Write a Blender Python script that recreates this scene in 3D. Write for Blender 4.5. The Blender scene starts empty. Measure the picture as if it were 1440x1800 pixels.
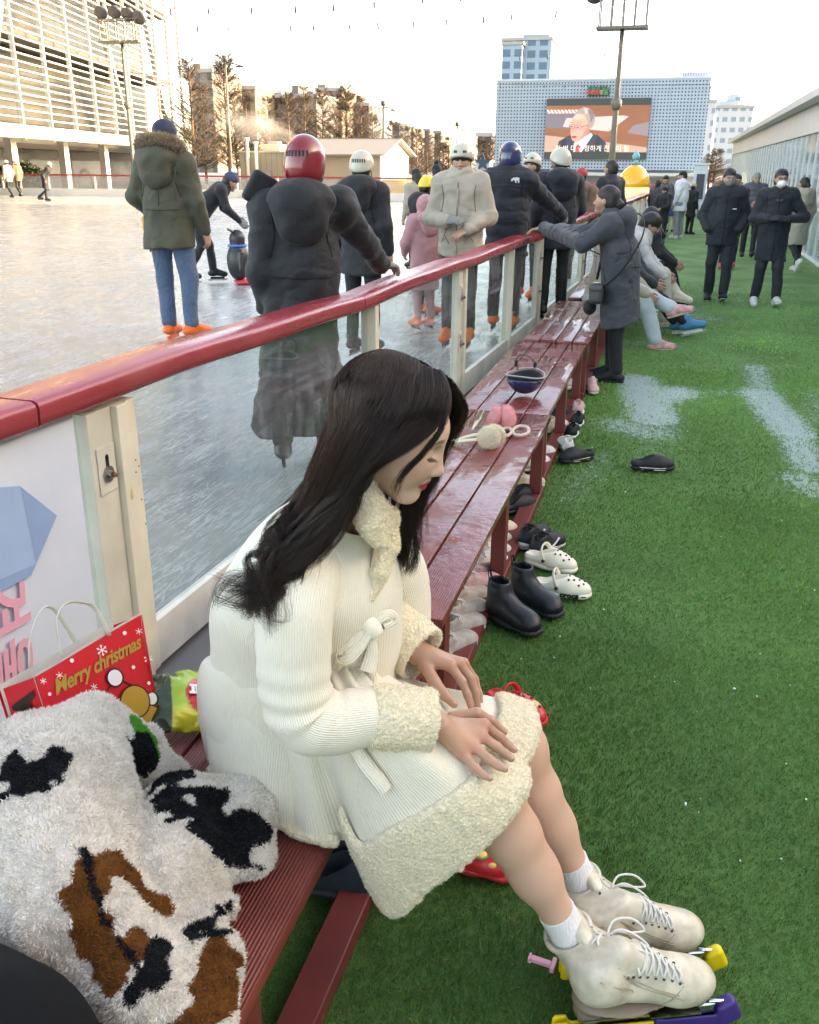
import bpy, bmesh, math, random
import numpy as np
from mathutils import Vector, Matrix
random.seed(5)
RNG = np.random.default_rng(11)
scene = bpy.context.scene
COL = scene.collection
A = np.array
# ---------------------------------------------------------------- camera
F_PX, CAM_H = 1600.0, 1.7
def nrm(v):
    v = np.array(v, float); return v/np.linalg.norm(v)
_Y = nrm((480, 605, F_PX)); _Z = -nrm((-33, -(F_PX**2-480*33)/605, F_PX))
_X = np.cross(_Z, _Y)
if _X[0] < 0: _X = -_X
R_W = np.array([_X, _Y, _Z])
CAM = A([0, 0, CAM_H])
def ray(px, py): return R_W @ A([(px-720)/F_PX, (900-py)/F_PX, 1.0])
def atz(px, py, z=0.0):
    d = ray(px, py); return CAM + d*((z-CAM_H)/d[2])
def aty(px, py, y):
    d = ray(px, py); return CAM + d*(y/d[1])
def atx(px, py, x):
    d = ray(px, py); return CAM + d*(x/d[0])
cam_d = bpy.data.cameras.new('camera'); cam = bpy.data.objects.new('camera', cam_d); COL.objects.link(cam)
cam_d.sensor_fit = 'HORIZONTAL'; cam_d.sensor_width = 36; cam_d.lens = F_PX/1440*36
cam_d.clip_start = 0.05; cam_d.clip_end = 5000
cam.matrix_world = Matrix([[R_W[i][0], R_W[i][1], -R_W[i][2], CAM[i]] for i in range(3)] + [[0, 0, 0, 1]])
scene.camera = cam
# ---------------------------------------------------------------- objects
def tag(o, label=None, cat=None, group=None, kind=None):
    if label: o['label'] = label
    if cat: o['category'] = cat
    if group: o['group'] = group
    if kind: o['kind'] = kind
    return o
def thing(name, label, cat, loc=(0, 0, 0), rz=0.0, group=None):
    o = bpy.data.objects.new(name, None); COL.objects.link(o)
    o.location = tuple(map(float, loc)); o.rotation_euler = (0, 0, rz); o.empty_display_size = 0.1
    return tag(o, label, cat, group)
def mesh_data(name, V, Fc, smooth=True):
    V = np.asarray(V, np.float32).reshape(-1, 3)
    me = bpy.data.meshes.new(name)
    if isinstance(Fc, np.ndarray):
        n, k = Fc.shape
        me.vertices.add(len(V)); me.vertices.foreach_set('co', V.ravel())
        me.loops.add(n*k); me.loops.foreach_set('vertex_index', np.ascontiguousarray(Fc, np.int32).ravel())
        me.polygons.add(n); me.polygons.foreach_set('loop_start', np.arange(0, n*k, k, dtype=np.int32))
        me.polygons.foreach_set('loop_total', np.full(n, k, np.int32))
        me.update(calc_edges=True); me.validate()
    else:
        me.from_pydata(V.tolist(), [], [list(map(int, f)) for f in Fc]); me.update()
    if smooth: me.polygons.foreach_set('use_smooth', np.ones(len(me.polygons), bool))
    return me
def obj(name, V, Fc, mat, parent=None, smooth=True, world=False, uv=None, col=None, label=None):
    """one mesh object; world=True: V is in world space and the parent is an unrotated Empty (or None)"""
    me = mesh_data(name, V, Fc, smooth)
    for m in (mat if isinstance(mat, (list, tuple)) else [mat]): me.materials.append(m)
    if uv is not None:
        L = me.uv_layers.new(name='UVMap'); li = np.empty(len(me.loops), np.int32)
        me.loops.foreach_get('vertex_index', li); L.data.foreach_set('uv', np.asarray(uv, np.float32)[li].ravel())
    if col is not None:
        at = me.color_attributes.new('Col', 'FLOAT_COLOR', 'POINT')
        c = np.ones((len(me.vertices), 4), np.float32); c[:, :3] = col; at.data.foreach_set('color', c.ravel())
    o = bpy.data.objects.new(name, me); COL.objects.link(o)
    if parent is not None:
        o.parent = parent
        if world:
            p = parent; off = Vector((0, 0, 0))
            while p is not None: off += Vector(p.location); p = p.parent
            o.location = -off
    if label: o['label'] = label
    return o
def tris(me_faces):
    out = []
    for f in me_faces:
        for i in range(1, len(f)-1): out.append((f[0], f[i], f[i+1]))
    return out
class MB:
    """collects shapes for ONE mesh"""
    def __init__(s): s.V = []; s.F = []; s.n = 0
    def add(s, V, Fc):
        V = np.asarray(V, float).reshape(-1, 3); s.V.append(V)
        s.F += [tuple(int(i)+s.n for i in f) for f in Fc]; s.n += len(V); return s
    def box(s, lo, hi, b=0.0):
        lo = A(lo, float); hi = A(hi, float)
        if b <= 0:
            V = [(x, y, z) for x in (lo[0], hi[0]) for y in (lo[1], hi[1]) for z in (lo[2], hi[2])]
            return s.add(V, [(0, 1, 3, 2), (4, 6, 7, 5), (0, 4, 5, 1), (2, 3, 7, 6), (0, 2, 6, 4), (1, 5, 7, 3)])
        bm = bmesh.new(); bmesh.ops.create_cube(bm, size=1)
        for v in bm.verts:
            for i in range(3): v.co[i] = lo[i] + (v.co[i]+.5)*(hi[i]-lo[i])
        bmesh.ops.bevel(bm, geom=bm.edges[:], offset=b, segments=2, affect='EDGES', profile=.6)
        bm.verts.index_update()
        s.add([v.co[:] for v in bm.verts], [[v.index for v in f.verts] for f in bm.faces]); bm.free(); return s
    def bar(s, a, b, w, d=None, up=(0, 0, 1)):
        """rectangular bar a->b"""
        a = A(a, float); b = A(b, float); d = w if d is None else d
        t = nrm(b-a); u = np.cross(t, up)
        if np.linalg.norm(u) < 1e-4: u = np.cross(t, (0, 1, 0))
        u = nrm(u); v = np.cross(u, t)
        V = [p + u*sx*w/2 + v*sy*d/2 for p in (a, b) for sx, sy in ((-1, -1), (1, -1), (1, 1), (-1, 1))]
        return s.add(V, [(3, 2, 1, 0), (4, 5, 6, 7), (0, 1, 5, 4), (1, 2, 6, 5), (2, 3, 7, 6), (3, 0, 4, 7)])
    def tube(s, pts, r, n=8, cap=True):
        V, Fc = tube(pts, r, n, cap); return s.add(V, Fc)
    def disc(s, c, nrm_, r, th, n=16):
        c = A(c, float); nn = nrm(nrm_); return s.tube([c-nn*th/2, c+nn*th/2], r, n)
    def prism(s, poly, o, ux, uy, th):
        """flat polygon (2D pts) in plane o+ux*x+uy*y, thickness th along ux x uy"""
        o = A(o, float); ux = A(ux, float); uy = A(uy, float); nz = nrm(np.cross(ux, uy)); n = len(poly)
        lo = [o+ux*x+uy*y for x, y in poly]; hi = [p+nz*th for p in lo]
        return s.add(lo+hi, [tuple(range(n))[::-1], tuple(range(n, 2*n))] + [(i, (i+1) % n, n+(i+1) % n, n+i) for i in range(n)])
    def build(s, name, mat, parent=None, smooth=False, **k):
        V = np.concatenate(s.V) if s.V else np.zeros((0, 3))
        return obj(name, V, s.F, mat, parent, smooth, **k)
def frames(P):
    """rotation-minimising frames along a polyline"""
    P = np.asarray(P, float); n = len(P); T = np.gradient(P, axis=0); T /= np.linalg.norm(T, axis=1)[:, None]+1e-12
    u = np.cross(T[0], (0, 0, 1))
    if np.linalg.norm(u) < .1: u = np.cross(T[0], (0, 1, 0))
    u = nrm(u); U = [u]
    for i in range(1, n):
        u = U[-1]-T[i]*np.dot(U[-1], T[i]); U.append(nrm(u))
    U = A(U); return T, U, np.cross(T, U)
def tube(pts, r, n=8, cap=True, flat=1.0):
    P = np.asarray(pts, float); m = len(P); T, U, W = frames(P)
    r = np.broadcast_to(np.asarray(r, float), (m,)); a = np.linspace(0, 2*np.pi, n, endpoint=False)
    V = P[:, None]+r[:, None, None]*(np.cos(a)[None, :, None]*U[:, None]+flat*np.sin(a)[None, :, None]*W[:, None])
    V = V.reshape(-1, 3); Fc = [(i*n+j, i*n+(j+1) % n, (i+1)*n+(j+1) % n, (i+1)*n+j) for i in range(m-1) for j in range(n)]
    if cap: Fc += [tuple(range(n))[::-1], tuple(range((m-1)*n, m*n))]
    return V, Fc
def spline(P, n):
    """Catmull-Rom through P, n samples"""
    P = np.asarray(P, float); m = len(P); Q = np.vstack([2*P[0]-P[1], P, 2*P[-1]-P[-2]])
    t = np.linspace(0, m-1-1e-9, n); i = t.astype(int); f = (t-i)[:, None]
    p0, p1, p2, p3 = Q[i], Q[i+1], Q[i+2], Q[i+3]
    return .5*(2*p1+(p2-p0)*f+(2*p0-5*p1+4*p2-p3)*f**2+(3*p1-p0-3*p2+p3)*f**3)
def grid_faces(m, n, closed=False):
    i = np.arange(m-1)[:, None]; j = np.arange(n if closed else n-1)[None]
    a = i*n+j; b = i*n+(j+1) % n
    return np.stack([a, b, b+n, a+n], -1).reshape(-1, 4)
# cheap smooth noise: sum of random sines
class SN:
    def __init__(s, freq, n=14, seed=0, aniso=(1, 1, 1)):
        g = np.random.default_rng(seed); d = g.normal(size=(n, 3)); d /= np.linalg.norm(d, axis=1)[:, None]
        s.k = d*freq*g.uniform(.6, 1.6, (n, 1))*A(aniso); s.p = g.uniform(0, 6.28, n); s.n = n
    def __call__(s, P): return np.sin(np.asarray(P) @ s.k.T + s.p).sum(-1)/math.sqrt(s.n)
# ---------------------------------------------------------------- signed distance modelling
def cone(a, b, ra, rb, k=.03, flat=None, op='u', quilt=None, fdir=None):
    return ('c', A(a, float), A(b, float), ra, rb, k, flat, op, quilt, fdir)
def ell(c, r, k=.03, op='u', rot=None):
    return ('e', A(c, float), A(r, float)*np.ones(3), rot, 0, k, None, op, None, None)
def slab(c, n, k=.0, op='i'):
    """keep the side n points to"""
    return ('p', A(c, float), nrm(n), 0, 0, k, None, op, None, None)
def bx(c, half, rnd=.01, k=.01, op='u', rot=None):
    return ('b', A(c, float), A(half, float), rnd, rot, k, None, op, None, None)
def rotm(ax=0, ay=0, az=0):
    return np.array(Matrix.Rotation(az, 3, 'Z') @ Matrix.Rotation(ay, 3, 'Y') @ Matrix.Rotation(ax, 3, 'X'))
def prim(q, P):
    t = q[0]
    if t == 'c':
        a, b, ra, rb, fl, fd = q[1], q[2], q[3], q[4], q[6], q[9]
        ab = b-a; ap = P-a; L2 = ab @ ab+1e-12; tt = np.clip(ap @ ab/L2, 0, 1)
        D = ap-tt[:, None]*ab
        if fl:
            fd = A((0, 1, 0) if fd is None else fd, float); D = D+np.outer(D @ fd, fd)*(1/fl-1)
        d = np.sqrt((D*D).sum(1)); rr = ra+tt*(rb-ra)
        if q[8]:
            nq, am = q[8]; rr = rr+am*(np.abs(np.sin(np.pi*tt*nq))**.6-.5)
        d = d-rr
        return d*(fl if fl and fl < 1 else 1)
    if t == 'e':
        Q = P-q[1]
        if q[3] is not None: Q = Q @ q[3]
        r = q[2]; k0 = np.linalg.norm(Q/r, axis=1); k1 = np.linalg.norm(Q/(r*r), axis=1)+1e-9
        return k0*(k0-1)/k1
    if t == 'p': return -((P-q[1]) @ q[2])
    if t == 'b':
        Q = P-q[1]
        if q[4] is not None: Q = Q @ q[4]
        Q = np.abs(Q)-q[2]+q[3]
        return np.linalg.norm(np.maximum(Q, 0), axis=1)+np.minimum(Q.max(1), 0)-q[3]
def sdf_eval(prims, P, disp=None):
    d = None
    for q in prims:
        e = prim(q, P); k = q[5]; op = q[7]
        if d is None: d = e; continue
        if op == 'u':
            if k > 0: h = np.maximum(k-np.abs(d-e), 0)/k; d = np.minimum(d, e)-h*h*k/4
            else: d = np.minimum(d, e)
        elif op == 's':
            e = -e
            if k > 0: h = np.maximum(k-np.abs(d-e), 0)/k; d = np.maximum(d, e)+h*h*k/4
            else: d = np.maximum(d, e)
        else:
            if k > 0: h = np.maximum(k-np.abs(d-e), 0)/k; d = np.maximum(d, e)+h*h*k/4
            else: d = np.maximum(d, e)
    if disp is not None: d = d+disp(P)
    return d
_ED = [((0,0,0),(1,0,0)),((0,1,0),(1,1,0)),((0,0,1),(1,0,1)),((0,1,1),(1,1,1)),((0,0,0),(0,1,0)),((1,0,0),(1,1,0)),
       ((0,0,1),(0,1,1)),((1,0,1),(1,1,1)),((0,0,0),(0,0,1)),((1,0,0),(1,0,1)),((0,1,0),(0,1,1)),((1,1,0),(1,1,1))]
def sdf(prims, h, disp=None, pad=None, smooth=1):
    """surface-net mesh of a list of primitives"""
    lo = np.full(3, 1e9); hi = np.full(3, -1e9)
    for q in prims:
        if q[7] != 'u': continue
        if q[0] == 'c':
            r = max(q[3], q[4])*max(1, q[6] or 1)+(q[8][1] if q[8] else 0)
            lo = np.minimum(lo, np.minimum(q[1], q[2])-r); hi = np.maximum(hi, np.maximum(q[1], q[2])+r)
        elif q[0] in 'eb':
            r = q[2] if (q[3 if q[0] == 'e' else 4] is None) else np.full(3, np.linalg.norm(q[2]) if q[0] == 'b' else q[2].max())
            lo = np.minimum(lo, q[1]-r); hi = np.maximum(hi, q[1]+r)
    pad = 2*h+.02 if pad is None else pad+2*h
    lo = lo-pad; hi = hi+pad
    n = np.maximum(((hi-lo)/h).astype(int)+2, 4)
    ax = [lo[i]+h*np.arange(n[i]) for i in range(3)]
    P = np.stack(np.meshgrid(*ax, indexing='ij'), -1).reshape(-1, 3)
    Fv = np.concatenate([sdf_eval(prims, p, disp) for p in np.array_split(P, max(1, len(P)//400000))]).reshape(n)
    Fv[0] = Fv[-1] = 1; Fv[:, 0] = Fv[:, -1] = 1; Fv[:, :, 0] = Fv[:, :, -1] = 1
    S = Fv < 0
    cnt = sum(S[i:n[0]-1+i, j:n[1]-1+j, k:n[2]-1+k].astype(np.int8) for i in (0, 1) for j in (0, 1) for k in (0, 1))
    act = (cnt > 0) & (cnt < 8); ids = np.argwhere(act)
    pos = np.zeros((len(ids), 3)); w = np.zeros(len(ids))
    for a, b in _ED:
        ia = ids+a; ib = ids+b; va = Fv[tuple(ia.T)]; vb = Fv[tuple(ib.T)]; m = (va < 0) != (vb < 0)
        t = np.where(m, va/np.where(m, va-vb, 1), 0)
        pos += m[:, None]*(A(a)+t[:, None]*(A(b)-A(a))); w += m
    V = lo+h*(ids+pos/np.maximum(w, 1)[:, None])
    idx = np.full(n, -1, np.int64); idx[tuple(ids.T)] = np.arange(len(ids)); Q = []
    for axs in range(3):
        sl0 = [slice(None)]*3; sl1 = [slice(None)]*3; sl0[axs] = slice(0, -1); sl1[axs] = slice(1, None)
        e = np.argwhere(S[tuple(sl0)] != S[tuple(sl1)]); u, v = [(1, 2), (2, 0), (0, 1)][axs]
        e = e[(e[:, u] > 0) & (e[:, v] > 0)]
        du = np.eye(3, dtype=int)[u]; dv = np.eye(3, dtype=int)[v]
        q = np.stack([idx[tuple((e-du-dv).T)], idx[tuple((e-dv).T)], idx[tuple(e.T)], idx[tuple((e-du).T)]], 1)
        fl = S[tuple(e.T)]; q = np.where(fl[:, None], q, q[:, ::-1]); Q.append(q)
    Q = np.concatenate(Q); Q = Q[(Q >= 0).all(1)]
    for _ in range(smooth):
        acc = np.zeros_like(V); c = np.zeros(len(V))
        for k in range(4):
            np.add.at(acc, Q[:, k], V[Q[:, (k+1) % 4]]+V[Q[:, (k+3) % 4]]); np.add.at(c, Q[:, k], 2)
        V = .5*V+.5*acc/np.maximum(c, 1)[:, None]
    return V, Q
def join(*parts):
    V = []; Fc = []; n = 0
    for v, f in parts:
        V.append(np.asarray(v)); Fc.append(np.asarray(f)+n); n += len(v)
    return np.concatenate(V), np.concatenate(Fc)
def quads_of(Fc): return np.array([f if len(f) == 4 else (*f, f[-1]) for f in Fc if len(f) in (3, 4)])
def tubeq(pts, r, n=8, flat=1.0):
    """closed-end tube as pure quads (ends shrink)"""
    P = np.asarray(pts, float); r = np.broadcast_to(np.asarray(r, float), (len(P),)).copy()
    P = np.vstack([P[0], P, P[-1]]); r = np.concatenate([[1e-4], r, [1e-4]])
    T, U, W = frames(P+np.linspace(0, 1e-6, len(P))[:, None]); a = np.linspace(0, 2*np.pi, n, endpoint=False)
    V = P[:, None]+r[:, None, None]*(np.cos(a)[None, :, None]*U[:, None]+flat*np.sin(a)[None, :, None]*W[:, None])
    return V.reshape(-1, 3), grid_faces(len(P), n, True)
# ---------------------------------------------------------------- surface sampling, tufts, strands
def vnormals(V, Q):
    V = np.asarray(V, float); n = np.cross(V[Q[:, 2]]-V[Q[:, 0]], V[Q[:, -1]]-V[Q[:, 1]]); N = np.zeros_like(V)
    for k in range(Q.shape[1]): np.add.at(N, Q[:, k], n)
    return N/(np.linalg.norm(N, axis=1)[:, None]+1e-12)
def sample(V, Q, n, rg=RNG, mask=None):
    V = np.asarray(V, float); N = vnormals(V, Q); Fq = Q if mask is None else Q[mask[Q].all(1)]
    ar = np.linalg.norm(np.cross(V[Fq[:, 2]]-V[Fq[:, 0]], V[Fq[:, -1]]-V[Fq[:, 1]]), axis=1)
    f = rg.choice(len(Fq), n, p=ar/ar.sum()); u = rg.random((n, 1)); v = rg.random((n, 1))
    q = Fq[f]
    def L(X): return (1-u)*(1-v)*X[q[:, 0]]+u*(1-v)*X[q[:, 1]]+u*v*X[q[:, 2]]+(1-u)*v*X[q[:, -1]]
    nn = L(N); return L(V), nn/(np.linalg.norm(nn, axis=1)[:, None]+1e-12)
def tufts(P, N, ln, w, spread=.6, curl=.5, rg=RNG, droop=None):
    """little bent blades: 5 verts, 3 tris each"""
    n = len(P); rd = rg.normal(size=(n, 3)); d = N+spread*rd
    if droop is not None: d = d+droop
    d /= np.linalg.norm(d, axis=1)[:, None]; l = ln*rg.uniform(.6, 1.3, (n, 1)); c = curl*rg.normal(size=(n, 3))
    d2 = d+c; d2 /= np.linalg.norm(d2, axis=1)[:, None]
    s = np.cross(d, N+.25*rg.normal(size=(n, 3))); s /= np.linalg.norm(s, axis=1)[:, None]+1e-9
    B = P-N*ln*.15; M_ = B+d*l*.55; T = M_+d2*l*.55; s = s*w/2
    V = np.stack([B-s, B+s, M_+s*.85, M_-s*.85, T], 1).reshape(-1, 3); b = (np.arange(n)*5)[:, None]
    Fc = np.concatenate([b+A([0, 1, 2]), b+A([0, 2, 3]), b+A([3, 2, 4])])
    return V, Fc
def strands(P, r, taper=.25):
    """P (N,K,3) -> three-sided hair tubes"""
    N, K, _ = P.shape; T = np.gradient(P, axis=1); T /= np.linalg.norm(T, axis=2, keepdims=True)+1e-9
    U = np.cross(T, A([.3, .5, .81])); U /= np.linalg.norm(U, axis=2, keepdims=True)+1e-9; W = np.cross(T, U)
    rr = (np.broadcast_to(r, (N,)))[:, None]*np.linspace(1, taper, K)[None]
    V = np.stack([P+rr[..., None]*(math.cos(a)*U+math.sin(a)*W) for a in (0, 2.094, 4.189)], 2)
    i = (np.arange(N)*K*3)[:, None, None]+(np.arange(K-1)*3)[None, :, None]
    j = np.arange(3)[None, None]; j2 = (j+1) % 3
    Q = np.stack([i+j, i+j2, i+3+j2, i+3+j], -1).reshape(-1, 4)
    return V.reshape(-1, 3), Q
# ---------------------------------------------------------------- materials
_M = {}
def M(name, color, rough=.6, metal=0, var=0, vscale=8, bump=0, bscale=60, spec=.5, sheen=0, coat=0, trans=0, sss=0, emit=0,
      ecol=None, attr=False, stretch=(1, 1, 1), detail=4, bdist=.01, alpha=1, ior=1.45, sssr=(.01, .004, .002), fuzz=0):
    if name in _M: return _M[name]
    m = bpy.data.materials.new(name); m.use_nodes = True; nt = m.node_tree; b = nt.nodes['Principled BSDF']; _M[name] = m
    b.inputs['Base Color'].default_value = (*color, 1); b.inputs['Roughness'].default_value = rough; b.inputs['Metallic'].default_value = metal
    b.inputs['Specular IOR Level'].default_value = spec; b.inputs['IOR'].default_value = ior
    if sheen: b.inputs['Sheen Weight'].default_value = sheen; b.inputs['Sheen Roughness'].default_value = .5
    if coat: b.inputs['Coat Weight'].default_value = coat; b.inputs['Coat Roughness'].default_value = .08
    if trans: b.inputs['Transmission Weight'].default_value = trans
    if sss:
        b.inputs['Subsurface Weight'].default_value = sss; b.inputs['Subsurface Radius'].default_value = (1, .35, .2); b.inputs['Subsurface Scale'].default_value = sssr[0]
    if emit: b.inputs['Emission Color'].default_value = (*(ecol or color), 1); b.inputs['Emission Strength'].default_value = emit
    if alpha < 1: b.inputs['Alpha'].default_value = alpha
    tc = None
    def coords():
        nonlocal tc
        if tc is None:
            t = nt.nodes.new('ShaderNodeTexCoord'); mp = nt.nodes.new('ShaderNodeMapping'); mp.inputs['Scale'].default_value = stretch
            nt.links.new(t.outputs['Object'], mp.inputs[0]); tc = mp.outputs[0]
        return tc
    src = None
    if attr:
        a = nt.nodes.new('ShaderNodeVertexColor'); a.layer_name = 'Col'; src = a.outputs[0]
    if var:
        n = nt.nodes.new('ShaderNodeTexNoise'); n.inputs['Scale'].default_value = vscale; n.inputs['Detail'].default_value = detail; nt.links.new(coords(), n.inputs['Vector'])
        hs = nt.nodes.new('ShaderNodeHueSaturation'); mr = nt.nodes.new('ShaderNodeMapRange')
        mr.inputs['From Min'].default_value = .3; mr.inputs['From Max'].default_value = .7; mr.inputs['To Min'].default_value = 1-var; mr.inputs['To Max'].default_value = 1+var
        nt.links.new(n.outputs[0], mr.inputs[0]); nt.links.new(mr.outputs[0], hs.inputs['Value'])
        if src: nt.links.new(src, hs.inputs['Color'])
        else: hs.inputs['Color'].default_value = (*color, 1)
        src = hs.outputs[0]
    if src: nt.links.new(src, b.inputs['Base Color'])
    if fuzz:
        tl = nt.nodes.new('ShaderNodeBsdfTranslucent'); mx = nt.nodes.new('ShaderNodeMixShader'); mx.inputs[0].default_value = fuzz; tl.inputs[0].default_value = (*color, 1)
        if src: nt.links.new(src, tl.inputs[0])
        nt.links.new(b.outputs[0], mx.inputs[1]); nt.links.new(tl.outputs[0], mx.inputs[2]); nt.links.new(mx.outputs[0], nt.nodes['Material Output'].inputs[0])
    if bump:
        n = nt.nodes.new('ShaderNodeTexNoise'); n.inputs['Scale'].default_value = bscale; n.inputs['Detail'].default_value = 5; nt.links.new(coords(), n.inputs['Vector'])
        bp = nt.nodes.new('ShaderNodeBump'); bp.inputs['Strength'].default_value = bump; bp.inputs['Distance'].default_value = bdist
        nt.links.new(n.outputs[0], bp.inputs['Height']); nt.links.new(bp.outputs[0], b.inputs['Normal'])
    return m
class NT:
    """terse node-graph helper"""
    def __init__(s, name):
        s.m = bpy.data.materials.new(name); s.m.use_nodes = True; s.t = s.m.node_tree; s.b = s.t.nodes['Principled BSDF']; s.out = s.t.nodes['Material Output']
    def n(s, typ, **kw):
        nd = s.t.nodes.new('ShaderNode'+typ)
        for k, v in kw.items(): setattr(nd, k, v)
        return nd
    def set(s, sock, v):
        if isinstance(v, bpy.types.NodeSocket): s.t.links.new(v, sock)
        elif isinstance(v, (tuple, list)) and len(v) == 3 and sock.type == 'RGBA': sock.default_value = (*v, 1)
        else: sock.default_value = v
    def p(s, **kw):
        for k, v in kw.items(): s.set(s.b.inputs[k.replace('_', ' ')], v)
        return s
    def math(s, op, a, b=0.0, c=0.0, clamp=False):
        nd = s.n('Math', operation=op, use_clamp=clamp); s.set(nd.inputs[0], a); s.set(nd.inputs[1], b)
        if len(nd.inputs) > 2: s.set(nd.inputs[2], c)
        return nd.outputs[0]
    def mix(s, f, a, b):
        nd = s.n('Mix', data_type='RGBA'); s.set(nd.inputs[0], f); s.set(nd.inputs[6], a); s.set(nd.inputs[7], b); return nd.outputs[2]
    def noise(s, vec, scale, detail=4, rough=.5):
        nd = s.n('TexNoise'); s.set(nd.inputs['Vector'], vec); nd.inputs['Scale'].default_value = scale; nd.inputs['Detail'].default_value = detail; nd.inputs['Roughness'].default_value = rough; return nd.outputs[0]
    def rng(s, v, a, b, c=0.0, d=1.0):
        nd = s.n('MapRange'); s.set(nd.inputs[0], v)
        for i, q in enumerate((a, b, c, d)): nd.inputs[i+1].default_value = q
        return nd.outputs[0]
    def obj(s, scale=(1, 1, 1), rot=(0, 0, 0), src='Object'):
        t = s.n('TexCoord'); mp = s.n('Mapping'); mp.inputs['Scale'].default_value = scale; mp.inputs['Rotation'].default_value = rot; s.t.links.new(t.outputs[src], mp.inputs[0]); return mp.outputs[0]
    def xyz(s, v):
        nd = s.n('SeparateXYZ'); s.set(nd.inputs[0], v); return nd.outputs
    def attr(s, name):
        nd = s.n('Attribute', attribute_name=name); return nd
    def bump(s, h, strength=.5, dist=.01, normal=None):
        nd = s.n('Bump'); s.set(nd.inputs['Height'], h); nd.inputs['Strength'].default_value = strength; nd.inputs['Distance'].default_value = dist
        if normal is not None: s.set(nd.inputs['Normal'], normal)
        s.set(s.b.inputs['Normal'], nd.outputs[0]); return nd.outputs[0]
def text_mesh(txt, size, extrude=.001, shear=0.0, font=None, bold=0.0, space=1.0):
    cu = bpy.data.curves.new('lettering', 'FONT'); cu.body = txt; cu.size = size; cu.extrude = extrude; cu.shear = shear
    cu.align_x = 'CENTER'; cu.align_y = 'CENTER'; cu.offset = bold; cu.space_character = space; cu.resolution_u = 3
    o = bpy.data.objects.new('lettering', cu); COL.objects.link(o); dg = bpy.context.evaluated_depsgraph_get(); dg.update()
    me = bpy.data.meshes.new_from_object(o.evaluated_get(dg)); V = A([v.co[:] for v in me.vertices]) if len(me.vertices) else np.zeros((0, 3))
    Fc = [tuple(p.vertices) for p in me.polygons]; bpy.data.objects.remove(o); bpy.data.curves.remove(cu); bpy.data.meshes.remove(me)
    return V, Fc
def place_text(txt, size, o, ux, uy, **k):
    V, Fc = text_mesh(txt, size, **k); ux = nrm(ux); uy = nrm(uy); nz = np.cross(ux, uy)
    return A(o)+V[:, :1]*ux+V[:, 1:2]*uy+V[:, 2:3]*nz, Fc
# ================================================================ light and sky
SUN_EL, SUN_AZ = math.radians(13), math.radians(75)      # azimuth clockwise from +Y
w = bpy.data.worlds.new('World'); scene.world = w; w.use_nodes = True
wt = w.node_tree; bg = wt.nodes['Background']; sky = wt.nodes.new('ShaderNodeTexSky'); sky.sky_type = 'NISHITA'
sky.sun_disc = False; sky.sun_elevation = SUN_EL; sky.sun_rotation = SUN_AZ; sky.air_density = .6; sky.dust_density = 1.6; sky.ozone_density = .6
wt.links.new(sky.outputs[0], bg.inputs[0]); bg.inputs[1].default_value = 0.15
sd = bpy.data.lights.new('sun', 'SUN'); sd.energy = 2.0; sd.angle = math.radians(.5); sd.color = (1, .94, .82)
so = bpy.data.objects.new('sun', sd); COL.objects.link(so)
sdir = Vector((math.sin(SUN_AZ)*math.cos(SUN_EL), math.cos(SUN_AZ)*math.cos(SUN_EL), math.sin(SUN_EL)))
so.rotation_euler = sdir.to_track_quat('Z', 'Y').to_euler(); so.location = (0, 0, 50)
scene.view_settings.view_transform = 'Standard'; scene.view_settings.look = 'None'; scene.view_settings.gamma = 1
scene.view_settings.exposure = 3.38; scene.view_settings.use_white_balance = True; scene.view_settings.white_balance_temperature = 9400; scene.view_settings.white_balance_tint = 12
scene.cycles.max_bounces = 8; scene.cycles.transparent_max_bounces = 24; scene.cycles.caustics_reflective = False; scene.cycles.caustics_refractive = False
scene.cycles.use_denoising = True
scene.cycles.sample_clamp_indirect = 6
# ================================================================ ground, ice, turf
ICE_Z = 0.10
def sheet(name, poly, z, mat, kind='structure'):
    V = [(x, y, z) for x, y in poly]; o = obj(name, V, [tuple(range(len(V)))], mat, smooth=False); o['kind'] = kind; return o
sheet('ground', [(-1500, -1500), (1500, -1500), (1500, 1500), (-1500, 1500)], -.03, M('paving', (.23, .22, .21), .85, var=.2, vscale=.6, bump=.2, bscale=12))
# ice: scratched, damp, lightly snowed in places
g = NT('ice'); v = g.obj(); 
n1 = g.noise(g.obj((1, 1, 1)), .35, 3); n2 = g.noise(g.obj((1.0, 1.0, 1)), 1.7, 6, .65)
def scratch(rot, sc, seed):
    mp = g.obj((sc, sc*.09, 1), (0, 0, rot)); nn = g.n('TexNoise'); g.set(nn.inputs['Vector'], mp); nn.inputs['Scale'].default_value = 3.1+seed; nn.inputs['Detail'].default_value = 3; nn.inputs['Distortion'].default_value = 1.1
    return g.rng(g.math('ABSOLUTE', g.math('SUBTRACT', nn.outputs[0], .5)), 0, .028, 1, 0)
sc_ = g.math('MAXIMUM', g.math('MAXIMUM', scratch(.5, 4, 0), scratch(-.4, 5, .7)), g.math('MAXIMUM', scratch(1.3, 4.5, 1.9), scratch(2.3, 6, 2.2)))
sc_ = g.math('MULTIPLY', sc_, g.rng(n2, .35, .6, .25, 1))
base = g.mix(g.rng(n1, .35, .65), (.165, .18, .187), (.225, .242, .25)); base = g.mix(g.math('MULTIPLY', sc_, .6), base, (.58, .595, .60))
g.p(Base_Color=base, Roughness=g.math('ADD', g.rng(n2, .3, .7, .10, .26), g.math('MULTIPLY', sc_, .2)), IOR=1.31, Specular_IOR_Level=.30)
g.bump(g.math('ADD', g.math('MULTIPLY', sc_, .6), g.math('MULTIPLY', n2, 1.1)), .35, .012)
RAIL_A = math.atan(.27/7.6)                                     # the barrier leans a little off the walkway's axis
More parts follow.
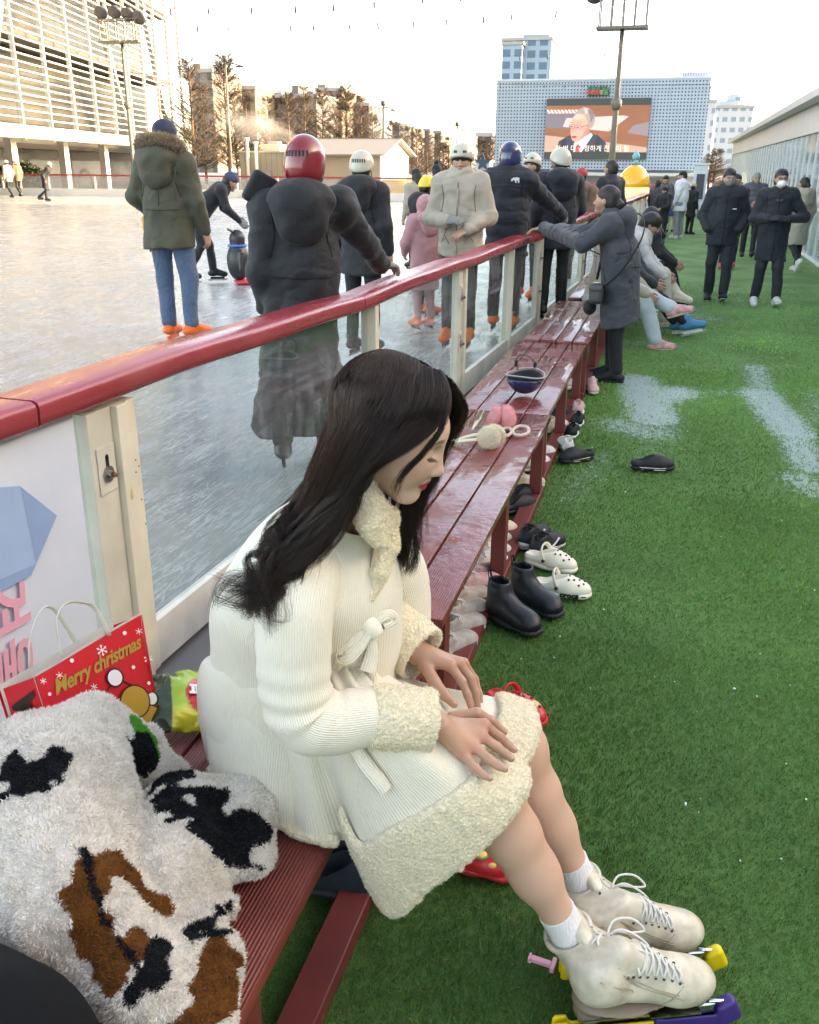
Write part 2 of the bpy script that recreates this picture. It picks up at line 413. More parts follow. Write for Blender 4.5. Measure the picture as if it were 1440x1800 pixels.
def bar_x(y): return -1.60+(y-1.876)*.0356                     # front face of the rail at distance y
ice = sheet('ice_rink', [(bar_x(-12)-.1, -12), (bar_x(33)-.1, 33), (-8, 44.5), (-22, 45.5), (-37, 43), (-40, 10), (-38, -12)], ICE_Z, g.m)
# ice kerb under the barrier
# turf: thin sheet with damp, frosty patches, their pale sky reflection partly painted
NX, NY = 60, 300
gx = np.linspace(-1.36, 3.2, NX); gy = np.concatenate([np.linspace(-2, 14, 220), np.linspace(14.3, 62, 80)])
TV = np.array([(x, y, 0) for x in gx for y in gy]); TF = grid_faces(NX, NY)[:, ::-1]
wet = np.zeros(len(TV))
def wetseg(a, b, r, s):
    global wet
    a = A(a); b = A(b); p = TV[:, :2]; t = np.clip(((p-a) @ (b-a))/((b-a) @ (b-a)+1e-9), 0, 1); d = np.linalg.norm((p-a-t[:, None]*(b-a))*A([1, .8]), axis=1)
    wet = np.maximum(wet, s*np.clip(1.25-d/r, 0, 1))
def gp(px, py): return atz(px, py, 0)[:2]
wetseg(gp(1120, 668), gp(1150, 735), .26, 1.1); wetseg(gp(1155, 700), gp(1190, 690), .30, .95); wetseg(gp(1085, 745), gp(1150, 760), .3, .7)
wetseg(gp(1328, 645), gp(1340, 690), .2, .7); wetseg(gp(1335, 690), gp(1395, 760), .23, 1.0); wetseg(gp(1395, 760), gp(1425, 820), .2, .85); wetseg(gp(1405, 840), gp(1430, 860), .2, .7)
wetseg(gp(1190, 690), gp(1330, 690), .2, .5); wetseg(gp(1135, 545), gp(1250, 560), .35, .5); wetseg(gp(1090, 600), gp(1180, 610), .3, .5); wetseg(gp(1160, 540), gp(1175, 545), .3, .9); wetseg(gp(1145, 450), gp(1165, 462), .4, .9)
wetseg(gp(1430, 690), gp(1440, 740), .2, .5); wetseg(gp(1055, 800), gp(1010, 870), .22, .45); wetseg(gp(1150, 780), gp(1120, 800), .2, .4)
g = NT('turf_sheet'); v = g.obj(); wa = g.attr('Col').outputs['Color']; wa = g.xyz(wa)[0]
nf = g.noise(v, 260, 3, .7); nm = g.noise(v, 9, 4); nw = g.noise(g.obj((1, .7, 1)), 26, 6, .75); nl = g.noise(v, 1.2, 3)
gy_ = g.rng(g.xyz(v)[1], 3, 15); col = g.mix(g.rng(nf, .3, .7), g.mix(gy_, (.040, .10, .025), (.10, .20, .065)), g.mix(gy_, (.12, .25, .075), (.24, .41, .15))); col = g.mix(g.rng(nm, .4, .75, 0, .35), col, (.10, .20, .05)); col = g.mix(g.rng(nl, .42, .62, 0, .45), col, (.045, .10, .032))  # colour lightens with distance, painting in the brighter grazing view of the blade tips
wm = g.rng(g.math('ADD', wa, g.math('MULTIPLY', g.math('SUBTRACT', nw, .5), 2.0)), .45, .85); wsoft = g.rng(wa, .1, .8, 0, .65)
col = g.mix(g.math('MULTIPLY', wsoft, .5), col, (.06, .12, .06)); col = g.mix(g.math('MULTIPLY', wm, .42), col, (.50, .60, .66))  # damp darkens the turf; pale blue paints the sky's reflection into the patches
g.p(Base_Color=col, Roughness=g.rng(wm, 0, 1, .85, .2), Specular_IOR_Level=g.rng(wm, 0, 1, .15, .6))
g.bump(g.math('ADD', nf, g.math('MULTIPLY', nw, .5)), .45, .012)
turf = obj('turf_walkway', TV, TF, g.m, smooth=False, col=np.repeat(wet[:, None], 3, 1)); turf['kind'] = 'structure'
# grass blades: dense near the camera, thinner further off
def blades():
    out = []
    for (y0, y1, dens, hgt, wd) in ((.7, 2.0, 40000, .0135, .0018), (2.0, 3.2, 28000, .0135, .0023), (3.2, 5, 14000, .0135, .0032), (5, 8.5, 6000, .013, .005), (8.5, 16, 1700, .013, .009)):
        x0, x1 = -1.15, min(2.9, .42*y1+1.1); n = int((x1-x0)*(y1-y0)*dens)
        P = np.stack([RNG.uniform(x0, x1, n), RNG.uniform(y0, y1, n), np.full(n, .001)], 1)
        # keep what the frame can see (plus a margin), skip the wet ice patches
        c = (P-CAM) @ R_W; px = 720+F_PX*c[:, 0]/c[:, 2]; py = 900-F_PX*c[:, 1]/c[:, 2]
        k = (px > 260) & (py < 2300) & (px < 2300) & ((px < 1600) | (RNG.random(len(px)) < .75)); P = P[k]
        ix = np.clip(((P[:, 0]-gx[0])/(gx[1]-gx[0])).round().astype(int), 0, NX-1); iy = np.clip(np.searchsorted(gy, P[:, 1]), 0, NY-1)
        wv = wet[ix*NY+iy]; fade_ = RNG.random(len(P)) < np.clip((16-P[:, 1])/7, 0, 1); P, wv = P[fade_], wv[fade_]; P = P[RNG.random(len(P)) > np.clip(wv*1.1-.12, 0, .93)]; n = len(P)
        ang = RNG.uniform(0, 6.283, n); lean = RNG.normal(0, .45, (n, 2))+A([.12, -.1]); h = hgt*RNG.uniform(.5, 1.25, n)*(1+.3*SN(5, seed=3)(P*A([1, 1, 0])))
        s = np.stack([np.cos(ang), np.sin(ang), 0*ang], 1)*wd/2
        top = P+np.stack([lean[:, 0]*h*1.3, lean[:, 1]*h*1.3, h], 1); mid = P+np.stack([lean[:, 0]*h*.4, lean[:, 1]*h*.4, h*.6], 1)
        V = np.stack([P-s, P+s, mid+s*.8, mid-s*.8, top], 1).reshape(-1, 3); b = (np.arange(n)*5)[:, None]
        cl = np.stack([RNG.uniform(.040, .098, n), RNG.uniform(.115, .215, n), RNG.uniform(.020, .048, n)], 1)*(1+.26*np.clip(P[:, 1:2]-2.2, 0, 8)**.7)  # blades coloured lighter with distance, the brighter grazing view painted in
        dry = RNG.random(n) < .10; cl[dry] = cl[dry]*A([2.4, 1.25, 1.6]); patch = 1+.22*SN(3, seed=8)(P*A([1, 1, 0]))
        cl *= np.clip(patch, .6, 1.5)[:, None]
        out.append((V, np.concatenate([b+A([0, 1, 2]), b+A([0, 2, 3]), b+A([3, 2, 4])]), np.repeat(cl, 5, 0)))
    V, Fc = join(*[(a, b) for a, b, _ in out]); return V, Fc, np.concatenate([c for _, _, c in out])
V, Fc, C = blades()
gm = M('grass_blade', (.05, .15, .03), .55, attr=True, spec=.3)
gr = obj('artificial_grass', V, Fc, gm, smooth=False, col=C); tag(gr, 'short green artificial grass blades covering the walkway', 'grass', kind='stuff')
# scattered ice chips
P = []
for _ in range(85):
    y = abs(RNG.normal(0, 1))*2.4+1.3; P.append((RNG.uniform(-.5, min(1.4, .3*y+.5)), y))
V = []; Q = []
for i, (x, y) in enumerate(P):
    s = RNG.uniform(.0012, .0045); v_, q_ = tubeq([(x, y, .018), (x+RNG.normal(0, s), y+RNG.normal(0, s), .021)], s*.8, 5); Q.append(q_+5*4*i); V.append(v_)
n_ = len(V[0]); Q = np.concatenate([grid_faces(4, 5, True)+n_*i for i in range(len(V))])
o = obj('ice_chips', np.concatenate(V), Q, M('ice_chip', (.85, .88, .9), .15, spec=.6)); tag(o, 'tiny white ice chips scattered over the green turf', 'ice chips', kind='stuff')
# ================================================================ background
def wbox(name, lo, hi, mat, parent, b=0): return MB().box(lo, hi, b).build(name, mat, parent, world=True)
# --- block added out of view on the right to shade rink and walkway
cb = thing('shade_block', 'plain block added out of view beyond the cabin to shade the rink', 'building', (40, -20, 0))
MB().box((30, -95, 0), (55, 49, 17)).build('wall', M('shade_block_wall', (.34, .33, .32), .8, var=.1, vscale=.5), cb, world=True)
MB().box((29.6, -95.4, 17.003), (55.4, 49.4, 17.6)).build('roof', M('shade_block_roof', (.2, .2, .2), .8), cb, world=True)
mb = MB()
for z in range(2, 15, 4): mb.box((29.9, -94, z), (29.99, 48, z+1.9))
mb.build('window_band', M('shade_block_glass', (.06, .08, .10), .08), cb, world=True)
# --- louvred steel tower on the left
F0 = aty(322, 268, 76); fd = nrm((.28, -1, 0)); fn = A([.963, .27, 0]); L_T = 62.0; zb = 2.9
tw = thing('louvred_building', 'tall steel building wrapped in horizontal white louvres, sunlit golden', 'building', tuple(F0*A([1, 1, 0])))
pw = M('louvre_paint', (.66, .645, .60), .35, var=.08, vscale=1); fr_ = M('steel_frame', (.40, .385, .35), .45, var=.1, vscale=2)
F0 = F0*A([1, 1, 0])
def TP(s, z, off=0): return F0+fd*s+fn*off+A([0, 0, z])
mb = MB(); z = zb+.55
while z < 30:
    mb.bar(TP(-.3, z, .12), TP(L_T, z, .12), .05, .20, up=fn); z += .37
mb.build('louvres', pw, tw, world=True)
for s in np.arange(0, L_T, 3.9): MB().bar(TP(s, zb-.1, .24), TP(s, 30, .24), .16, .2, up=fn).build('mullion', fr_, tw, world=True)
MB().bar(TP(-.4, zb+.2, .2), TP(L_T, zb+.2, .2), .5, .55, up=fn).build('bottom_beam', fr_, tw, world=True)
for s, dz in ((2, 1), (14, 1), (26, -1), (38, 1)):
    MB().bar(TP(s, 4 if dz > 0 else 22, -.6), TP(s+11, 22 if dz > 0 else 4, -.6), .35).build('brace', fr_, tw, world=True)
g = NT('tower_glass'); gx_ = g.n('TexBrick'); t_ = g.obj((.24, .24, .24)); g.set(gx_.inputs['Vector'], t_)
nz = g.noise(g.obj((.1, .1, .14)), 1.5, 3)
g.p(Base_Color=g.mix(g.rng(nz, .42, .58), (.016, .014, .011), (.055, .048, .038)), Roughness=.35)
mb = MB(); mb.bar(TP(-.2, 16, -4.5), TP(L_T, 16, -4.5), 3.0, 27, up=(0, 0, 1)).build('inner_wall', g.m, tw, world=True)
for z in (8, 13, 18, 23, 28): MB().bar(TP(-.2, z, -1.7), TP(L_T, z, -1.7), 2.4, .45, up=(0, 0, 1)).build('floor_slab', M('slab_dark', (.06, .055, .048), .6), tw, world=True)
MB().bar(TP(-.3, 30.2, -2.9), TP(L_T, 30.2, -2.9), 6.6, .4, up=(0, 0, 1)).build('roof', fr_, tw, world=True)
for s in np.arange(1.5, L_T, 7.8): MB().bar(TP(s, -.03, -1.5), TP(s, zb, -1.5), .45).build('column', fr_, tw, world=True)
MB().bar(TP(.5, 1.3, -4), TP(L_T, 1.3, -4), .3, 2.65, up=(0, 0, 1)).build('ground_floor_wall', M('dark_glass', (.04, .045, .05), .15), tw, world=True)
o_ = TP(14.5, 0, .4); arch = [o_+fd*1.6*math.cos(a)+A([0, 0, 1.05+1.15*math.sin(a)]) for a in np.linspace(0, math.pi, 13)]
pt = thing('entrance_arch', 'small round topped cream entrance arch with wooden doors below the louvred building', 'doorway', tuple(o_))
MB().tube(arch, .14, 8).build('arch', M('cream_arch', (.8, .76, .62), .5), pt, True, world=True)
MB().bar(o_-fd*.9+A([0, 0, .55]), o_+fd*.9+A([0, 0, .55]), .12, 1.15, up=(0, 0, 1)).build('door', M('brown_door', (.24, .12, .05), .5), pt, world=True)
for s in (-1.6, 1.6): MB().bar(o_+fd*s+A([0, 0, -.03]), o_+fd*s+A([0, 0, 1.1]), .26).build('post', fr_, pt, world=True)
# --- far rink barrier
fb = [A([bar_x(33)-.1, 33, 0]), A([-8, 44.5, 0]), A([-22, 45.5, 0]), A([-37, 43, 0])]
red = M('rail_red_far', (.36, .045, .05), .4)
g = NT('far_pane'); g.p(Base_Color=(.42, .40, .38), Roughness=.2); tr = g.n('BsdfTransparent'); mx = g.n('MixShader'); mx.inputs[0].default_value = .42
g.t.links.new(tr.outputs[0], mx.inputs[1]); g.t.links.new(g.b.outputs[0], mx.inputs[2]); g.t.links.new(mx.outputs[0], g.out.inputs[0])
fbt = thing('rink_barrier', 'far clear rink barrier with thin red top rail below the trees', 'barrier', tuple(fb[2]))
for a, b in zip(fb[:-1], fb[1:]):
    MB().bar(a+A([0, 0, 1.12]), b+A([0, 0, 1.12]), .12, .09).build('top_rail', red, fbt, world=True)
    MB().bar(a+A([0, 0, .25]), b+A([0, 0, .25]), .10, .4).build('kick_board', M('kick_white', (.75, .73, .68), .5), fbt, world=True)
    n = int(np.linalg.norm(b-a)/2.2)
    for i in range(n):
        p = a+(b-a)*i/n; q = a+(b-a)*(i+1)/n
        MB().bar(p+A([0, 0, .05]), p+A([0, 0, 1.07]), .09).build('post', M('post_grey', (.55, .53, .48), .5), fbt, world=True)
        MB().bar(p+(q-p)*.05+A([0, 0, .755]), q-(q-p)*.05+A([0, 0, .755]), .02, .6).build('pane', g.m, fbt, world=True)
# --- bare trees
def tree_mesh(seed, h=10.0, r=2.6):
    g_ = np.random.default_rng(seed); S = []; R0 = []
    V, Fc = tube(spline([(0, 0, 0), (.05, .03, h*.4), (-.04, .05, h*.75), (0, 0, h)], 10), np.linspace(.16, .015, 10), 6)
    for i in range(120):
        t = g_.uniform(.14, .98); z = t*h; L = r*(1.02-t)**.75*g_.uniform(.55, 1.1)+.25; a = g_.uniform(0, 6.283); up = g_.uniform(.15, .7)
        d = A([math.cos(a), math.sin(a), up]); p = [A([0, 0, z])+d*L*s+A([0, 0, .25*L*s*s]) for s in np.linspace(0, 1, 5)]
        S.append(p); R0.append(.034*(1.1-t)+.014)
        for j in range(19):
            s = g_.uniform(.2, 1); q = A([0, 0, z])+d*L*s+A([0, 0, .25*L*s*s]); e = nrm(d+g_.normal(size=3)*.75+A([0, 0, .25])); l = g_.uniform(.25, .75)*(1.2-s*.5)
            S.append([q+e*l*u+g_.normal(size=3)*.02 for u in np.linspace(0, 1, 5)]); R0.append(.019)
    v2, q2 = strands(A(S), A(R0), .35)
    return (V, Fc), (v2, q2)
bark = M('bark', (.13, .085, .055), .9, var=.2, vscale=4); twig = M('twig', (.075, .054, .041), .9, var=.35, vscale=.8)
TM = []
for s in range(4):
    (tv, tf), (cv, cq) = tree_mesh(40+s)
    TM.append((mesh_data('trunk', tv, tf), mesh_data('crown', cv, cq)))
    TM[-1][0].materials.append(bark); TM[-1][1].materials.append(twig)
def tree(px, top, y, k, label, wide=1.0):
    p = aty(px, top, y); h = p[2]; t = thing('bare_tree', label, 'tree', (p[0], y, -.03), RNG.uniform(0, 6), 'bare trees behind the rink')
    s = h/10
    for nm, me in zip(('trunk', 'crown'), TM[k]):
        c = bpy.data.objects.new(nm, me); COL.objects.link(c); c.parent = t; c.scale = (s*wide, s*wide, s)
TREES = [(330, 105, 70), (352, 150, 82), (392, 95, 78), (410, 160, 92), (432, 165, 84), (470, 170, 90), (505, 160, 84), (533, 150, 88), (566, 158, 82), (590, 162, 95), (608, 150, 76), (634, 172, 84), (655, 200, 92)]
words = ['tall bare brown tree beside the edge of the louvred building', 'golden lit bare tree just right of the louvred building', 'bare treetop rising beside the left street lamp', 'bare tree behind the drifting steam',
         'bare tree left of the tan container roof', 'bare tree above the tan container', 'bare tree above the red helmet', 'bare tree in front of the grey apartment block', 'bare tree with a broad crown left of the nest tree', 'bare tree close behind the nest tree', 'bare tree carrying a dark bird nest near its top', 'bare tree above the white gable house', 'smaller bare tree left of the second street lamp']
for i, (px, tp, y) in enumerate(TREES): tree(px, tp, y, i % 4, words[i], 1.15)
nb = aty(607, 187, 76); o = obj('bird_nest', *sdf([ell(nb, (.4, .4, .33))], .09, lambda P: .05*SN(14, seed=2)(P)), M('nest', (.05, .035, .025), .95)); tag(o, 'dark round bird nest high in a bare tree', 'nest')
TREES2 = [(690, 212), (712, 222), (733, 226), (752, 232), (771, 236), (790, 240), (846, 240), (858, 246), (700, 240), (742, 246), (780, 250), (866, 238)]
words2 = ['reddish bare tree right of the second street lamp', 'reddish bare tree second from the street lamp', 'low reddish tree left of the black knitted cap', 'low reddish tree above the black knitted cap', 'low reddish tree above the yellow helmet', 'low reddish tree just left of the beige jacket wearer', 'low reddish tree right of the cream front helmet', 'low reddish tree left of the perforated building',
          'short reddish tree above the white gable roof end', 'short reddish tree in the gap above the far skaters', 'short reddish tree close behind the cream front helmet', 'darker low tree touching the perforated building edge']
for i, (px, tp) in enumerate(TREES2): tree(px, tp, 95+4*(i % 5), i % 4, words2[i], 1.5)
for i, (px, tp, lb) in enumerate([(1262, 262, 'bare bushy tree left of the cabin end'), (1252, 270, 'small bare tree between the perforated building and the far tower')]): tree(px, tp, 90, i, lb, 2.4)
# --- apartment blocks
def facade(name, wall, win, sx, sz, fx=.62, fz=.6, rough=.5):
    g = NT(name); x, y, z = g.xyz(g.obj(src='Object')); u = g.math('ADD', x, y)
    a = g.math('LESS_THAN', g.math('FRACT', g.math('DIVIDE', u, sx)), fx); b = g.math('LESS_THAN', g.math('FRACT', g.math('DIVIDE', z, sz)), fz)
    nn = g.noise(g.obj(), .13, 2); g.p(Base_Color=g.mix(g.math('MULTIPLY', a, b), g.mix(nn, wall, tuple(c*.85 for c in wall)), win), Roughness=rough); return g.m
f_warm = facade('flats_warm', (.18, .15, .115), (.075, .06, .05), 3.2, 3.0, .5, .5); f_grey = facade('flats_grey', (.105, .098, .095), (.035, .034, .035), 3.4, 3.0, .55, .5)
f_blue = facade('tower_blue', (.20, .29, .37), (.04, .10, .16), 3.6, 3.2, .68, .62, .3); f_white = facade('tower_white', (.42, .45, .47), (.17, .22, .26), 2.6, 3.1, .6, .45, .4)
def block(pxa, pxb, top, y, mat, label, depth=14, steps=(), cat='building', name='apartment_building'):
    a = aty(pxa, top, y); b = aty(pxb, top, y); t = thing(name, label, cat, ((a[0]+b[0])/2, y, -.03))
    MB().box((a[0], y, -.03), (b[0], y+depth, a[2])).build('wall', mat, t, world=True)
    MB().box((a[0]-.4, y-.4, a[2]+.002), (b[0]+.4, y+depth, a[2]+.8)).build('roof', M('roof_grey', (.3, .29, .28), .8), t, world=True)
    for (xa, xb, tp) in steps:
        p = aty(xa, tp, y+2); q = aty(xb, tp, y+2); MB().box((p[0], y+2, a[2]+.805), (q[0], y+8, p[2])).build('stair_tower', mat, t, world=True)
    return t
block(330, 372, 128, 190, f_warm, 'cream apartment block hazy in low sun right of the louvred building', steps=((340, 352, 112),))
block(378, 448, 158, 205, f_warm, 'golden apartment block behind the steam', steps=((384, 396, 146), (430, 444, 150)))
block(453, 486, 172, 230, f_grey, 'narrow grey apartment block with dark roof box above the steam', steps=((455, 476, 157),))
block(487, 556, 172, 215, f_grey, 'grey apartment block with two roof towers among bare trees', steps=((513, 524, 150), (540, 551, 160)))
block(557, 600, 160, 240, f_warm, 'apartment block catching gold light behind the nest tree', steps=((558, 572, 148),))
block(612, 648, 186, 250, f_grey, 'dim apartment block right of the nest tree', steps=((624, 634, 168),))
block(690, 702, 220, 300, f_grey, 'slim distant tower right of the second street lamp'); block(722, 727, 225, 340, f_warm, 'thin distant tower above the low reddish trees'); block(746, 755, 230, 330, f_grey, 'small far tower above the yellow helmet'); block(764, 775, 234, 320, f_warm, 'tiny far tower left of the third street lamp')
block(840, 864, 240, 200, f_grey, 'dark flat block left of the perforated building')
block(884, 970, 72, 300, f_blue, 'tall pale blue apartment tower with stepped crown behind the screen building', 20, ((920, 966, 61),), name='apartment_tower')
block(884, 918, 79, 296, f_blue, 'left half of the paired pale tower, slightly lower', 20, (), name='apartment_tower')
tr_ = block(1262, 1325, 190, 330, f_white, 'tall white tower with round crown left of the cabin', 20, (), name='apartment_tower')
p = aty(1296, 183, 335); MB().tube([(p[0], 340, p[2]-4), (p[0], 340, p[2]+1)], 6.5, 20).tube([(p[0], 340, p[2]+1.003), (p[0], 340, p[2]+3)], 3.2, 20).build('crown', f_white, tr_, world=True)
block(1237, 1259, 180, 280, f_white, 'slim white tower just right of the perforated building', 20, ((1240, 1251, 150),), name='apartment_tower')
# --- perforated screen building
YB = 72.0
a = aty(868, 300, YB); b = aty(1232, 300, YB); zt = aty(1050, 140, YB)[2]; z0 = aty(1050, 298, YB)[2]
g = NT('perforated'); x, y, z = g.xyz(g.obj()); SP = .225
fx_ = g.math('SUBTRACT', g.math('FRACT', g.math('DIVIDE', x, SP)), .5); fz_ = g.math('SUBTRACT', g.math('FRACT', g.math('DIVIDE', z, SP)), .5)
rr = g.math('ADD', g.math('MULTIPLY', fx_, fx_), g.math('MULTIPLY', fz_, fz_)); dot = g.math('LESS_THAN', rr, .066)
sx_ = g.math('LESS_THAN', g.math('FRACT', g.math('DIVIDE', x, SP*6)), .03); sz_ = g.math('LESS_THAN', g.math('FRACT', g.math('DIVIDE', z, SP*6)), .03)
cw = g.mix(g.math('MULTIPLY', g.math('MAXIMUM', sx_, sz_), .5), (.30, .42, .53), (.19, .27, .36))
g.p(Base_Color=g.mix(dot, cw, (.022, .045, .085)), Roughness=.45)
sb = thing('screen_building', 'wide pale blue building with dotted facade and giant screen', 'building', ((a[0]+b[0])/2, YB, 0))
wbox('upper_facade', (a[0], YB, z0), (b[0], YB+12, zt), g.m, sb)
wbox('parapet', (a[0]-.05, YB-.05, zt+.002), (b[0]+.05, YB+12, zt+.12), M('parapet', (.5, .6, .68), .5), sb)
wbox('lower_storey', (a[0]+.4, YB+.6, -.03), (b[0]-.4, YB+11.5, z0-.003), M('lower_wall', (.38, .44, .48), .5, var=.1, vscale=.6), sb)
q = aty(1200, 126, YB); q2 = aty(1246, 126, YB); wbox('roof_box', (q[0], YB+.5, zt+.13), (q2[0], YB+5, q[2]), M('roofbox', (.6, .66, .7), .5), sb)
mb = MB()
for i in range(10): mb.box((q[0]+(q2[0]-q[0])*i/10+.03, YB+.44, zt+.2), (q[0]+(q2[0]-q[0])*i/10+.10, YB+.497, q[2]-.03))
mb.build('roof_box_fins', M('fin', (.3, .36, .42), .5), sb, world=True)
for i in range(9):
    xx = a[0]+1+i*(b[0]-a[0]-2)/9; wbox('shopfront_pane', (xx, YB+.55, .3), (xx+1.35, YB+.597, z0-.55), M('shop_glass', (.20, .26, .30), .1), sb)
wbox('awning', (a[0]+.2, YB-.9, z0-.4), (b[0]-.2, YB+.59, z0-.2), M('awning', (.45, .52, .56), .5), sb)
# screen with its picture
sc = thing('video_screen', 'giant video screen showing a grey haired man in glasses and suit', 'screen', tuple(aty(1050, 280, YB)))
SX0, SX1 = aty(960, 225, YB)[0], aty(1141, 225, YB)[0]; SZ0, SZ1 = aty(1048, 280, YB)[2], aty(1048, 173, YB)[2]
EM = .105
def em(name, c, k=1.0): return M('screen_'+name, tuple(x*.25 for x in c), .4, emit=EM*k, ecol=c)
wbox('panel', (SX0, YB-.25, SZ0), (SX1, YB-.003, SZ1), em('black', (.035, .055, .065)), sc)
W_, H_ = SX1-SX0, SZ1-SZ0
def scr(poly, name, mat, lay):
    """poly in unit picture coordinates (x right, y up)"""
    return MB().prism([(x*W_, y*H_) for x, y in poly], (SX0, YB-.25-.004*lay, SZ0), (1, 0, 0), (0, 0, 1), .003).build(name, mat, sc, world=True)
def oval(cx, cy, rx, ry, n=28, a0=0, a1=2*math.pi): return [(cx+rx*math.cos(t), cy+ry*math.sin(t)) for t in np.linspace(a0, a1, n, endpoint=abs(a1-a0) < 6.2)]
wood = NT('screen_wood'); nn = wood.noise(wood.obj((.35, 1, 1.6)), 1.3, 5); wood.p(Base_Color=(.1, .05, .03), Emission_Color=wood.mix(nn, (.16, .062, .045), (.40, .17, .11)), Emission_Strength=EM)
scr([(0, .12), (1, .12), (1, .885), (0, .885)], 'picture', wood.m, 1)
scr([(0, .12), (1, .12), (1, .20), (.55, .30), (0, .40)], 'desk_front', em('desk', (.55, .42, .40)), 2)
scr([(0, .53), (.30, .50), (.34, .74), (0, .80)], 'seat_panel', em('seat', (.20, .20, .30)), 3)
scr([(.17, .54), (.62, .46), (.80, .70), (.76, .72), (.2, .68)], 'paper', em('paper', (.62, .62, .72)), 4)
for i in range(9): scr([(.02+.035*i, .76), (.045+.035*i, .76), (.02+.035*i, .82), (-.0+.035*i, .82)], 'light_stripe', em('stripe', (.9, .88, .85)), 4)
scr([(.80, .44), (1, .38), (1, .62), (.85, .56)], 'far_seat', em('seat2', (.28, .26, .36)), 4)
scr([(.12, .12), (.14, .30), (.24, .40), (.40, .44), (.52, .40), (.60, .28), (.62, .12)], 'suit', em('suit', (.045, .065, .13)), 5)
scr([(.29, .12), (.29, .27), (.45, .44), (.47, .40), (.37, .12)], 'shirt', em('shirt', (.70, .80, .90)), 6)
scr([(.305, .12), (.31, .22), (.335, .25), (.36, .22), (.355, .12)], 'necktie', em('tie', (.75, .08, .12)), 7)
scr([(x, y) for x, y in oval(.375, .655, .105, .20)], 'grey_hair', em('hair', (.40, .36, .42)), 7)
scr([(.25, .60), (.27, .70), (.32, .76), (.38, .74), (.41, .62), (.43, .50), (.42, .42), (.36, .33), (.31, .28), (.27, .32), (.25, .42)], 'face', em('face', (.78, .45, .42)), 8)
scr([(.41, .49), (.44, .50), (.435, .42), (.415, .43)], 'ear', em('ear', (.62, .28, .26)), 9)
scr([(.33, .30), (.36, .33), (.42, .42), (.43, .50), (.415, .60), (.40, .52), (.37, .40)], 'cheek_shade', em('face2', (.60, .30, .29)), 9)
scr([(.27, .70), (.30, .745), (.36, .73), (.38, .68), (.33, .66), (.29, .66)], 'brow_light', em('face3', (.88, .60, .55)), 9)
scr([(.262, .54), (.285, .545), (.292, .46), (.262, .445), (.252, .455), (.262, .47)], 'nose', em('face4', (.68, .36, .34)), 9)
scr([(.44, .60), (.47, .70), (.46, .78), (.42, .83), (.40, .80), (.43, .72)], 'hair_side', em('hair2', (.24, .21, .26)), 9)
scr([(.36, .86), (.40, .84), (.41, .76), (.385, .74), (.375, .80)], 'hair_part', em('hair3', (.62, .56, .62)), 9)
for ex, ey in ((.262, .545), (.325, .535)):
    P_ = oval(ex, ey, .030, .042, 20); scr(P_, 'lens_rim', em('glass', (.22, .18, .24)), 10); scr(oval(ex, ey, .024, .034, 20), 'lens', em('lens', (.70, .42, .42)), 11); scr(oval(ex-.006, ey-.004, .012, .010, 12), 'eye', em('eye', (.16, .09, .10)), 12)
scr([(.352, .54), (.425, .575), (.425, .563), (.354, .525)], 'eyeglass_arm', em('glass', (.22, .18, .24)), 10)
scr([(.262, .385), (.300, .392), (.322, .37), (.300, .350), (.268, .352)], 'mouth', em('mouth', (.36, .10, .11)), 10)
scr([(.235, .605), (.285, .600), (.285, .615), (.24, .622)], 'eyebrow', em('brow', (.45, .32, .33)), 10); scr([(.30, .595), (.355, .600), (.35, .618), (.30, .61)], 'eyebrow', em('brow', (.45, .32, .33)), 10)
scr([(.14, .12), (.17, .30), (.20, .36), (.22, .30), (.20, .12)], 'suit_fold', em('suit2', (.025, .04, .085)), 6); scr([(.50, .12), (.50, .34), (.53, .38), (.56, .30), (.57, .12)], 'suit_fold', em('suit2', (.025, .04, .085)), 6)
V, Fc = place_text('한 번 더 공정하게 진행이 될', .46, (SX0+W_*.47, YB-.29, SZ0+H_*.175), (1, 0, 0), (0, 0, 1), extrude=.002)
obj('subtitle', V, Fc, em('white', (1, 1, 1), 1.1), sc, False, world=True)
ls = thing('led_sign', 'small led sign with red and green letters above the giant screen', 'sign', tuple(aty(1053, 160, YB)))
p = aty(1034, 168, YB); q = aty(1072, 152, YB); wbox('housing', (p[0], YB-.3, p[2]), (q[0], YB-.003, q[2]), M('led_black', (.02, .03, .03), .4), ls)
for tx, dx, dz, c in (('오늘의 날씨', .5, .72, (.05, .35, .2)), ('미세먼지', .28, .28, (.9, .1, .1)), ('좋음', .76, .28, (.1, .5, .25))):
    V, Fc = place_text(tx, .34, (p[0]+(q[0]-p[0])*dx, YB-.31, p[2]+(q[2]-p[2])*dz), (1, 0, 0), (0, 0, 1), extrude=.002); obj('lettering', V, Fc, em('led%d%d' % (int(dx*100), int(dz*10)), c, 1.0), ls, False, world=True)
# --- sheds beyond the rink
tan = NT('tan_cladding'); x, y, z = tan.xyz(tan.obj()); tan.p(Base_Color=tan.mix(tan.math('LESS_THAN', tan.math('FRACT', tan.math('MULTIPLY', x, 3.2)), .12), (.26, .23, .165), (.18, .155, .11)), Roughness=.6)
c0 = aty(424, 320, 49); c1 = aty(517, 320, 49); ct = aty(470, 268, 49)[2]
k = thing('storage_container', 'tan corrugated storage container beyond the far barrier', 'container', (c0[0], 49, 0))
wbox('body', (c0[0], 49, -.03), (c1[0], 52, ct), tan.m, k); wbox('roof_edge', (c0[0]-.05, 48.95, ct+.002), (c1[0]+.05, 52.05, ct+.08), M('tan_edge', (.45, .4, .3), .5), k)
p = aty(473, 308, 49); wbox('control_box', (p[0]-.15, 48.85, p[2]-.2), (p[0]+.15, 48.997, p[2]+.25), M('control', (.25, .23, .18), .5), k)
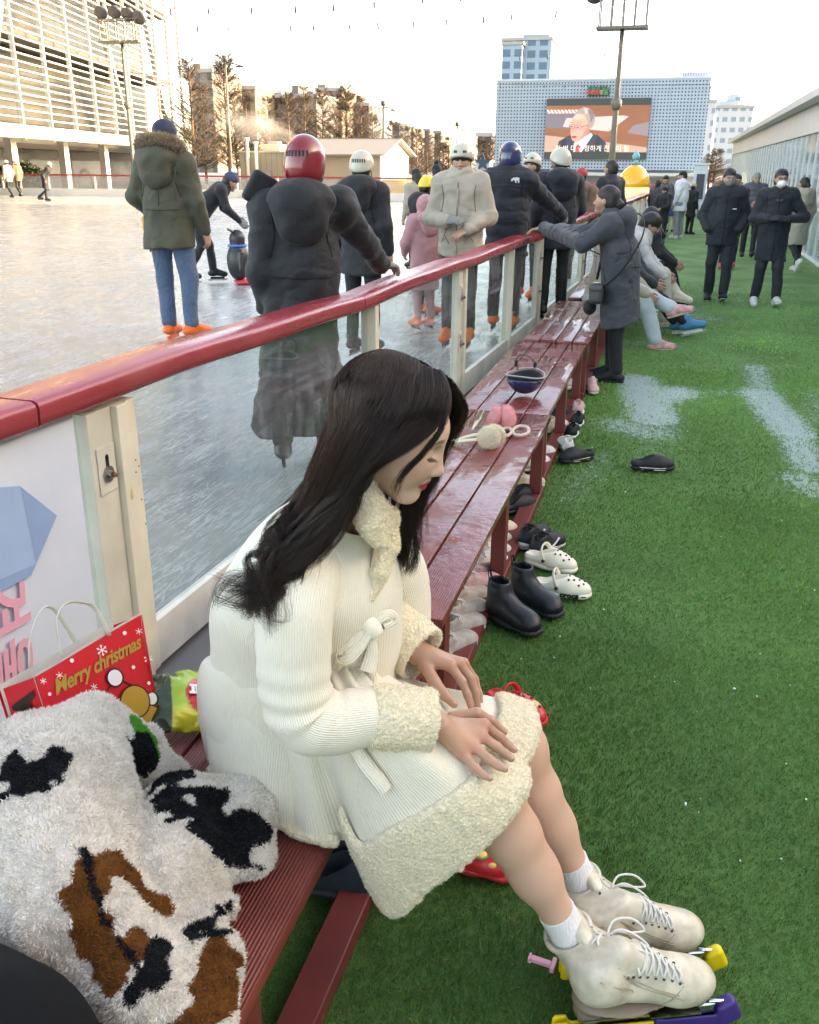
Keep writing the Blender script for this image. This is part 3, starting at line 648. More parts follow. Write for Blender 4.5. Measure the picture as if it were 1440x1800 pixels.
for px in (434, 449):
    p = aty(px, 247, 48.6); t = thing('vent_pipe', 'thin pale vent pipe in front of the tan container, %s' % ('taller and further left' if px == 434 else 'shorter, closer to the roof tank'), 'pipe', (p[0], 48.6, 0)); zz = p[2] if px == 434 else p[2]-.2
    MB().tube([(p[0], 48.6, -.03), (p[0], 48.6, zz)], .09, 8).build('pipe', M('pipe', (.6, .58, .52), .4), t, True, world=True); MB().tube([(p[0], 48.6, zz+.003), (p[0], 48.6, zz+.15)], .14, 8).build('cap', M('pipe', None or (.6, .58, .52)), t, True, world=True)
p = aty(462, 255, 50); t = thing('roof_tank', 'small cream tank on top of the tan container', 'tank', (p[0], 50, ct))
wbox('tank', (p[0], 50, ct+.085), (p[0]+1.0, 51, p[2]+.05), M('tank', (.6, .56, .45), .5), t, .04); wbox('lid', (p[0]+.2, 50.2, p[2]+.053), (p[0]+.8, 50.8, p[2]+.2), M('tanklid', (.5, .47, .4), .5), t, .03)
h0 = aty(518, 320, 50); h1 = aty(667, 320, 50); he = aty(667, 272, 50)[2]
k = thing('gable_shed', 'low cream shed with grey roof and bright white gable end', 'shed', (h1[0], 50, 0))
wbox('wall', (h0[0], 50, -.03), (h1[0], 55.5, he), M('shed_cream', (.34, .29, .21), .6, var=.08, vscale=1), k)
V = [(h1[0]+.004, 50, -.03), (h1[0]+.004, 55.5, -.03), (h1[0]+.004, 55.5, he), (h1[0]+.004, 52.75, he+.75), (h1[0]+.004, 50, he)]
obj('gable_wall', V+[(x+.08, y, z) for x, y, z in V], [(0, 1, 2, 3, 4), (9, 8, 7, 6, 5), (0, 5, 6, 1), (1, 6, 7, 2), (2, 7, 8, 3), (3, 8, 9, 4), (4, 9, 5, 0)], M('gable_white', (.5, .48, .44), .6), k, False, world=True)
MB().bar((h0[0]-.2, 51.2, he+.42), (h1[0]+.45, 51.2, he+.42), 3.4, .08, up=(0, -.26, .96)).bar((h0[0]-.2, 54.3, he+.42), (h1[0]+.45, 54.3, he+.42), 3.4, .08, up=(0, .26, .96)).build('roof', M('shed_roof', (.24, .22, .20), .6), k, world=True)
# snow bank and kit beyond the far barrier
for px, w_, hh, lb, c in ((672, .55, .95, 'yellow plastic barrier left of the yellow drum beyond the rink', (.75, .48, .04)), (705, 1.2, 1.0, 'fat yellow drum shaped float beyond the far barrier', (.78, .5, .04))):
    p = aty(px, 350, 46.6); t = thing('yellow_float', lb, 'float', (p[0], 46.6, 0))
    MB().tube([(p[0]-w_*.8, 46.6, hh*.55), (p[0]+w_*.8, 46.6, hh*.55)], hh*.5, 14).build('drum', M('float_yellow', c, .4), t, True, world=True)
    MB().bar((p[0]-w_*.7, 46.3, -.03), (p[0]-w_*.7, 46.3, .2), .12).bar((p[0]+w_*.7, 46.3, -.03), (p[0]+w_*.7, 46.3, .2), .12).build('feet', M('float_feet', (.2, .2, .2), .5), t, world=True)
for px, y, lb in ((472, 41.5, 'small orange red cone on the ice before the far barrier'),):
    p = atz(px, 356, ICE_Z); t = thing('traffic_cone', lb, 'cone', tuple(p)); MB().tube([p, p+A([0, 0, .5])], [.17, .03], 10).build('cone', M('cone_red', (.7, .09, .03), .5), t, True, world=True); MB().box(p+A([-.2, -.2, 0]), p+A([.2, .2, .04])).build('base', M('cone_red', (.7, .09, .03)), t, world=True)
# parked stuff beyond barrier: dark bushes
for px, y, r, lb in ((20, 47.5, 1.0, 'dark clipped bush at the left edge below the louvred building'), (50, 47.8, .9, 'dark clipped bush second from the left edge')):
    p = aty(px, 300, y); vq = sdf([ell((p[0], y, .7), (r, .7, .8))], .12, lambda P: .12*SN(7, seed=4)(P)); t = thing('bush', lb, 'bush', (p[0], y, 0))
    Pn, Nn = sample(*vq, 2600); V, Fc = join((vq[0], np.vstack([tris(vq[1])])), tufts(Pn, Nn, .22, .09)); obj('foliage', V, Fc, M('bush', (.035, .05, .025), .8, var=.3, vscale=3), t, False, world=True)
# --- light masts and street lamps
steel = M('mast_steel', (.16, .15, .13), .5, metal=.3, var=.15, vscale=2); lampm = M('lamp_dark', (.07, .07, .075), .4)
def mast(px, ptop, y, plat_w, label, lamps, zplat, rig):
    b = aty(px[1], ptop[1], y); x, yy = b[0], y; t = thing('light_mast', label, 'light mast', (x, y, 0)); zp = aty(px[0], zplat, y)[2]
    n = 12; zs = np.linspace(-.03, zp, n); MB().tube([(x, yy, z) for z in zs], np.linspace(.13, .075, n), 10).build('pole', steel, t, True, world=True)
    zc = zp*.62; MB().tube([(x, yy, zc-.22), (x, yy, zc-.1), (x, yy, zc+.1), (x, yy, zc+.22)], [.1, .19, .19, .09], 10).build('collar', steel, t, True, world=True)
    MB().box((x-plat_w/2, yy-.35, zp+.003), (x+plat_w/2, yy+.35, zp+.09)).build('platform', steel, t, world=True)
    mb = MB()
    for i in range(rig+1):
        xx = x-plat_w*.45+plat_w*.9*i/rig
        for s in (-.3, .3): mb.bar((xx, yy+s, zp+.1), (xx, yy+s, zp+1.0), .045)
    for s in (-.3, .3): mb.bar((x-plat_w*.5, yy+s, zp+1.02), (x+plat_w*.5, yy+s, zp+1.02), .05)
    mb.build('railing', steel, t, world=True)
    for dx, dz in lamps:
        c = A([x+dx, yy-.15, zp+dz]); lp = MB().tube([c+A([0, .22, .12]), c+A([0, .1, .06]), c+A([0, -.12, -.06]), c+A([0, -.16, -.08])], [.12, .24, .34, .31], 14).build('floodlight', lampm, t, True, world=True)
        MB().bar(c+A([0, .1, -.05]), A([c[0], yy, zp+1.0]), .05).build('bracket', steel, t, world=True)
mast((212, 232), (70, 262), 44.0, 2.2, 'tall light mast with four round lamps before the louvred building', ((-.85, 1.35), (-.1, 1.35), (.6, 1.25), (1.2, 1.1)), 76, 4)
mast((1098, 1075), (50, 290), 36.0, 1.75, 'tall light mast with open frame and lamps before the screen building', ((-1.0, 1.15), (-.72, 1.25)), 52, 4)
def lamp(px, top, base, y, arm, label):
    p = aty(px, top, y); t = thing('street_lamp', label, 'street lamp', (p[0], y, 0), group='street lamps')
    MB().tube([(p[0], y, -.03), (p[0], y, p[2])], [.11, .06], 8).build('pole', steel, t, True, world=True)
    MB().tube([(p[0], y, p[2]+.003), (p[0], y, p[2]+.35)], .2, 8).build('cap', lampm, t, True, world=True)
    MB().tube([(p[0], y, p[2]-.1), (p[0]+arm*.5, y, p[2]-.12), (p[0]+arm, y, p[2]-.25)], .05, 6).build('arm', steel, t, True, world=True)
    MB().box((p[0]+arm*.7, y-.12, p[2]-.36), (p[0]+arm*1.2, y+.12, p[2]-.26), .03).build('lamp_head', lampm, t, world=True)
lamp(396, 108, 310, 60, 1.1, 'tall street lamp among steam right of the louvred building'); lamp(674, 186, 300, 72, .8, 'blue grey street lamp above the white gable shed'); lamp(804, 222, 300, 85, .6, 'short far street lamp behind the cream front helmet')
# --- strings of bulbs over the rink
bm_ = M('bulb_dark', (.06, .06, .055), .4); wm_ = M('string_wire', (.08, .08, .08), .6)
rows = [(26.5, 35, 3, 300, 880, 67, 'near string of hanging bulbs, highest in the white sky'), (31, 63, 40, 340, 960, 54, 'second string of hanging bulbs below the highest one'), (41, 114, 106, 470, 1060, 43, 'third string of hanging bulbs, smaller and lower'), (56, 142, 160, 320, 1060, 33, 'far low string of tiny bulbs crossing to the screen building')]
for y, ya, yb, xa, xb, sp, lb in rows:
    pa = aty(xa, ya, y); pb = aty(xb, yb, y); t = thing('string_lights', lb, 'string lights', tuple((pa+pb)/2), group='strings of bulbs over the rink')
    n = int((xb-xa)/sp); pts = [pa+(pb-pa)*s+A([0, 0, .18-.0*s+.5*(s-.5)**2]) for s in np.linspace(-.6, 1.35, 40)]
    MB().tube(pts, .004 if y < 50 else .014, 5).build('wire', wm_, t, True, world=True)
    for i in range(n+1):
        s = (i+.3*RNG.random())/n; p = pa+(pb-pa)*s+A([0, 0, .18+.5*(s-.5)**2]); l = .19*RNG.uniform(.8, 1.15); tl = RNG.normal(0, .012)
        MB().tube([p, p-A([tl*.3, 0, .05]), p-A([tl, 0, l])], [.014, .03, .022], 6).build('bulb', bm_, t, True, world=True)
for px, py, y in ((1155, 150, 30), (1118, 78, 24), (1236, 22, 24), (1200, 66, 27), (1246, 108, 32), (1380, 30, 24), (1290, 60, 30)): pass
# --- steam drifting over the trees
g = NT('steam_vapour'); g.t.nodes.remove(g.b); pv = g.n('VolumePrincipled'); c = g.obj((1, 1, 1)); ln = g.n('VectorMath', operation='LENGTH'); g.set(ln.inputs[0], g.obj(src='Object'))
ns = g.noise(g.obj((1.6, 1.6, 1.6)), 1.4, 5, .65); dn = g.math('MULTIPLY', g.rng(g.math('ADD', g.math('MULTIPLY', ns, 1.6), g.math('MULTIPLY', ln.outputs['Value'], -.85)), .25, .75), .30)
g.set(pv.inputs['Density'], dn); pv.inputs['Color'].default_value = (.95, .93, .95, 1); g.t.links.new(pv.outputs[0], g.out.inputs['Volume'])
p = aty(452, 222, 57); V, Q = sdf([ell((0, 0, 0), (1, 1, 1))], .14); st = obj('steam', V*1.0, Q, g.m); st.location = p; st.scale = (4.2, 1.6, 1.5); st.rotation_euler = (0, .28, 0); tag(st, 'white steam drifting left from behind the tan container', 'steam', kind='stuff')
# --- cabin on the right of the walkway
cw_ = M('cabin_white', (.48, .48, .49), .5, var=.06, vscale=2); cg = M('cabin_grey', (.26, .265, .27), .5, var=.06, vscale=1.5); al = M('aluminium', (.62, .63, .63), .35, metal=.4)
X0 = 2.62; kb = thing('glass_cabin', 'long low white cabin with glass front and grey roof edge', 'cabin', (X0, 35, 0)); Y0, Y1 = 9.0, 58.0
MB().box((X0-.02, Y0, 2.98), (6.5, Y1+.3, 3.22)).build('roof', cg, kb, world=True)
MB().box((X0-.3, Y0, 3.0), (X0-.022, Y1+.3, 3.16), .01).build('gutter', M('gutter', (.42, .42, .43), .4), kb, world=True)
MB().box((X0, Y0, 2.42), (X0+.2, Y1, 2.977)).build('fascia', cw_, kb, world=True)
MB().box((X0+1.6, Y0, -.02), (X0+1.7, Y1-.2, 2.41)).build('back_wall', M('cabin_inner', (.30, .36, .40), .6, var=.3, vscale=.9), kb, world=True)
MB().box((X0, Y1-.18, -.02), (X0+1.59, Y1, 2.417)).build('end_wall', cw_, kb, world=True)
g = NT('cabin_glass'); g.p(Base_Color=(.35, .45, .50), Roughness=.03, Specular_IOR_Level=.9); tr = g.n('BsdfTransparent'); mx = g.n('MixShader'); lw = g.n('LayerWeight'); lw.inputs[0].default_value = .35; g.set(mx.inputs[0], g.rng(lw.outputs['Facing'], 0, 1, .25, .9))
tr.inputs[0].default_value = (.75, .86, .9, 1); g.t.links.new(tr.outputs[0], mx.inputs[1]); g.t.links.new(g.b.outputs[0], mx.inputs[2]); g.t.links.new(mx.outputs[0], g.out.inputs[0])
yy = Y0
poster = [M('poster_green', (.16, .42, .14), .5, var=.6, vscale=3), M('poster_yellow', (.62, .46, .12), .5, var=.5, vscale=3), M('poster_mix', (.35, .45, .2), .5, var=.6, vscale=4)]
i = 0
while yy < Y1-.5:
    MB().box((X0+.03, yy, .05), (X0+.09, yy+.06, 2.415)).build('mullion', al, kb, world=True)
    MB().box((X0+.055, yy+.063, .08), (X0+.065, yy+.997, 2.41)).build('glass_pane', g.m, kb, world=True)
    if i % 3 != 2: MB().box((X0+.075, yy+.08, .12), (X0+.085, yy+.98, .85)).build('poster', poster[i % 3], kb, world=True)
    yy += 1.0; i += 1
MB().box((X0-.01, Y0, -.01), (X0+.12, Y1, .05)).build('sill', M('sill_white', (.72, .73, .73), .4), kb, world=True)
MB().box((X0+.01, Y0, .93), (X0+.029, Y1, .98)).build('push_bar', al, kb, world=True)
# white hut panels beyond the cabin / kiosk with a dark screen
for px0, px1, top, y, lb in ((1222, 1246, 290, 40, 'white kiosk with dark panel before the screen building'), (837, 861, 285, 44, 'white hut with a dark star and door beyond the rink')):
    p = aty(px0, top, y); q = aty(px1, top, y); t = thing('kiosk', lb, 'kiosk', ((p[0]+q[0])/2, y, 0))
    wbox('wall', (p[0], y, -.03), (q[0], y+.8, p[2]), M('kiosk_white', (.62, .68, .74), .5), t)
    m0 = p[0]+(q[0]-p[0])*.22; m1 = p[0]+(q[0]-p[0])*.8; wbox('dark_panel', (m0, y-.05, p[2]*.30), (m1, y-.003, p[2]*.82), M('kiosk_dark', (.05, .06, .08), .3), t)
    wbox('roof', (p[0]-.06, y-.06, p[2]+.002), (q[0]+.06, y+.86, p[2]+.07), M('kiosk_white', (.62, .68, .74)), t)
    if px0 < 900:
        c = aty(849, 286, y-.1); pts = [((.42 if i % 2 == 0 else .17)*math.sin(i*math.pi/5), (.42 if i % 2 == 0 else .17)*math.cos(i*math.pi/5)) for i in range(10)]
        MB().prism(pts, c, (1, 0, 0), (0, 0, 1), .04).build('star', M('dark_star', (.03, .06, .09), .5), t, world=True)
# yellow dome stall
p = aty(1113, 337, 26.0); rr = .42; c = A([p[0], 26, aty(1113, 329, 26)[2]])
t = thing('dome_stall', 'big shiny yellow dome topped booth with warm lights under it', 'booth', (p[0], 26, 0))
obj('dome', *sdf([ell(c, (rr, rr, .56), k=0), slab(c, (0, 0, 1))], .06), M('dome_yellow', (.80, .40, .015), .2, coat=.6), t, world=True)
MB().tube([c-A([0, 0, .30]), c-A([0, 0, .003])], rr*.97, 24).build('light_band', M('warm_band', (.7, .5, .3), .5, emit=.12, ecol=(1, .62, .25)), t, True, world=True)
MB().tube([A([c[0], c[1], 0]), c-A([0, 0, .305])], rr*.85, 20).build('counter', M('stall_white', (.66, .66, .64), .5), t, True, world=True)
MB().tube([c+A([0, 0, .55]), c+A([0, 0, .68])], [.07, .05], 10).tube([c+A([0, 0, .683]), c+A([0, 0, .76]), c+A([0, 0, .88])], [.08, .10, .04], 10).build('finial', M('teal', (.12, .42, .45), .4), t, True, world=True)
# ================================================================ near rink barrier
rb = thing('rink_barrier', 'near rink barrier with thick red top rail, cream posts and scuffed clear panes', 'barrier', (bar_x(5), 5, 0))
g = NT('rail_red'); v = g.obj(); n1 = g.noise(v, 3, 4); n2 = g.noise(v, 45, 5, .7); n3 = g.noise(g.obj((1, .25, 1)), 5, 4, .6)
g.p(Base_Color=g.mix(g.rng(n3, .5, .72), g.mix(n1, (.27, .028, .036), (.36, .048, .058)), (.36, .085, .09)), Roughness=g.rng(n3, .42, .58, .2, .42), Coat_Weight=.12, Coat_Roughness=.2)
g.bump(g.math('ADD', n2, g.math('MULTIPLY', n3, 4)), .22, .004)
rail_m = g.m
def rail_z(y): return float(np.interp(y, [-2, 2, 4.7, 7, 9.5, 33], [1.045, 1.031, 1.004, .998, 1.004, 1.004]))
def rail_seg(y0, y1, drop=0.0):
    prof = A([(-.175, 0), (-.168, .066), (-.150, .080), (-.016, .078), (-.004, .070), (0, .056), (-.002, .012), (-.014, 0)])
    n = 14; V = []
    for i, y in enumerate(np.linspace(y0, y1, n)):
        wv = .006*math.sin(y*2.3+1)+.004*math.sin(y*5.1); e = -.004 if i in (0, n-1) else 0
        for x, z in prof: V.append((bar_x(y)+x*(1+e*8)+wv*.6, y, rail_z(y)+z*(1+e*6)+wv+drop*(i/(n-1)-.5)))
    k = len(prof); V = A(V); V = np.vstack([V, V[:k], V[-k:]])
    Fq = [tuple(q) for q in grid_faces(n, k, True)[:, ::-1]]+[tuple(range(n*k, n*k+k)), tuple(range(n*k+k, n*k+2*k))[::-1]]
    obj('top_rail', V, Fq, rail_m, rb, True, world=True)
for y0, y1, d in ((-2, 2.02, .004), (2.03, 4.55, -.006), (4.56, 7.0, .01), (7.01, 9.45, -.008), (9.46, 12, .006), (12.01, 16, 0), (16.01, 20, 0), (20.01, 26, 0), (26.01, 33, 0)): rail_seg(y0, y1, d)
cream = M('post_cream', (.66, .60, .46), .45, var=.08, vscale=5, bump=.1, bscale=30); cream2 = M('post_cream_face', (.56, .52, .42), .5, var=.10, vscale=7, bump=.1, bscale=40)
stain = M('stain', (.50, .38, .17), .7, var=.3, vscale=60); boltm = M('bolt_steel', (.34, .33, .31), .3, metal=.9, bump=.3, bscale=200); rust = M('rust', (.22, .09, .05), .7, var=.4, vscale=150); slot = M('slot_black', (.01, .01, .01), .7)
POSTS = [(-1.4, 1), (.4, 0), (2.39, 1), (4.75, 0), (6.72, 1), (8.45, 0), (10.0, 1), (11.7, 0), (13.5, 1), (15.3, 0), (17, 1), (19, 0), (21, 1), (23, 0), (25, 1), (27.5, 0), (30, 1)]
zt_ = 1.002
for y, dbl in POSTS:
    x = bar_x(y)-.02
    po = MB().box((x-.085, y, .02), (x, y+.062, zt_), .004).build('post', cream, rb, world=True)
    if dbl:
        MB().box((x-.075, y+.065, .02), (x-.012, y+.118, zt_), .004).build('post', cream, rb, world=True)
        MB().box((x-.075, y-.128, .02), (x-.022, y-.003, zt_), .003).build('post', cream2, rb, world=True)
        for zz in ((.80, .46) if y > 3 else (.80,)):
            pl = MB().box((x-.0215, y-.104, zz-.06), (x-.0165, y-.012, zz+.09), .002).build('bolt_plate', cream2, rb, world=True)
            MB().box((x-.0157, y-.066, zz+.012), (x-.0145, y-.050, zz+.055)).tube([(x-.0157, y-.058, zz+.055), (x-.0145, y-.058, zz+.055)], .008, 10).build('slot', slot, pl, world=True)
            MB().tube([(x-.0155, y-.060, zz), (x-.010, y-.060, zz)], .026, 18).tube([(x-.0099, y-.060, zz), (x+.002, y-.060, zz)], .013, 6).build('bolt', boltm, pl, world=True)
            MB().tube([(x+.0021, y-.060, zz), (x+.014, y-.060, zz)], .008, 8).build('bolt_tip', rust, pl, True, world=True)
        if y < 3:
            V, Q = sdf([cone((x-.0005, y+.030, .70), (x-.0005, y+.036, .84), .005, .0025, k=.003, flat=.2, fdir=(1, 0, 0)), cone((x-.0005, y+.030, .69), (x-.0005, y+.030, .705), .0075, .006, k=.003, flat=.2, fdir=(1, 0, 0))], .0016); obj('stain', V, Q, stain, rb, world=True)
            mb = MB()
            for zz, dy in ((.90, .14), (.80, .155), (.775, .17), (.76, .15), (.66, .165), (.57, .175)): mb.tube([(x-.0125, y+dy-.065, zz), (x-.0105, y+dy-.065, zz)], .0028, 8)
            mb.build('screw_hole', slot, rb, world=True)
# panes: clear sheet with scuffs and dirt
g = NT('pane_clear'); v = g.obj(); s1 = g.noise(g.obj((1, 1, .35)), 16, 6, .7); s2 = g.noise(v, 2.3, 4, .6); s3 = g.noise(g.obj((1, .35, 2.2), (.5, 0, 0)), 60, 4, .7)
haze = g.math('ADD', g.math('MULTIPLY', g.rng(s1, .50, .74), g.rng(s2, .38, .66, .12, .75)), g.math('MULTIPLY', g.rng(s3, .60, .72), .22))
haze = g.math('ADD', haze, .13, clamp=True)
g.p(Base_Color=(.62, .66, .66), Roughness=.5)
tr = g.n('BsdfTransparent'); tr.inputs[0].default_value = (.90, .94, .93, 1); gl = g.n('BsdfGlossy'); gl.inputs['Roughness'].default_value = .02; gl.inputs[0].default_value = (.8, .8, .8, 1)
lw = g.n('LayerWeight'); lw.inputs[0].default_value = .12; m1 = g.n('MixShader'); m2 = g.n('MixShader'); g.set(m1.inputs[0], g.math('MULTIPLY', lw.outputs['Fresnel'], .16)); g.t.links.new(tr.outputs[0], m1.inputs[1]); g.t.links.new(gl.outputs[0], m1.inputs[2])
g.set(m2.inputs[0], g.math('MULTIPLY', haze, .30)); g.t.links.new(m1.outputs[0], m2.inputs[1]); g.t.links.new(g.b.outputs[0], m2.inputs[2]); g.t.links.new(m2.outputs[0], g.out.inputs[0])
pane_m = g.m
for (ya, da), (yb, db) in zip(POSTS[:-1], POSTS[1:]):
    a0 = ya+(.123 if da else .067); b0 = yb-(.135 if db else .005)
    MB().bar((bar_x(a0)-.07, a0, .61), (bar_x(b0)-.07, b0, .61), .006, .84, up=(0, 0, 1)).build('pane', pane_m, rb, world=True)
    MB().bar((bar_x(a0)-.07, a0, .1), (bar_x(b0)-.07, b0, .1), .04, .17, up=(0, 0, 1)).build('kick_board', M('kick_near', (.62, .60, .54), .5, var=.15, vscale=6), rb, world=True)
# printed sheet hung inside the first pane
g = NT('banner_sheet'); v = g.obj(); n = g.noise(v, 2.2, 3); n2 = g.noise(g.obj((1, 2, .5)), 3.2, 2)
g.p(Base_Color=g.mix(g.rng(n, .3, .7), (.52, .57, .64), (.64, .68, .73)), Roughness=.42); g.bump(n2, .35, .03)
bnr = thing('banner', 'pale blue printed sheet with blue ice cube and pink letters inside the first pane', 'banner', (bar_x(1)-.03, 1.0, .5))
def bx_(y, off=0): return bar_x(y)-.058+off
YE = atx(140, 900, bar_x(1.9)-.06)[1]
V = []; nY, nZ = 30, 24
for i, yy in enumerate(np.linspace(-.6, YE, nY)):
    for zz in np.linspace(.24, 1.03, nZ): V.append((bx_(yy)+.004*math.sin(yy*5+zz*3), yy, zz))
obj('sheet', V, grid_faces(nY, nZ), g.m, bnr, world=True)
def onb(px, py, o=.008):
    p = atx(px, py, bar_x(1.5)-.05); p[0] = bx_(p[1], o); return p
hexm = M('hex_blue', (.30, .42, .60), .5, var=.06, vscale=5); hexd = M('hex_blue_dark', (.22, .33, .51), .5, var=.06, vscale=5)
pts = [onb(*q) for q in ((-60, 860), (25, 853), (32, 880), (55, 990), (-60, 1040))]
obj('ice_cube_print', [*pts], [tuple(range(len(pts)))[::-1]], hexm, bnr, False, world=True)
pts = [onb(*q, .0085) for q in ((25, 853), (89, 905), (46, 1010), (0, 1036), (-60, 1062), (-60, 1041), (54, 990), (32, 880))]
obj('ice_cube_side', pts, [(7, 6, 2, 1, 0), (6, 5, 4, 3, 2)], hexd, bnr, False, world=True)
pc = onb(5, 1125, .009); V, Fc = place_text('겨울', .19, pc, (0, -.12, -1), (0, 1, -.08), extrude=.0008, bold=.004); obj('lettering', V, Fc, M('pink_print', (.72, .34, .42), .5), bnr, False, world=True)
# ================================================================ benches
g = NT('bench_paint'); v = g.obj(); xyz = g.xyz(v)
rib = g.math('SINE', g.math('MULTIPLY', xyz[0], 2*math.pi/.0075)); wetg = g.rng(xyz[1], 1.9, 2.9)
na = g.noise(g.obj((1, .6, 1)), 34, 4, .55); nb_ = g.noise(v, 3.1, 4, .6); nc = g.noise(g.obj((1, .5, 1)), 11, 5, .6); nd = g.noise(g.obj((1, .12, 1)), 40, 5, .7); ne = g.noise(v, 7, 3)
film = g.math('MULTIPLY', wetg, g.rng(nb_, .38, .50))
wear = g.math('MULTIPLY', g.rng(nd, .66, .72), g.rng(ne, .52, .62))
colr = g.mix(g.rng(nc, .3, .7), (.15, .027, .022), (.25, .052, .042)); colr = g.mix(g.math('MULTIPLY', wear, g.rng(wetg, 0, 1, 1, .2)), colr, (.42, .27, .15)); colr = g.mix(g.math('MULTIPLY', film, .35), colr, (.17, .030, .028))
g.p(Base_Color=colr, Roughness=g.rng(film, 0, 1, .42, .09), Coat_Weight=g.math('MULTIPLY', film, .55), Coat_Roughness=.06, Specular_IOR_Level=.5)
h_ = g.math('ADD', g.math('MULTIPLY', rib, g.rng(film, 0, 1, .16, .03)), g.math('MULTIPLY', g.math('ADD', na, g.math('MULTIPLY', nc, .8)), g.rng(film, 0, 1, .12, 1.15)))
g.bump(h_, .85, .008); bench_m = g.m
g = NT('bench_frame'); v = g.obj(); n = g.noise(v, 14, 4); n2 = g.noise(g.obj((1, .3, .3)), 50, 5, .7)
g.p(Base_Color=g.mix(g.rng(n2, .66, .74), g.mix(n, (.13, .022, .019), (.20, .038, .032)), (.34, .22, .13)), Roughness=.45); g.bump(n2, .2, .004); bfr = g.m
BN = [(-.55, 2.30, -1.10, -.535, .44, 'nearest dark red slatted bench carrying the seated woman and the fleece'), (2.325, 4.80, -1.10, -.545, .45, 'dark red wet bench with the earmuffs on it'),
      (4.82, 7.02, -1.09, -.565, .44, 'wet red bench with the upturned blue helmet'), (7.04, 9.3, -1.05, -.55, .455, 'wet red bench in front of the woman in the grey coat'), (9.6, 12.0, -1.0, -.45, .45, 'far red bench under the seated skaters'), (12.2, 14.6, -.95, -.4, .45, 'farthest red bench beyond the seated skaters')]
for y0, y1, xb, xf, z, lb in BN:
    t = thing('bench', lb, 'bench', ((xb+xf)/2, (y0+y1)/2, 0), group='red benches along the rink')
    wd = (xf-xb)/4
    for i in range(4):
        dz = RNG.uniform(-.002, .002); xa = xb+i*wd+.004; q = xb+(i+1)*wd-.004+(0 if i < 3 else .004)
        MB().box((xa, y0+RNG.uniform(0, .012), z-.032+dz), (q, y1-RNG.uniform(0, .012), z+dz), .004).build('plank', bench_m, t, True, world=True)
    L = y1-y0
    MB().box((xb+.02, y0+.02, z-.10), (xb+.06, y1-.02, z-.036)).build('apron', bfr, t, world=True)
    for s in (.40 if y0 < 0 else .06, .55 if y0 < 0 else .5, .95):
        yy = y0+L*s
        for xx in (xf-.075, xb+.03):
            MB().box((xx, yy-.035, .052), (xx+.06, yy+.035, z-.036), .003).build('leg', bfr, t, world=True)
        MB().box((xb+.092, yy-.03, z-.09), (xf-.078, yy+.03, z-.036)).build('crossbar', bfr, t, world=True)
    MB().box((xf-.09, y0+.01, -.004), (xf-.012, y1-.01, .05), .004).build('ground_rail', bfr, t, world=True)
    MB().box((xb+.03, y0+.01, -.004), (xb+.09, y1-.01, .05), .004).build('ground_rail', bfr, t, world=True)
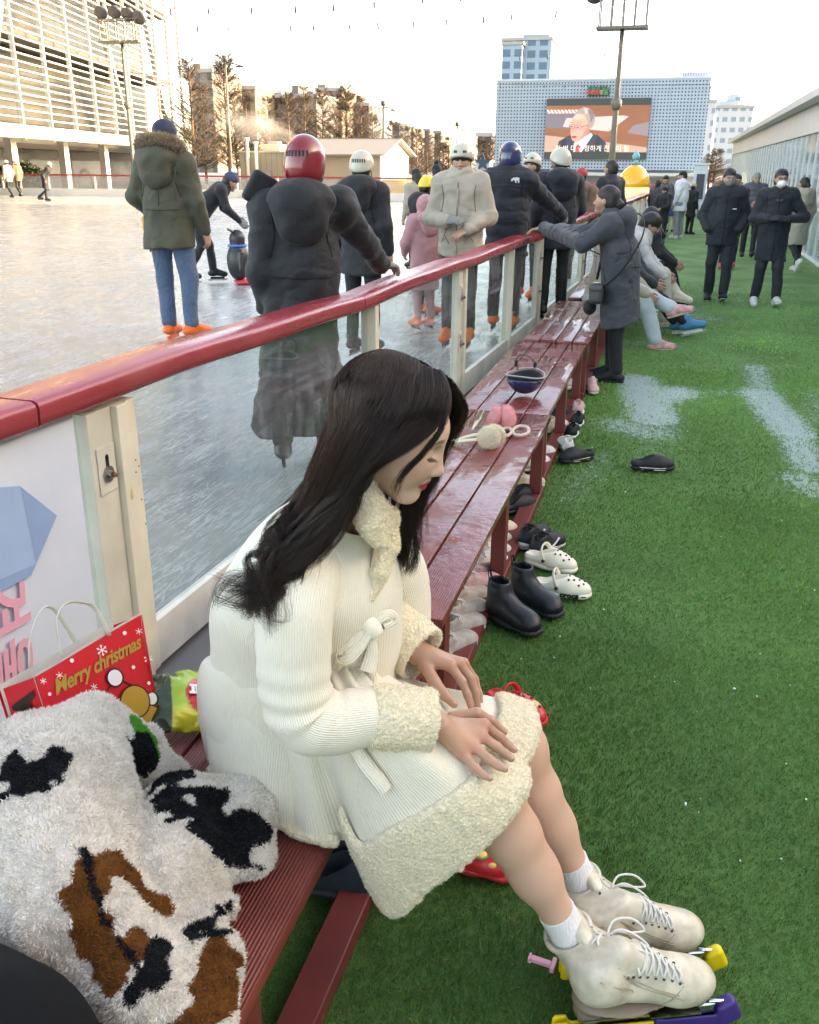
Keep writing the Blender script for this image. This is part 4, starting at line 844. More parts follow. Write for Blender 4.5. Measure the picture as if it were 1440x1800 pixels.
# ================================================================ shoes
def T3(prims, s): return prims
def shoe(kind, heel, toe, cols, label, name='shoe', cat='shoe', L=None, z0=.012, group=None, side=1, zt=None, extra=None):
    """heel / toe are photograph points dropped on the turf; local x runs heel -> toe"""
    zt = z0 if zt is None else zt
    h = atz(*heel, z0); e = atz(*toe, zt); rz = math.atan2(e[1]-h[1], e[0]-h[0]); h[2] = z0
    return shoe_at(kind, h, rz, cols, label, name, cat, L, group, extra)
def shoe_at(kind, h, rz, cols, label=None, name='shoe', cat='shoe', L=None, group=None, extra=None, parent=None, pitch=0.0):
    L = L or {'sneaker': .265, 'clog': .265, 'boot': .275, 'slip': .27}[kind]; s = L/.27
    if parent is None: t = thing(name, label, cat, h, rz, group); t.rotation_euler = (0, pitch, rz)
    else:
        t = bpy.data.objects.new(name, None); COL.objects.link(t); t.parent = parent; t.location = tuple(map(float, h)); t.rotation_euler = (0, pitch, rz)
    up, sol, acc = cols; hh = .0055
    def put(nm, VQ, m, sm=True): return obj(nm, VQ[0]*s, VQ[1], m, t, sm)
    if kind == 'sneaker':
        put('sole', sdf([cone((.038, 0, .014), (.12, 0, .014), .036, .037, flat=.5, fdir=(0, 0, 1)), cone((.12, 0, .014), (.215, .004, .016), .037, .045, flat=.42, fdir=(0, 0, 1), k=.02), slab((0, 0, 0), (0, 0, 1))], hh), sol)
        put('upper', sdf([cone((.042, 0, .045), (.048, 0, .082), .033, .032), cone((.05, 0, .042), (.2, .004, .036), .034, .040, flat=.8, fdir=(0, 0, 1)), cone((.085, 0, .078), (.19, .003, .042), .026, .030), ell((.214, .004, .032), (.047, .040, .026)),
            ell((.052, 0, .112), (.036, .022, .052), op='s', k=.008), slab((0, 0, .022), (0, 0, 1))], hh), up)
        mb = MB()
        for i in range(5):
            x = .105+.016*i; z = .102-.0135*i; mb.tube([(x, -.020, z-.012), (x+.005, -.010, z+.001), (x+.01, .012, z+.0), (x+.013, .022, z-.013)], .0028, 5)
        mb.tube([(.098, -.012, .105), (.085, -.035, .097), (.10, -.04, .085)], .0026, 5).tube([(.098, .012, .105), (.088, .034, .098), (.104, .038, .088)], .0026, 5).build('lace', acc, t, True).scale = (s, s, s)
        put('foxing', tubeq([(.135+.122*math.cos(a), .0455*math.sin(a)*(1 if math.cos(a) > 0 else .86)+.002, .025) for a in np.linspace(0, 6.283, 36)], .0022, 5), M('foxing_grey', (.30, .28, .26), .7), t)
        put('toe_cap_seam', tubeq([(.200-.012*abs(math.sin(a)), .036*math.sin(a)+.003, .032+.031*math.cos(a)**.8) for a in np.linspace(-1.35, 1.35, 14)], .0016, 5), M('seam_grey', (.34, .31, .28), .7), t)
        put('tongue', sdf([cone((.083, 0, .112), (.13, 0, .084), .018, .018, flat=.4, fdir=(.4, 0, 1))], hh), up)
    elif kind in ('clog', 'slip'):
        put('sole', sdf([cone((.042, 0, .016), (.12, 0, .013), .041, .041, flat=.5, fdir=(0, 0, 1)), cone((.12, 0, .013), (.215, .004, .016), .041, .052, flat=.42, fdir=(0, 0, 1), k=.02), slab((0, 0, 0), (0, 0, 1))], hh), sol)
        pr = [cone((.04, 0, .035), (.16, 0, .034), .038, .044, flat=.9, fdir=(0, 0, 1)), ell((.175, .003, .034), (.088, .052, .046)), cone((.10, 0, .062), (.16, 0, .050), .032, .036, k=.03)]
        pr += [ell((.072, 0, .088), (.080 if kind == 'clog' else .065, .033, .056), op='s', k=.008), slab((0, 0, .024), (0, 0, 1))]
        u = put('upper', sdf(pr, .0045), up)
        if kind == 'clog':
            V = A([v.co[:] for v in u.data.vertices])/s; mb = MB()
            for x, y in ((.165, 0), (.187, -.018), (.187, .018), (.208, 0), (.165, -.027), (.165, .027), (.228, -.012), (.228, .012), (.21, -.03), (.21, .03)):
                q = V[np.argsort((V[:, 0]-x)**2+(V[:, 1]-y)**2+(V[:, 2] < .03)*9)[:6]]; z = q[:, 2].max(); mb.tube([(x, y, z-.004), (x+.002, y*1.02, z+.0012)], .0048, 10)
            mb.build('vent_hole', M('vent_dark', (.02, .02, .02), .8), t, True).scale = (s, s, s)
            P = spline([(.118, -.046, .05), (.105, -.044, .082), (.098, -.026, .103), (.096, 0, .110), (.098, .026, .103), (.105, .044, .082), (.118, .046, .05)], 22); put('strap', tubeq(P, .0105, 8, .45), up)
            put('rivet', join(tubeq([(.118, -.058, .048), (.118, -.044, .048)], .008, 10), tubeq([(.118, .044, .048), (.118, .058, .048)], .008, 10)), acc)
    elif kind == 'boot':
        put('sole', sdf([cone((.044, 0, .02), (.12, 0, .018), .043, .042, flat=.55, fdir=(0, 0, 1)), cone((.12, 0, .017), (.222, .004, .018), .042, .051, flat=.42, fdir=(0, 0, 1), k=.02), slab((0, 0, 0), (0, 0, 1))], hh, lambda P: .0012*np.sin(P[:, 0]*700)), sol)
        put('upper', sdf([cone((.055, 0, .05), (.062, 0, .16), .040, .046, flat=.82), cone((.06, 0, .06), (.2, .003, .045), .040, .040, flat=.9, fdir=(0, 0, 1)), cone((.08, 0, .12), (.16, 0, .055), .033, .037, k=.05), ell((.212, .004, .042), (.055, .046, .036)),
            cone((.06, 0, .13), (.065, 0, .23), .036, .040, flat=.78, op='s', k=.006), slab((0, 0, .18), (-.06, 0, -1)), slab((0, 0, .026), (0, 0, 1))], hh, lambda P: .0016*SN(45, seed=6)(P)*(P[:, 0] > .12)), up)
        for sg in (-1, 1): put('elastic_panel', sdf([cone((.066, sg*.026, .075), (.068, sg*.033, .163), .013, .022, flat=.45), slab((0, 0, .176), (-.06, 0, -1))], .004), acc)
        put('pull_tab', tubeq(spline([(.015, -.006, .165), (.008, -.005, .196), (.010, .005, .198), (.017, .006, .165)], 12), .006, 6, .4), acc)
    if extra: extra(t, s)
    return t
def fab(n, c, r=.7, **k): return M('shoe_'+n, c, r, bump=.15, bscale=160, var=.22, vscale=34, **k)
s_blk = fab('black', (.009, .010, .012), .6); s_sole_b = fab('black_sole', (.013, .014, .017), .55); leather = M('boot_leather', (.009, .010, .013), .42, var=.3, vscale=20, bump=.2, bscale=60); elast = M('elastic', (.006, .008, .016), .8, bump=.3, bscale=300, stretch=(1, 1, .1))
s_wht = fab('white', (.62, .60, .56)); s_sole_w = fab('white_sole', (.66, .64, .60), .5); s_crm = fab('cream', (.62, .53, .40), .5); s_gry = fab('grey', (.36, .33, .30)); s_pnk = fab('pink', (.62, .38, .36)); s_bge = fab('beige', (.50, .42, .34)); s_nvy = fab('navy', (.010, .017, .028), .85); s_red = M('clog_red', (.60, .02, .03), .35); s_blu = fab('blue', (.10, .13, .30))
s_clw = M('clog_cream', (.76, .70, .55), .45, var=.05, vscale=10)
# chelsea boots
shoe('boot', (894, 1052), (990, 1092), (leather, s_sole_b, elast), 'black leather ankle boot farther from the camera, beside the cream clogs', 'ankle_boot', 'boot', .268)
shoe('boot', (854, 1080), (978, 1136), (leather, s_sole_b, elast), 'black leather ankle boot nearest the camera, partly in front of its pair', 'ankle_boot', 'boot', .272)
# cream clogs with lettering
def clog_text(t, s):
    SV = np.concatenate([A([v.co[:] for v in c.data.vertices])/s for c in t.children if c.name.split('.')[0] in ('sole', 'upper')])
    def edge(x, z): return SV[(np.abs(SV[:, 0]-x) < .007) & (np.abs(SV[:, 2]-z) < .009), 1].min()
    V, Fc = text_mesh('crocs', .046, .0006, bold=.0022); P = []
    for x, y, z in V:
        a = .176+x*.80; zz = .022+y*.80; P.append((a, edge(a, zz)-.0022-z, zz))
    obj('lettering', A(P)*s, Fc, M('print_black', (.012, .012, .012), .5), t, False)
    P = [(x, edge(x, .021)-.0008, .021) for x in np.linspace(.228, .246, 5)]; V, Q = tubeq(P, .0025, 6); obj('stripe', V*s, Q, M('print_black', (.012, .012, .012)), t)
shoe('clog', (922, 986), (1026, 1012), (s_clw, s_clw, M('rivet_dark', (.03, .03, .03), .4)), 'cream perforated clog farther from the camera, behind the lettered one', 'clog', 'clog', .26)
shoe('clog', (934, 1036), (1026, 1050), (s_clw, s_clw, M('rivet_dark', (.03, .03, .03))), 'cream perforated clog with black lettering along its sole', 'clog', 'clog', .26, extra=clog_text)
# black running shoes with a white tick
def tick(t, s):
    P = [(.088, .036), (.10, .030), (.125, .037), (.172, .066), (.12, .046), (.105, .041), (.098, .044), (.092, .052)]
    for sg in (-1, 1):
        V = [(x, sg*.0405+sg*.001, z) for x, z in P]+[(x, sg*.030, z) for x, z in P]; n = len(P)
        obj('tick_mark', A(V)*s, [tuple(range(n)), tuple(range(n, 2*n))[::-1]]+[(i, (i+1) % n, n+(i+1) % n, n+i) for i in range(n)], M('tick_white', (.75, .75, .75), .5), t, False)
    V, Q = sdf([cone((.03, 0, .028), (.055, 0, .026), .035, .036, flat=.6, fdir=(0, 0, 1))], .005); obj('heel_cushion', V*s, Q, s_sole_w, t)
shoe('sneaker', (915, 968), (975, 930), (s_blk, s_sole_w, s_blk), 'black running shoe with white sole, farther of the pair by the bench leg', 'sneaker', 'sneaker', extra=tick)
shoe('sneaker', (935, 982), (993, 952), (s_blk, s_sole_w, s_blk), 'black running shoe with white sole and tick mark, nearer of the pair', 'sneaker', 'sneaker', extra=tick)
# black clogs
def rim(t, s):
    for z in (.011, .022):
        P = [(.13+.128*math.cos(a)*(1 if math.cos(a) > 0 else .98), (.052-.006*(math.cos(a) < 0))*math.sin(a), z) for a in np.linspace(0, 2*math.pi, 40)]; V, Q = tubeq(P, .0028, 5); obj('white_stripe', V*s, Q, s_sole_w, t)
shoe('slip', (1107, 824), (1184, 826), (s_blk, s_blk, s_blk), 'single black slip on clog lying alone on the open turf', 'clog', 'clog', .27, extra=rim)
shoe('slip', (1043, 805), (980, 814), (s_blk, s_blk, s_blk), 'black slip on clog leaning by the clear white sneaker at the bench foot', 'clog', 'clog', .26, extra=rim)
shoe('sneaker', (1000, 800), (985, 772), (s_wht, s_sole_w, s_wht), 'shiny white sneaker beside the black clog at the bench foot', 'sneaker', 'sneaker', .25)
shoe('sneaker', (1004, 772), (1014, 745), (s_blk, s_sole_w, s_wht), 'black and white sneaker, nearer of two in the row by the bench', 'sneaker', 'sneaker', .24)
shoe('sneaker', (1014, 752), (1022, 730), (s_blk, s_sole_w, s_wht), 'black and white sneaker, farther of two in the row by the bench', 'sneaker', 'sneaker', .24)
shoe('sneaker', (1014, 733), (1026, 697), (s_pnk, s_sole_w, s_wht), 'pale pink sneaker standing behind the black and white ones', 'sneaker', 'sneaker', .26)
shoe('sneaker', (1040, 682), (1046, 712), (s_pnk, s_sole_w, s_wht), 'pale pink sneaker pointing at the camera by the black trousers', 'sneaker', 'sneaker', .26)
# the row pushed under the benches: toes toward the walkway
under = [(752, 1172, 806, 1140, s_gry, s_sole_w, 'grey sneaker nearest the fleece cuff under the bench'), (760, 1134, 812, 1112, s_gry, s_sole_w, 'grey sneaker second from the fleece cuff under the bench'),
 (768, 1106, 828, 1082, s_bge, s_sole_w, 'cream beige sneaker with a red sole line under the bench'), (772, 1080, 838, 1056, s_bge, s_sole_w, 'cream beige sneaker behind its red lined pair under the bench'),
 (790, 1052, 852, 1034, s_pnk, s_sole_w, 'pinkish sneaker, nearer of the pink pair under the bench'), (796, 1034, 858, 1014, s_pnk, s_sole_w, 'pinkish sneaker, farther of the pink pair under the bench'),
 (806, 1012, 866, 994, s_wht, s_sole_w, 'white sneaker with colourful laces, nearer of its pair under the bench'), (812, 994, 872, 978, s_wht, s_sole_w, 'white sneaker with colourful laces, farther of its pair under the bench'),
 (818, 974, 880, 956, s_crm, s_sole_w, 'cream sneaker just left of the bench leg'), (826, 952, 886, 938, s_crm, s_sole_w, 'cream sneaker touching the bench leg, behind another'),
 (868, 906, 922, 892, s_blk, s_sole_b, 'black slip on shoe with a small white mark under the second bench'), (876, 888, 930, 872, s_blk, s_sole_b, 'black slip on shoe behind its pair under the second bench'), (884, 866, 926, 858, s_crm, s_sole_w, 'cream shoe behind the black slip on pair'),
 (905, 830, 960, 815, s_wht, s_sole_w, 'white sneaker under the bench beside the blue helmet seat'), (915, 812, 964, 800, s_wht, s_sole_w, 'white sneaker behind its pair under the wet bench'),
 (946, 762, 1000, 748, s_crm, s_sole_w, 'tan shoe deep under the blue helmet bench'), (952, 742, 1006, 728, s_nvy, s_sole_b, 'dark blue shoe deep under the blue helmet bench'), (975, 688, 1020, 672, s_wht, s_sole_w, 'white shoe under the far end of the blue helmet bench')]
lc_ = {994: M('lace_blue', (.12, .2, .5), .7), 978: M('lace_red', (.5, .12, .15), .7)}
for hx, hy, tx, ty, u, so_, lb in under:
    shoe('slip' if u is s_blk or u is s_nvy else 'sneaker', (hx+9, hy), (tx+9, ty), (u, so_, lc_.get(ty, s_wht if u is not s_wht else s_gry)), lb, 'slip_on_shoe' if u in (s_blk, s_nvy) else 'sneaker', 'shoe', .255)
# dark slip-ons below the near bench
shoe('slip', (520, 1560), (640, 1560), (s_nvy, s_sole_b, s_nvy), 'big dark navy slip on shoe under the near bench, nearer the camera', 'slip_on_shoe', 'shoe', .29)
shoe('slip', (560, 1500), (655, 1500), (s_nvy, s_sole_b, s_nvy), 'dark navy slip on shoe under the near bench, half hidden by the coat', 'slip_on_shoe', 'shoe', .29)
# red clogs with charms
def charms(t, s):
    mats = [M('charm_yellow', (.80, .55, .12), .5), M('charm_bun', (.72, .45, .16), .5), M('charm_cream', (.82, .70, .38), .5)]
    V = None
    for i, (x, y, z, r) in enumerate(((.16, -.030, .078, .017), (.205, .010, .070, .02), (.205, .033, .055, .014), (.195, -.034, .058, .014))):
        o = obj('charm', *sdf([ell((x*s, y*s, z*s), (r, r, r*.55))], .004), mats[i % 3], t)
        if i == 0: obj('charm_filling', *tubeq([(x*s+r*1.02*math.cos(a), y*s+r*1.02*math.sin(a), z*s) for a in np.linspace(0, 6.28, 16)], .0032, 5), M('charm_green', (.12, .3, .06), .5), o)
    mb = MB()
    for x, y, z in ((.15, .01, .088), (.18, -.01, .081), (.225, -.018, .056), (.235, .015, .050)): mb.tube([(x*s, y*s, z*s-.004), (x*s, y*s, z*s+.001)], .0045, 8)
    mb.build('white_dot', s_sole_w, t, True)
shoe('clog', (856, 1232), (946, 1275), (s_red, s_red, s_red), 'red clog with burger and yellow charms just beyond the knee', 'clog', 'clog', .24, extra=charms)
shoe('clog', (760, 1500), (846, 1526), (s_red, s_red, s_red), 'red clog peeping from under the fleece hem', 'clog', 'clog', .24, extra=charms)
# little pink plastic piece
p = atz(955, 1692, .02); t = thing('pink_clip', 'small pink plastic clip lying on the turf beside the skate', 'clip', p, -.12)
MB().box((-.028, -.007, -.004), (.018, .007, .006), .002).box((.0185, -.018, -.005), (.028, .018, .008), .002).box((-.034, -.010, -.0045), (-.0285, .010, .007), .0015).build('clip_body', M('pink_plastic', (.80, .36, .46), .35), t)
# ================================================================ people
skin = M('skin', (.42, .235, .16), .5, var=.06, vscale=14, sss=.15, sssr=(.012,)); lipm = M('lips', (.42, .14, .13), .4); darkm = M('eye_dark', (.02, .014, .012), .4); hairm = M('hair_black', (.014, .011, .010), .45, bump=.4, bscale=220, stretch=(1, 1, .25)); hairg = M('hair_grey', (.22, .21, .20), .5, bump=.3, bscale=200)
def R3(yaw=0, pitch=0, roll=0): return rotm(0, roll, yaw) @ rotm(-pitch, 0, 0) if False else rotm(0, 0, yaw) @ rotm(-pitch, 0, 0) @ rotm(0, roll, 0)
def head_mesh(c, yaw=0, pitch=0, h=.007, neck=True, s=1.0, neck_to=None):
    """pitch>0 looks down; returns verts, quads, material index per quad"""
    pr = [ell((0, -.012, .03), (.075, .094, .090)), cone((0, .022, -.02), (0, .052, -.082), .064, .032, k=.04), ell((0, .050, -.030), (.042, .036, .050), k=.03), ell((.034, .044, -.024), (.031, .033, .034)), ell((-.034, .044, -.024), (.031, .033, .034)),
          ell((0, .072, .032), (.052, .018, .013), k=.02), cone((0, .084, .014), (0, .106, -.026), .007, .0125, k=.010), ell((.011, .093, -.030), (.009, .010, .007), k=.006), ell((-.011, .093, -.030), (.009, .010, .007), k=.006),
          ell((.031, .097, .012), (.017, .012, .010), op='s', k=.014), ell((-.031, .097, .012), (.017, .012, .010), op='s', k=.014), ell((.031, .070, .010), (.015, .013, .011), k=.006), ell((-.031, .070, .010), (.015, .013, .011), k=.006),
          ell((0, .088, -.054), (.022, .010, .0055), k=.006), ell((0, .086, -.064), (.019, .010, .006), k=.006), ell((0, .080, -.090), (.021, .017, .015), k=.02),
          ell((.077, -.008, .0), (.011, .020, .031), k=.008), ell((-.077, -.008, .0), (.011, .020, .031), k=.008)]
    if neck: pr.append(cone((0, -.022, -.05), (0, -.04, -.15), .050, .056, k=.03))
    V, Q = sdf(pr, h); c4 = V[Q].mean(1)
    mi = np.zeros(len(Q), int); fr_ = c4[:, 1] > .06; ax = np.abs(c4[:, 0])
    mi[fr_ & (np.abs(ax-.031) < .0165) & (np.abs(c4[:, 2]-.010) < max(.0048, h*.55))] = 2
    mi[fr_ & (np.abs(ax-.031) < .021) & (np.abs(c4[:, 2]-.034+.1*np.abs(ax-.031)) < max(.004, h*.5))] = 2
    mi[fr_ & (ax < .024) & (np.abs(c4[:, 2]+.059) < .0085-.1*ax)] = 1
    return (V*s) @ R3(yaw, pitch).T+A(c), Q, mi
def hand_prims(w, d, n, sgn, curl=.6, r=1.0, spread=.14, L=1.0, thumb=.8):
    """w wrist, d pointing along the hand, n back-of-hand normal, sgn: thumb side"""
    w = A(w, float); d = nrm(d); n = nrm(A(n)-np.dot(n, d)*d); s = np.cross(d, n)*sgn
    pr = [cone(w, w+d*.035*L, .025*r, .030*r, k=.02, flat=.72, fdir=n), cone(w+d*.035*L, w+d*.082*L, .032*r, .038*r, k=.02, flat=.40, fdir=n)]
    for i, (o, l) in enumerate(((.028, .92), (.0095, 1.0), (-.0095, .94), (-.027, .76))):
        p = w+d*(.086-.004*abs(i-1))*L+s*o; a = curl*.5; dd = nrm(d+s*spread*(o/.028)); rr = (.0088-.0006*(i == 3))*r
        for j, sl in enumerate((.042, .027, .021)):
            e = nrm(dd*math.cos(a)-n*math.sin(a)); q = p+e*sl*l*L; pr.append(cone(p, q, rr, rr*.9, k=.008)); p = q; rr *= .9; a += curl*(.75+.15*i)
    p = w+d*.022*L+s*.024; q = p+nrm(d*.75+s*.65-n*.25)*.040*L; e = q+nrm(d*.9+s*.25*thumb-n*.3*curl)*.030*L; f_ = e+nrm(d-n*.4*curl)*.022*L
    pr += [cone(p, q, .014*r, .0115*r, k=.015), cone(q, e, .0112*r, .0095*r, k=.006), cone(e, f_, .0095*r, .0078*r, k=.005)]
    return pr
JD = dict(pelvis=(0, 0, .93), waist=(0, .0, 1.08), chest=(0, 0, 1.27), neck=(0, -.01, 1.45), head=(0, .02, 1.60), shR=(.17, 0, 1.40), elR=(.235, -.03, 1.13), wrR=(.245, .05, .89), shL=(-.17, 0, 1.40), elL=(-.235, -.03, 1.13), wrL=(-.245, .05, .89),
          hipR=(.09, 0, .89), knR=(.10, .02, .48), anR=(.105, -.01, .085), hipL=(-.09, 0, .89), knL=(-.10, .02, .48), anL=(-.105, -.01, .085), toeR=(.02, 1, 0), toeL=(-.02, 1, 0), hyaw=0, hpitch=0)
def cloth(nm, c, r=.72, sheen=.10, var=.15, bump=.30, bs=17): return M('cloth_'+nm, c, r, sheen=sheen, var=var, vscale=6, bump=bump, bscale=bs, bdist=.03)
def foot(t, an, toe, kind, col, solecol, h=.009, side=''):
    an = A(an, float); d = A(toe, float); d = d/np.linalg.norm(d); lf = {'shoe': 0, 'skate': .0}[kind]; up = A([0, 0, 1.]) if abs(d[2]) < .9 else A([0, -1., 0]); up = nrm(up-d*np.dot(up, d))
    hl = an-d*.05-up*.045; tp = an+d*.165-up*.05; z = up
    u = obj('shoe' if kind == 'shoe' else 'skate', *sdf([cone(hl+up*.005, tp, .038, .04, k=.03, flat=.8, fdir=tuple(up)), cone(an-up*.03-d*.012, an+up*(.02 if kind == 'shoe' else .05), .043, .042 if kind == 'shoe' else .052, k=.04), cone(an+d*.03, tp-up*.005, .044, .036, k=.03)], h), col, t)
    lo = hl-up*.042
    if kind == 'shoe': obj('sole', *sdf([cone(hl-up*.028, tp-up*.022, .036, .041, flat=.42, fdir=tuple(up))], h), solecol, u)
    else:
        mb = MB(); mb.bar(lo+d*.0-up*.018, lo+d*.21-up*.018, .02, .032, up=tuple(up)); mb.build('blade_holder', solecol, u)
        MB().bar(lo-d*.03-up*.045, lo+d*.25-up*.045, .005, .026, up=tuple(up)).build('blade', M('blade_steel', (.6, .6, .62), .2, metal=1), u)
def helmet(t, c, yaw, pitch, col, name='helmet', slots='back', h=.008, tall=1.0, s=1.0, lining=True):
    R = R3(yaw, pitch); V, Q = sdf([ell((0, -.004, .035), (.106, .128, .118*tall), k=0), ell((0, -.03, -.02), (.100, .102, .085), k=.03), slab((0, .02, .012), (0, -.32, .95), k=.012), slab((0, 0, -.075), (0, 0, 1), k=.01), ell((0, .10, -.075), (.082, .13, .075), op='s', k=.02), ell((.125, .02, -.075), (.05, .055, .06), op='s', k=.02), ell((-.125, .02, -.075), (.05, .055, .06), op='s', k=.02)], h) if slots != 'back_full' else sdf([ell((0, -.004, .035), (.106, .128, .118*tall), k=0), ell((0, -.028, -.03), (.101, .104, .085), k=.04), slab((0, 0, -.088), (0, 0, 1), k=.01), ell((0, .13, -.07), (.085, .10, .085), op='s', k=.02)], h)
    o = obj(name, (V*s) @ R.T+A(c), Q, col, t); mb = MB()
    def slot(ang, z, hh=.030, w_=.011):
        x = math.sin(ang); y = -math.cos(ang); k = math.sqrt(max(0, 1-((z-.035)/(.118*tall))**2)); p = A([.106*k*x, -.004+.128*k*y, z]); nn = nrm((p-A([0, -.004, .035]))/A([.106**2, .128**2, (.118*tall)**2])); u = nrm(np.cross((0, 0, 1), nn)); v_ = np.cross(nn, u)
        P = [p+u*a*w_/2+v_*b*hh/2+nn*o_ for o_ in (-.004, .0018) for a, b in ((-1, -1), (1, -1), (1, 1), (-1, 1))]
        mb.add((A(P)*s) @ R.T+A(c), [(3, 2, 1, 0), (4, 5, 6, 7), (0, 1, 5, 4), (1, 2, 6, 5), (2, 3, 7, 6), (3, 0, 4, 7)])
    if 'back' in slots:
        for i in range(7): slot((i-3)*.19, .062)
    if 'front' in slots:
        for sg in (-1, 1):
            for i in range(3): slot(math.pi+sg*(.32+.13*i), .085, .022, .010)
    if mb.n: mb.build('vent_slots', M('slot_dark', (.012, .012, .013), .7), o)
    if lining: obj('lining', *(lambda VQ: ((VQ[0]*s) @ R.T+A(c), VQ[1]))(sdf([ell((0, -.006, .028), (.096, .114, .10)), slab((0, .02, -.004), (0, -.3, .95)), ell((0, .105, -.06), (.078, .075, .085), op='s', k=.01)], max(h, .009))), M('helmet_lining', (.015, .015, .017), .9), o)
    return o
def fur_ring(t, P, r, n, col, name='fur_trim', ln=.035, parent=None):
    V, Q = tubeq(P, r, 10); pp, nn = sample(V, Q, n); tv, tf = tufts(pp, nn, ln, .007, .5, .5)
    return obj(name, *join((V, np.vstack([tris(Q)])), (tv, tf)), col, parent or t, False)
def person(label, base, H, yaw, pose=None, jacket=None, pants=None, feet=None, hair='short', hat=None, hands='bare', name='person', group=None, h=.012, hh=None, extra=None, handp=None, face=True, hairc=None, curl=.5):
    J = {k: (A(v, float) if not np.isscalar(v) else v) for k, v in {**JD, **(pose or {})}.items()}
    s = H/1.72; t = thing(name, label, 'person', base, yaw, group); t.scale = (s, s, s); hh = hh or h*.62
    hy, hp = J['hyaw'], J['hpitch']; jk = dict(col=cloth('black', (.008, .009, .011)), hem=.80, r=1.0, quilt=None, hood=None, collar=.075, wr=.006, flare=0, band=None); jk.update(jacket or {})
    pn = dict(col=cloth('black_trouser', (.008, .009, .011)), r=1.0); pn.update(pants or {}); ft = dict(kind='shoe', col=s_blk, sole=s_sole_w); ft.update(feet or {})
    # body: one continuous skin mesh, head to ankles, plus both hands
    HV, HQ, mi = head_mesh(J['head'], hy, hp, hh)
    parts = [(HV, HQ)]; mats = list(mi)
    core = [cone(J['head']+A([0, -.03, -.06]), J['neck'], .048, .055), cone(J['neck'], J['chest'], .06, .12, flat=.7), cone(J['chest'], J['pelvis'], .12, .125, flat=.7)]
    for q in 'RL': core += [cone(J['sh'+q], J['el'+q], .045, .036), cone(J['el'+q], J['wr'+q], .035, .025), cone(J['hip'+q], J['kn'+q], .068, .047), cone(J['kn'+q], J['an'+q], .046, .032)]
    cv = sdf(core, max(h, .014)); parts.append(cv); mats += [0]*len(cv[1])
    for q, sg in (('R', -1), ('L', 1)):
        if hands in ('none',): continue
        d, n = (handp or {}).get(q, (None, None))
        if d is None: d = J['wr'+q]-J['el'+q]; n = (.9 if q == 'R' else -.9, -.2, .1)
        hv = sdf(hand_prims(J['wr'+q], d, n, sg*(1 if True else 1), curl, 1.0 if hands == 'bare' else 1.3), max(.0045, h*.45))
        if hands == 'bare': parts.append(hv); mats += [0]*len(hv[1])
        else: obj('glove', *hv, hands, t)
    V, Q = join(*parts); b = obj('body', V, Q, [skin, lipm, darkm], t); b.data.polygons.foreach_set('material_index', np.array(mats, np.int32)); b.data.update()
    # trousers
    pr = [ell(J['pelvis']-A([0, 0, .03]), A([.155, .115, .12])*pn['r'])]
    for q in 'RL': pr += [cone(J['hip'+q], J['kn'+q], .088*pn['r'], .066*pn['r'], k=.04), cone(J['kn'+q], J['an'+q]+nrm(J['kn'+q]-J['an'+q])*.03, .066*pn['r'], .056*pn['r'], k=.02)]
    w1, w2 = SN(24, seed=len(label)), SN(55, seed=3)
    obj('trousers', *sdf(pr, h, lambda P: .0055*w1(P*A([1, 1, .6]))+.002*w2(P)), pn['col'], t)
    # jacket
    r = jk['r']; z = jk['hem']; ch, wa, pe = J['chest'], J['waist'], J['pelvis']; ax = nrm(ch-pe); hemc = pe+ax*(z-.93) if z > .75 or abs(ax[2]) < .8 else pe+A([0, 0, z-.93]); 
    if 'hemc' in jk: hemc = A(jk['hemc'], float)
    br = lambda n_, a: (n_, a*.012) if jk['quilt'] else None
    pr = [cone(J['shR']-A([.02, 0, 0])*0, J['shL'], .082*r, .082*r, k=.05), cone(ch+ax*.07, wa, .165*r, .158*r, k=.06, flat=.76), cone(wa, hemc-ax*.03, .155*r, (.178+jk['flare'])*r, k=.08, flat=.78)]
    tor = [pr[0], pr[1], pr[2], slab(hemc, ax, k=.012)]
    for q in 'RL':
        nq = jk['quilt']; e = J['wr'+q]-nrm(J['wr'+q]-J['el'+q])*.015
        tor += [cone(J['sh'+q], J['el'+q], .076*r, .061*r, k=.04, quilt=(nq*.6, .012) if nq else None), cone(J['el'+q], e, .061*r, .046*r, k=.03, quilt=(nq*.5, .010) if nq else None)]
    if jk['collar']: tor.append(cone(J['neck']+A([0, 0, -.03]), J['neck']+(J['head']-J['neck'])*.40, jk['collar']*1.15, jk['collar'], k=.04))
    bk = R3(hy*.3, 0) @ A([0, -1, 0]); nb = J['neck']; hoodp = [ell(nb+bk*.10+A([0, 0, -.005]), A([.165, .105, .095])*min(r, 1.15)), ell(nb+bk*.125*min(r, 1.12)+A([0, 0, -.11]), A([.125, .062, .115])*min(r, 1.15), k=.05), cone(nb+A([.10, .02, -.01]), nb+A([.05, .09, -.06]), .05, .035, k=.05), cone(nb+A([-.10, .02, -.01]), nb+A([-.05, .09, -.06]), .05, .035, k=.05), ell(nb+bk*.01+A([0, 0, .07]), (.10, .10, .10), op='s', k=.03)]
    if jk['hood'] == 'up': tor += [ell(J['head']+A([0, -.03, .01]), (.125, .135, .145), k=.05), ell(J['head']+R3(hy, hp) @ A([0, .10, -.0]), (.085, .09, .11), op='s', k=.02)]
    n4 = SN(21, n=9, seed=len(label)+3, aniso=(1, 1, 1.7)); n1, n2, n3 = SN(17, seed=len(label)+1), SN(42, seed=5), SN(13, n=8, seed=len(label)+7, aniso=(1, 1, 2.0)); ql = jk['quilt']; wr = jk['wr']
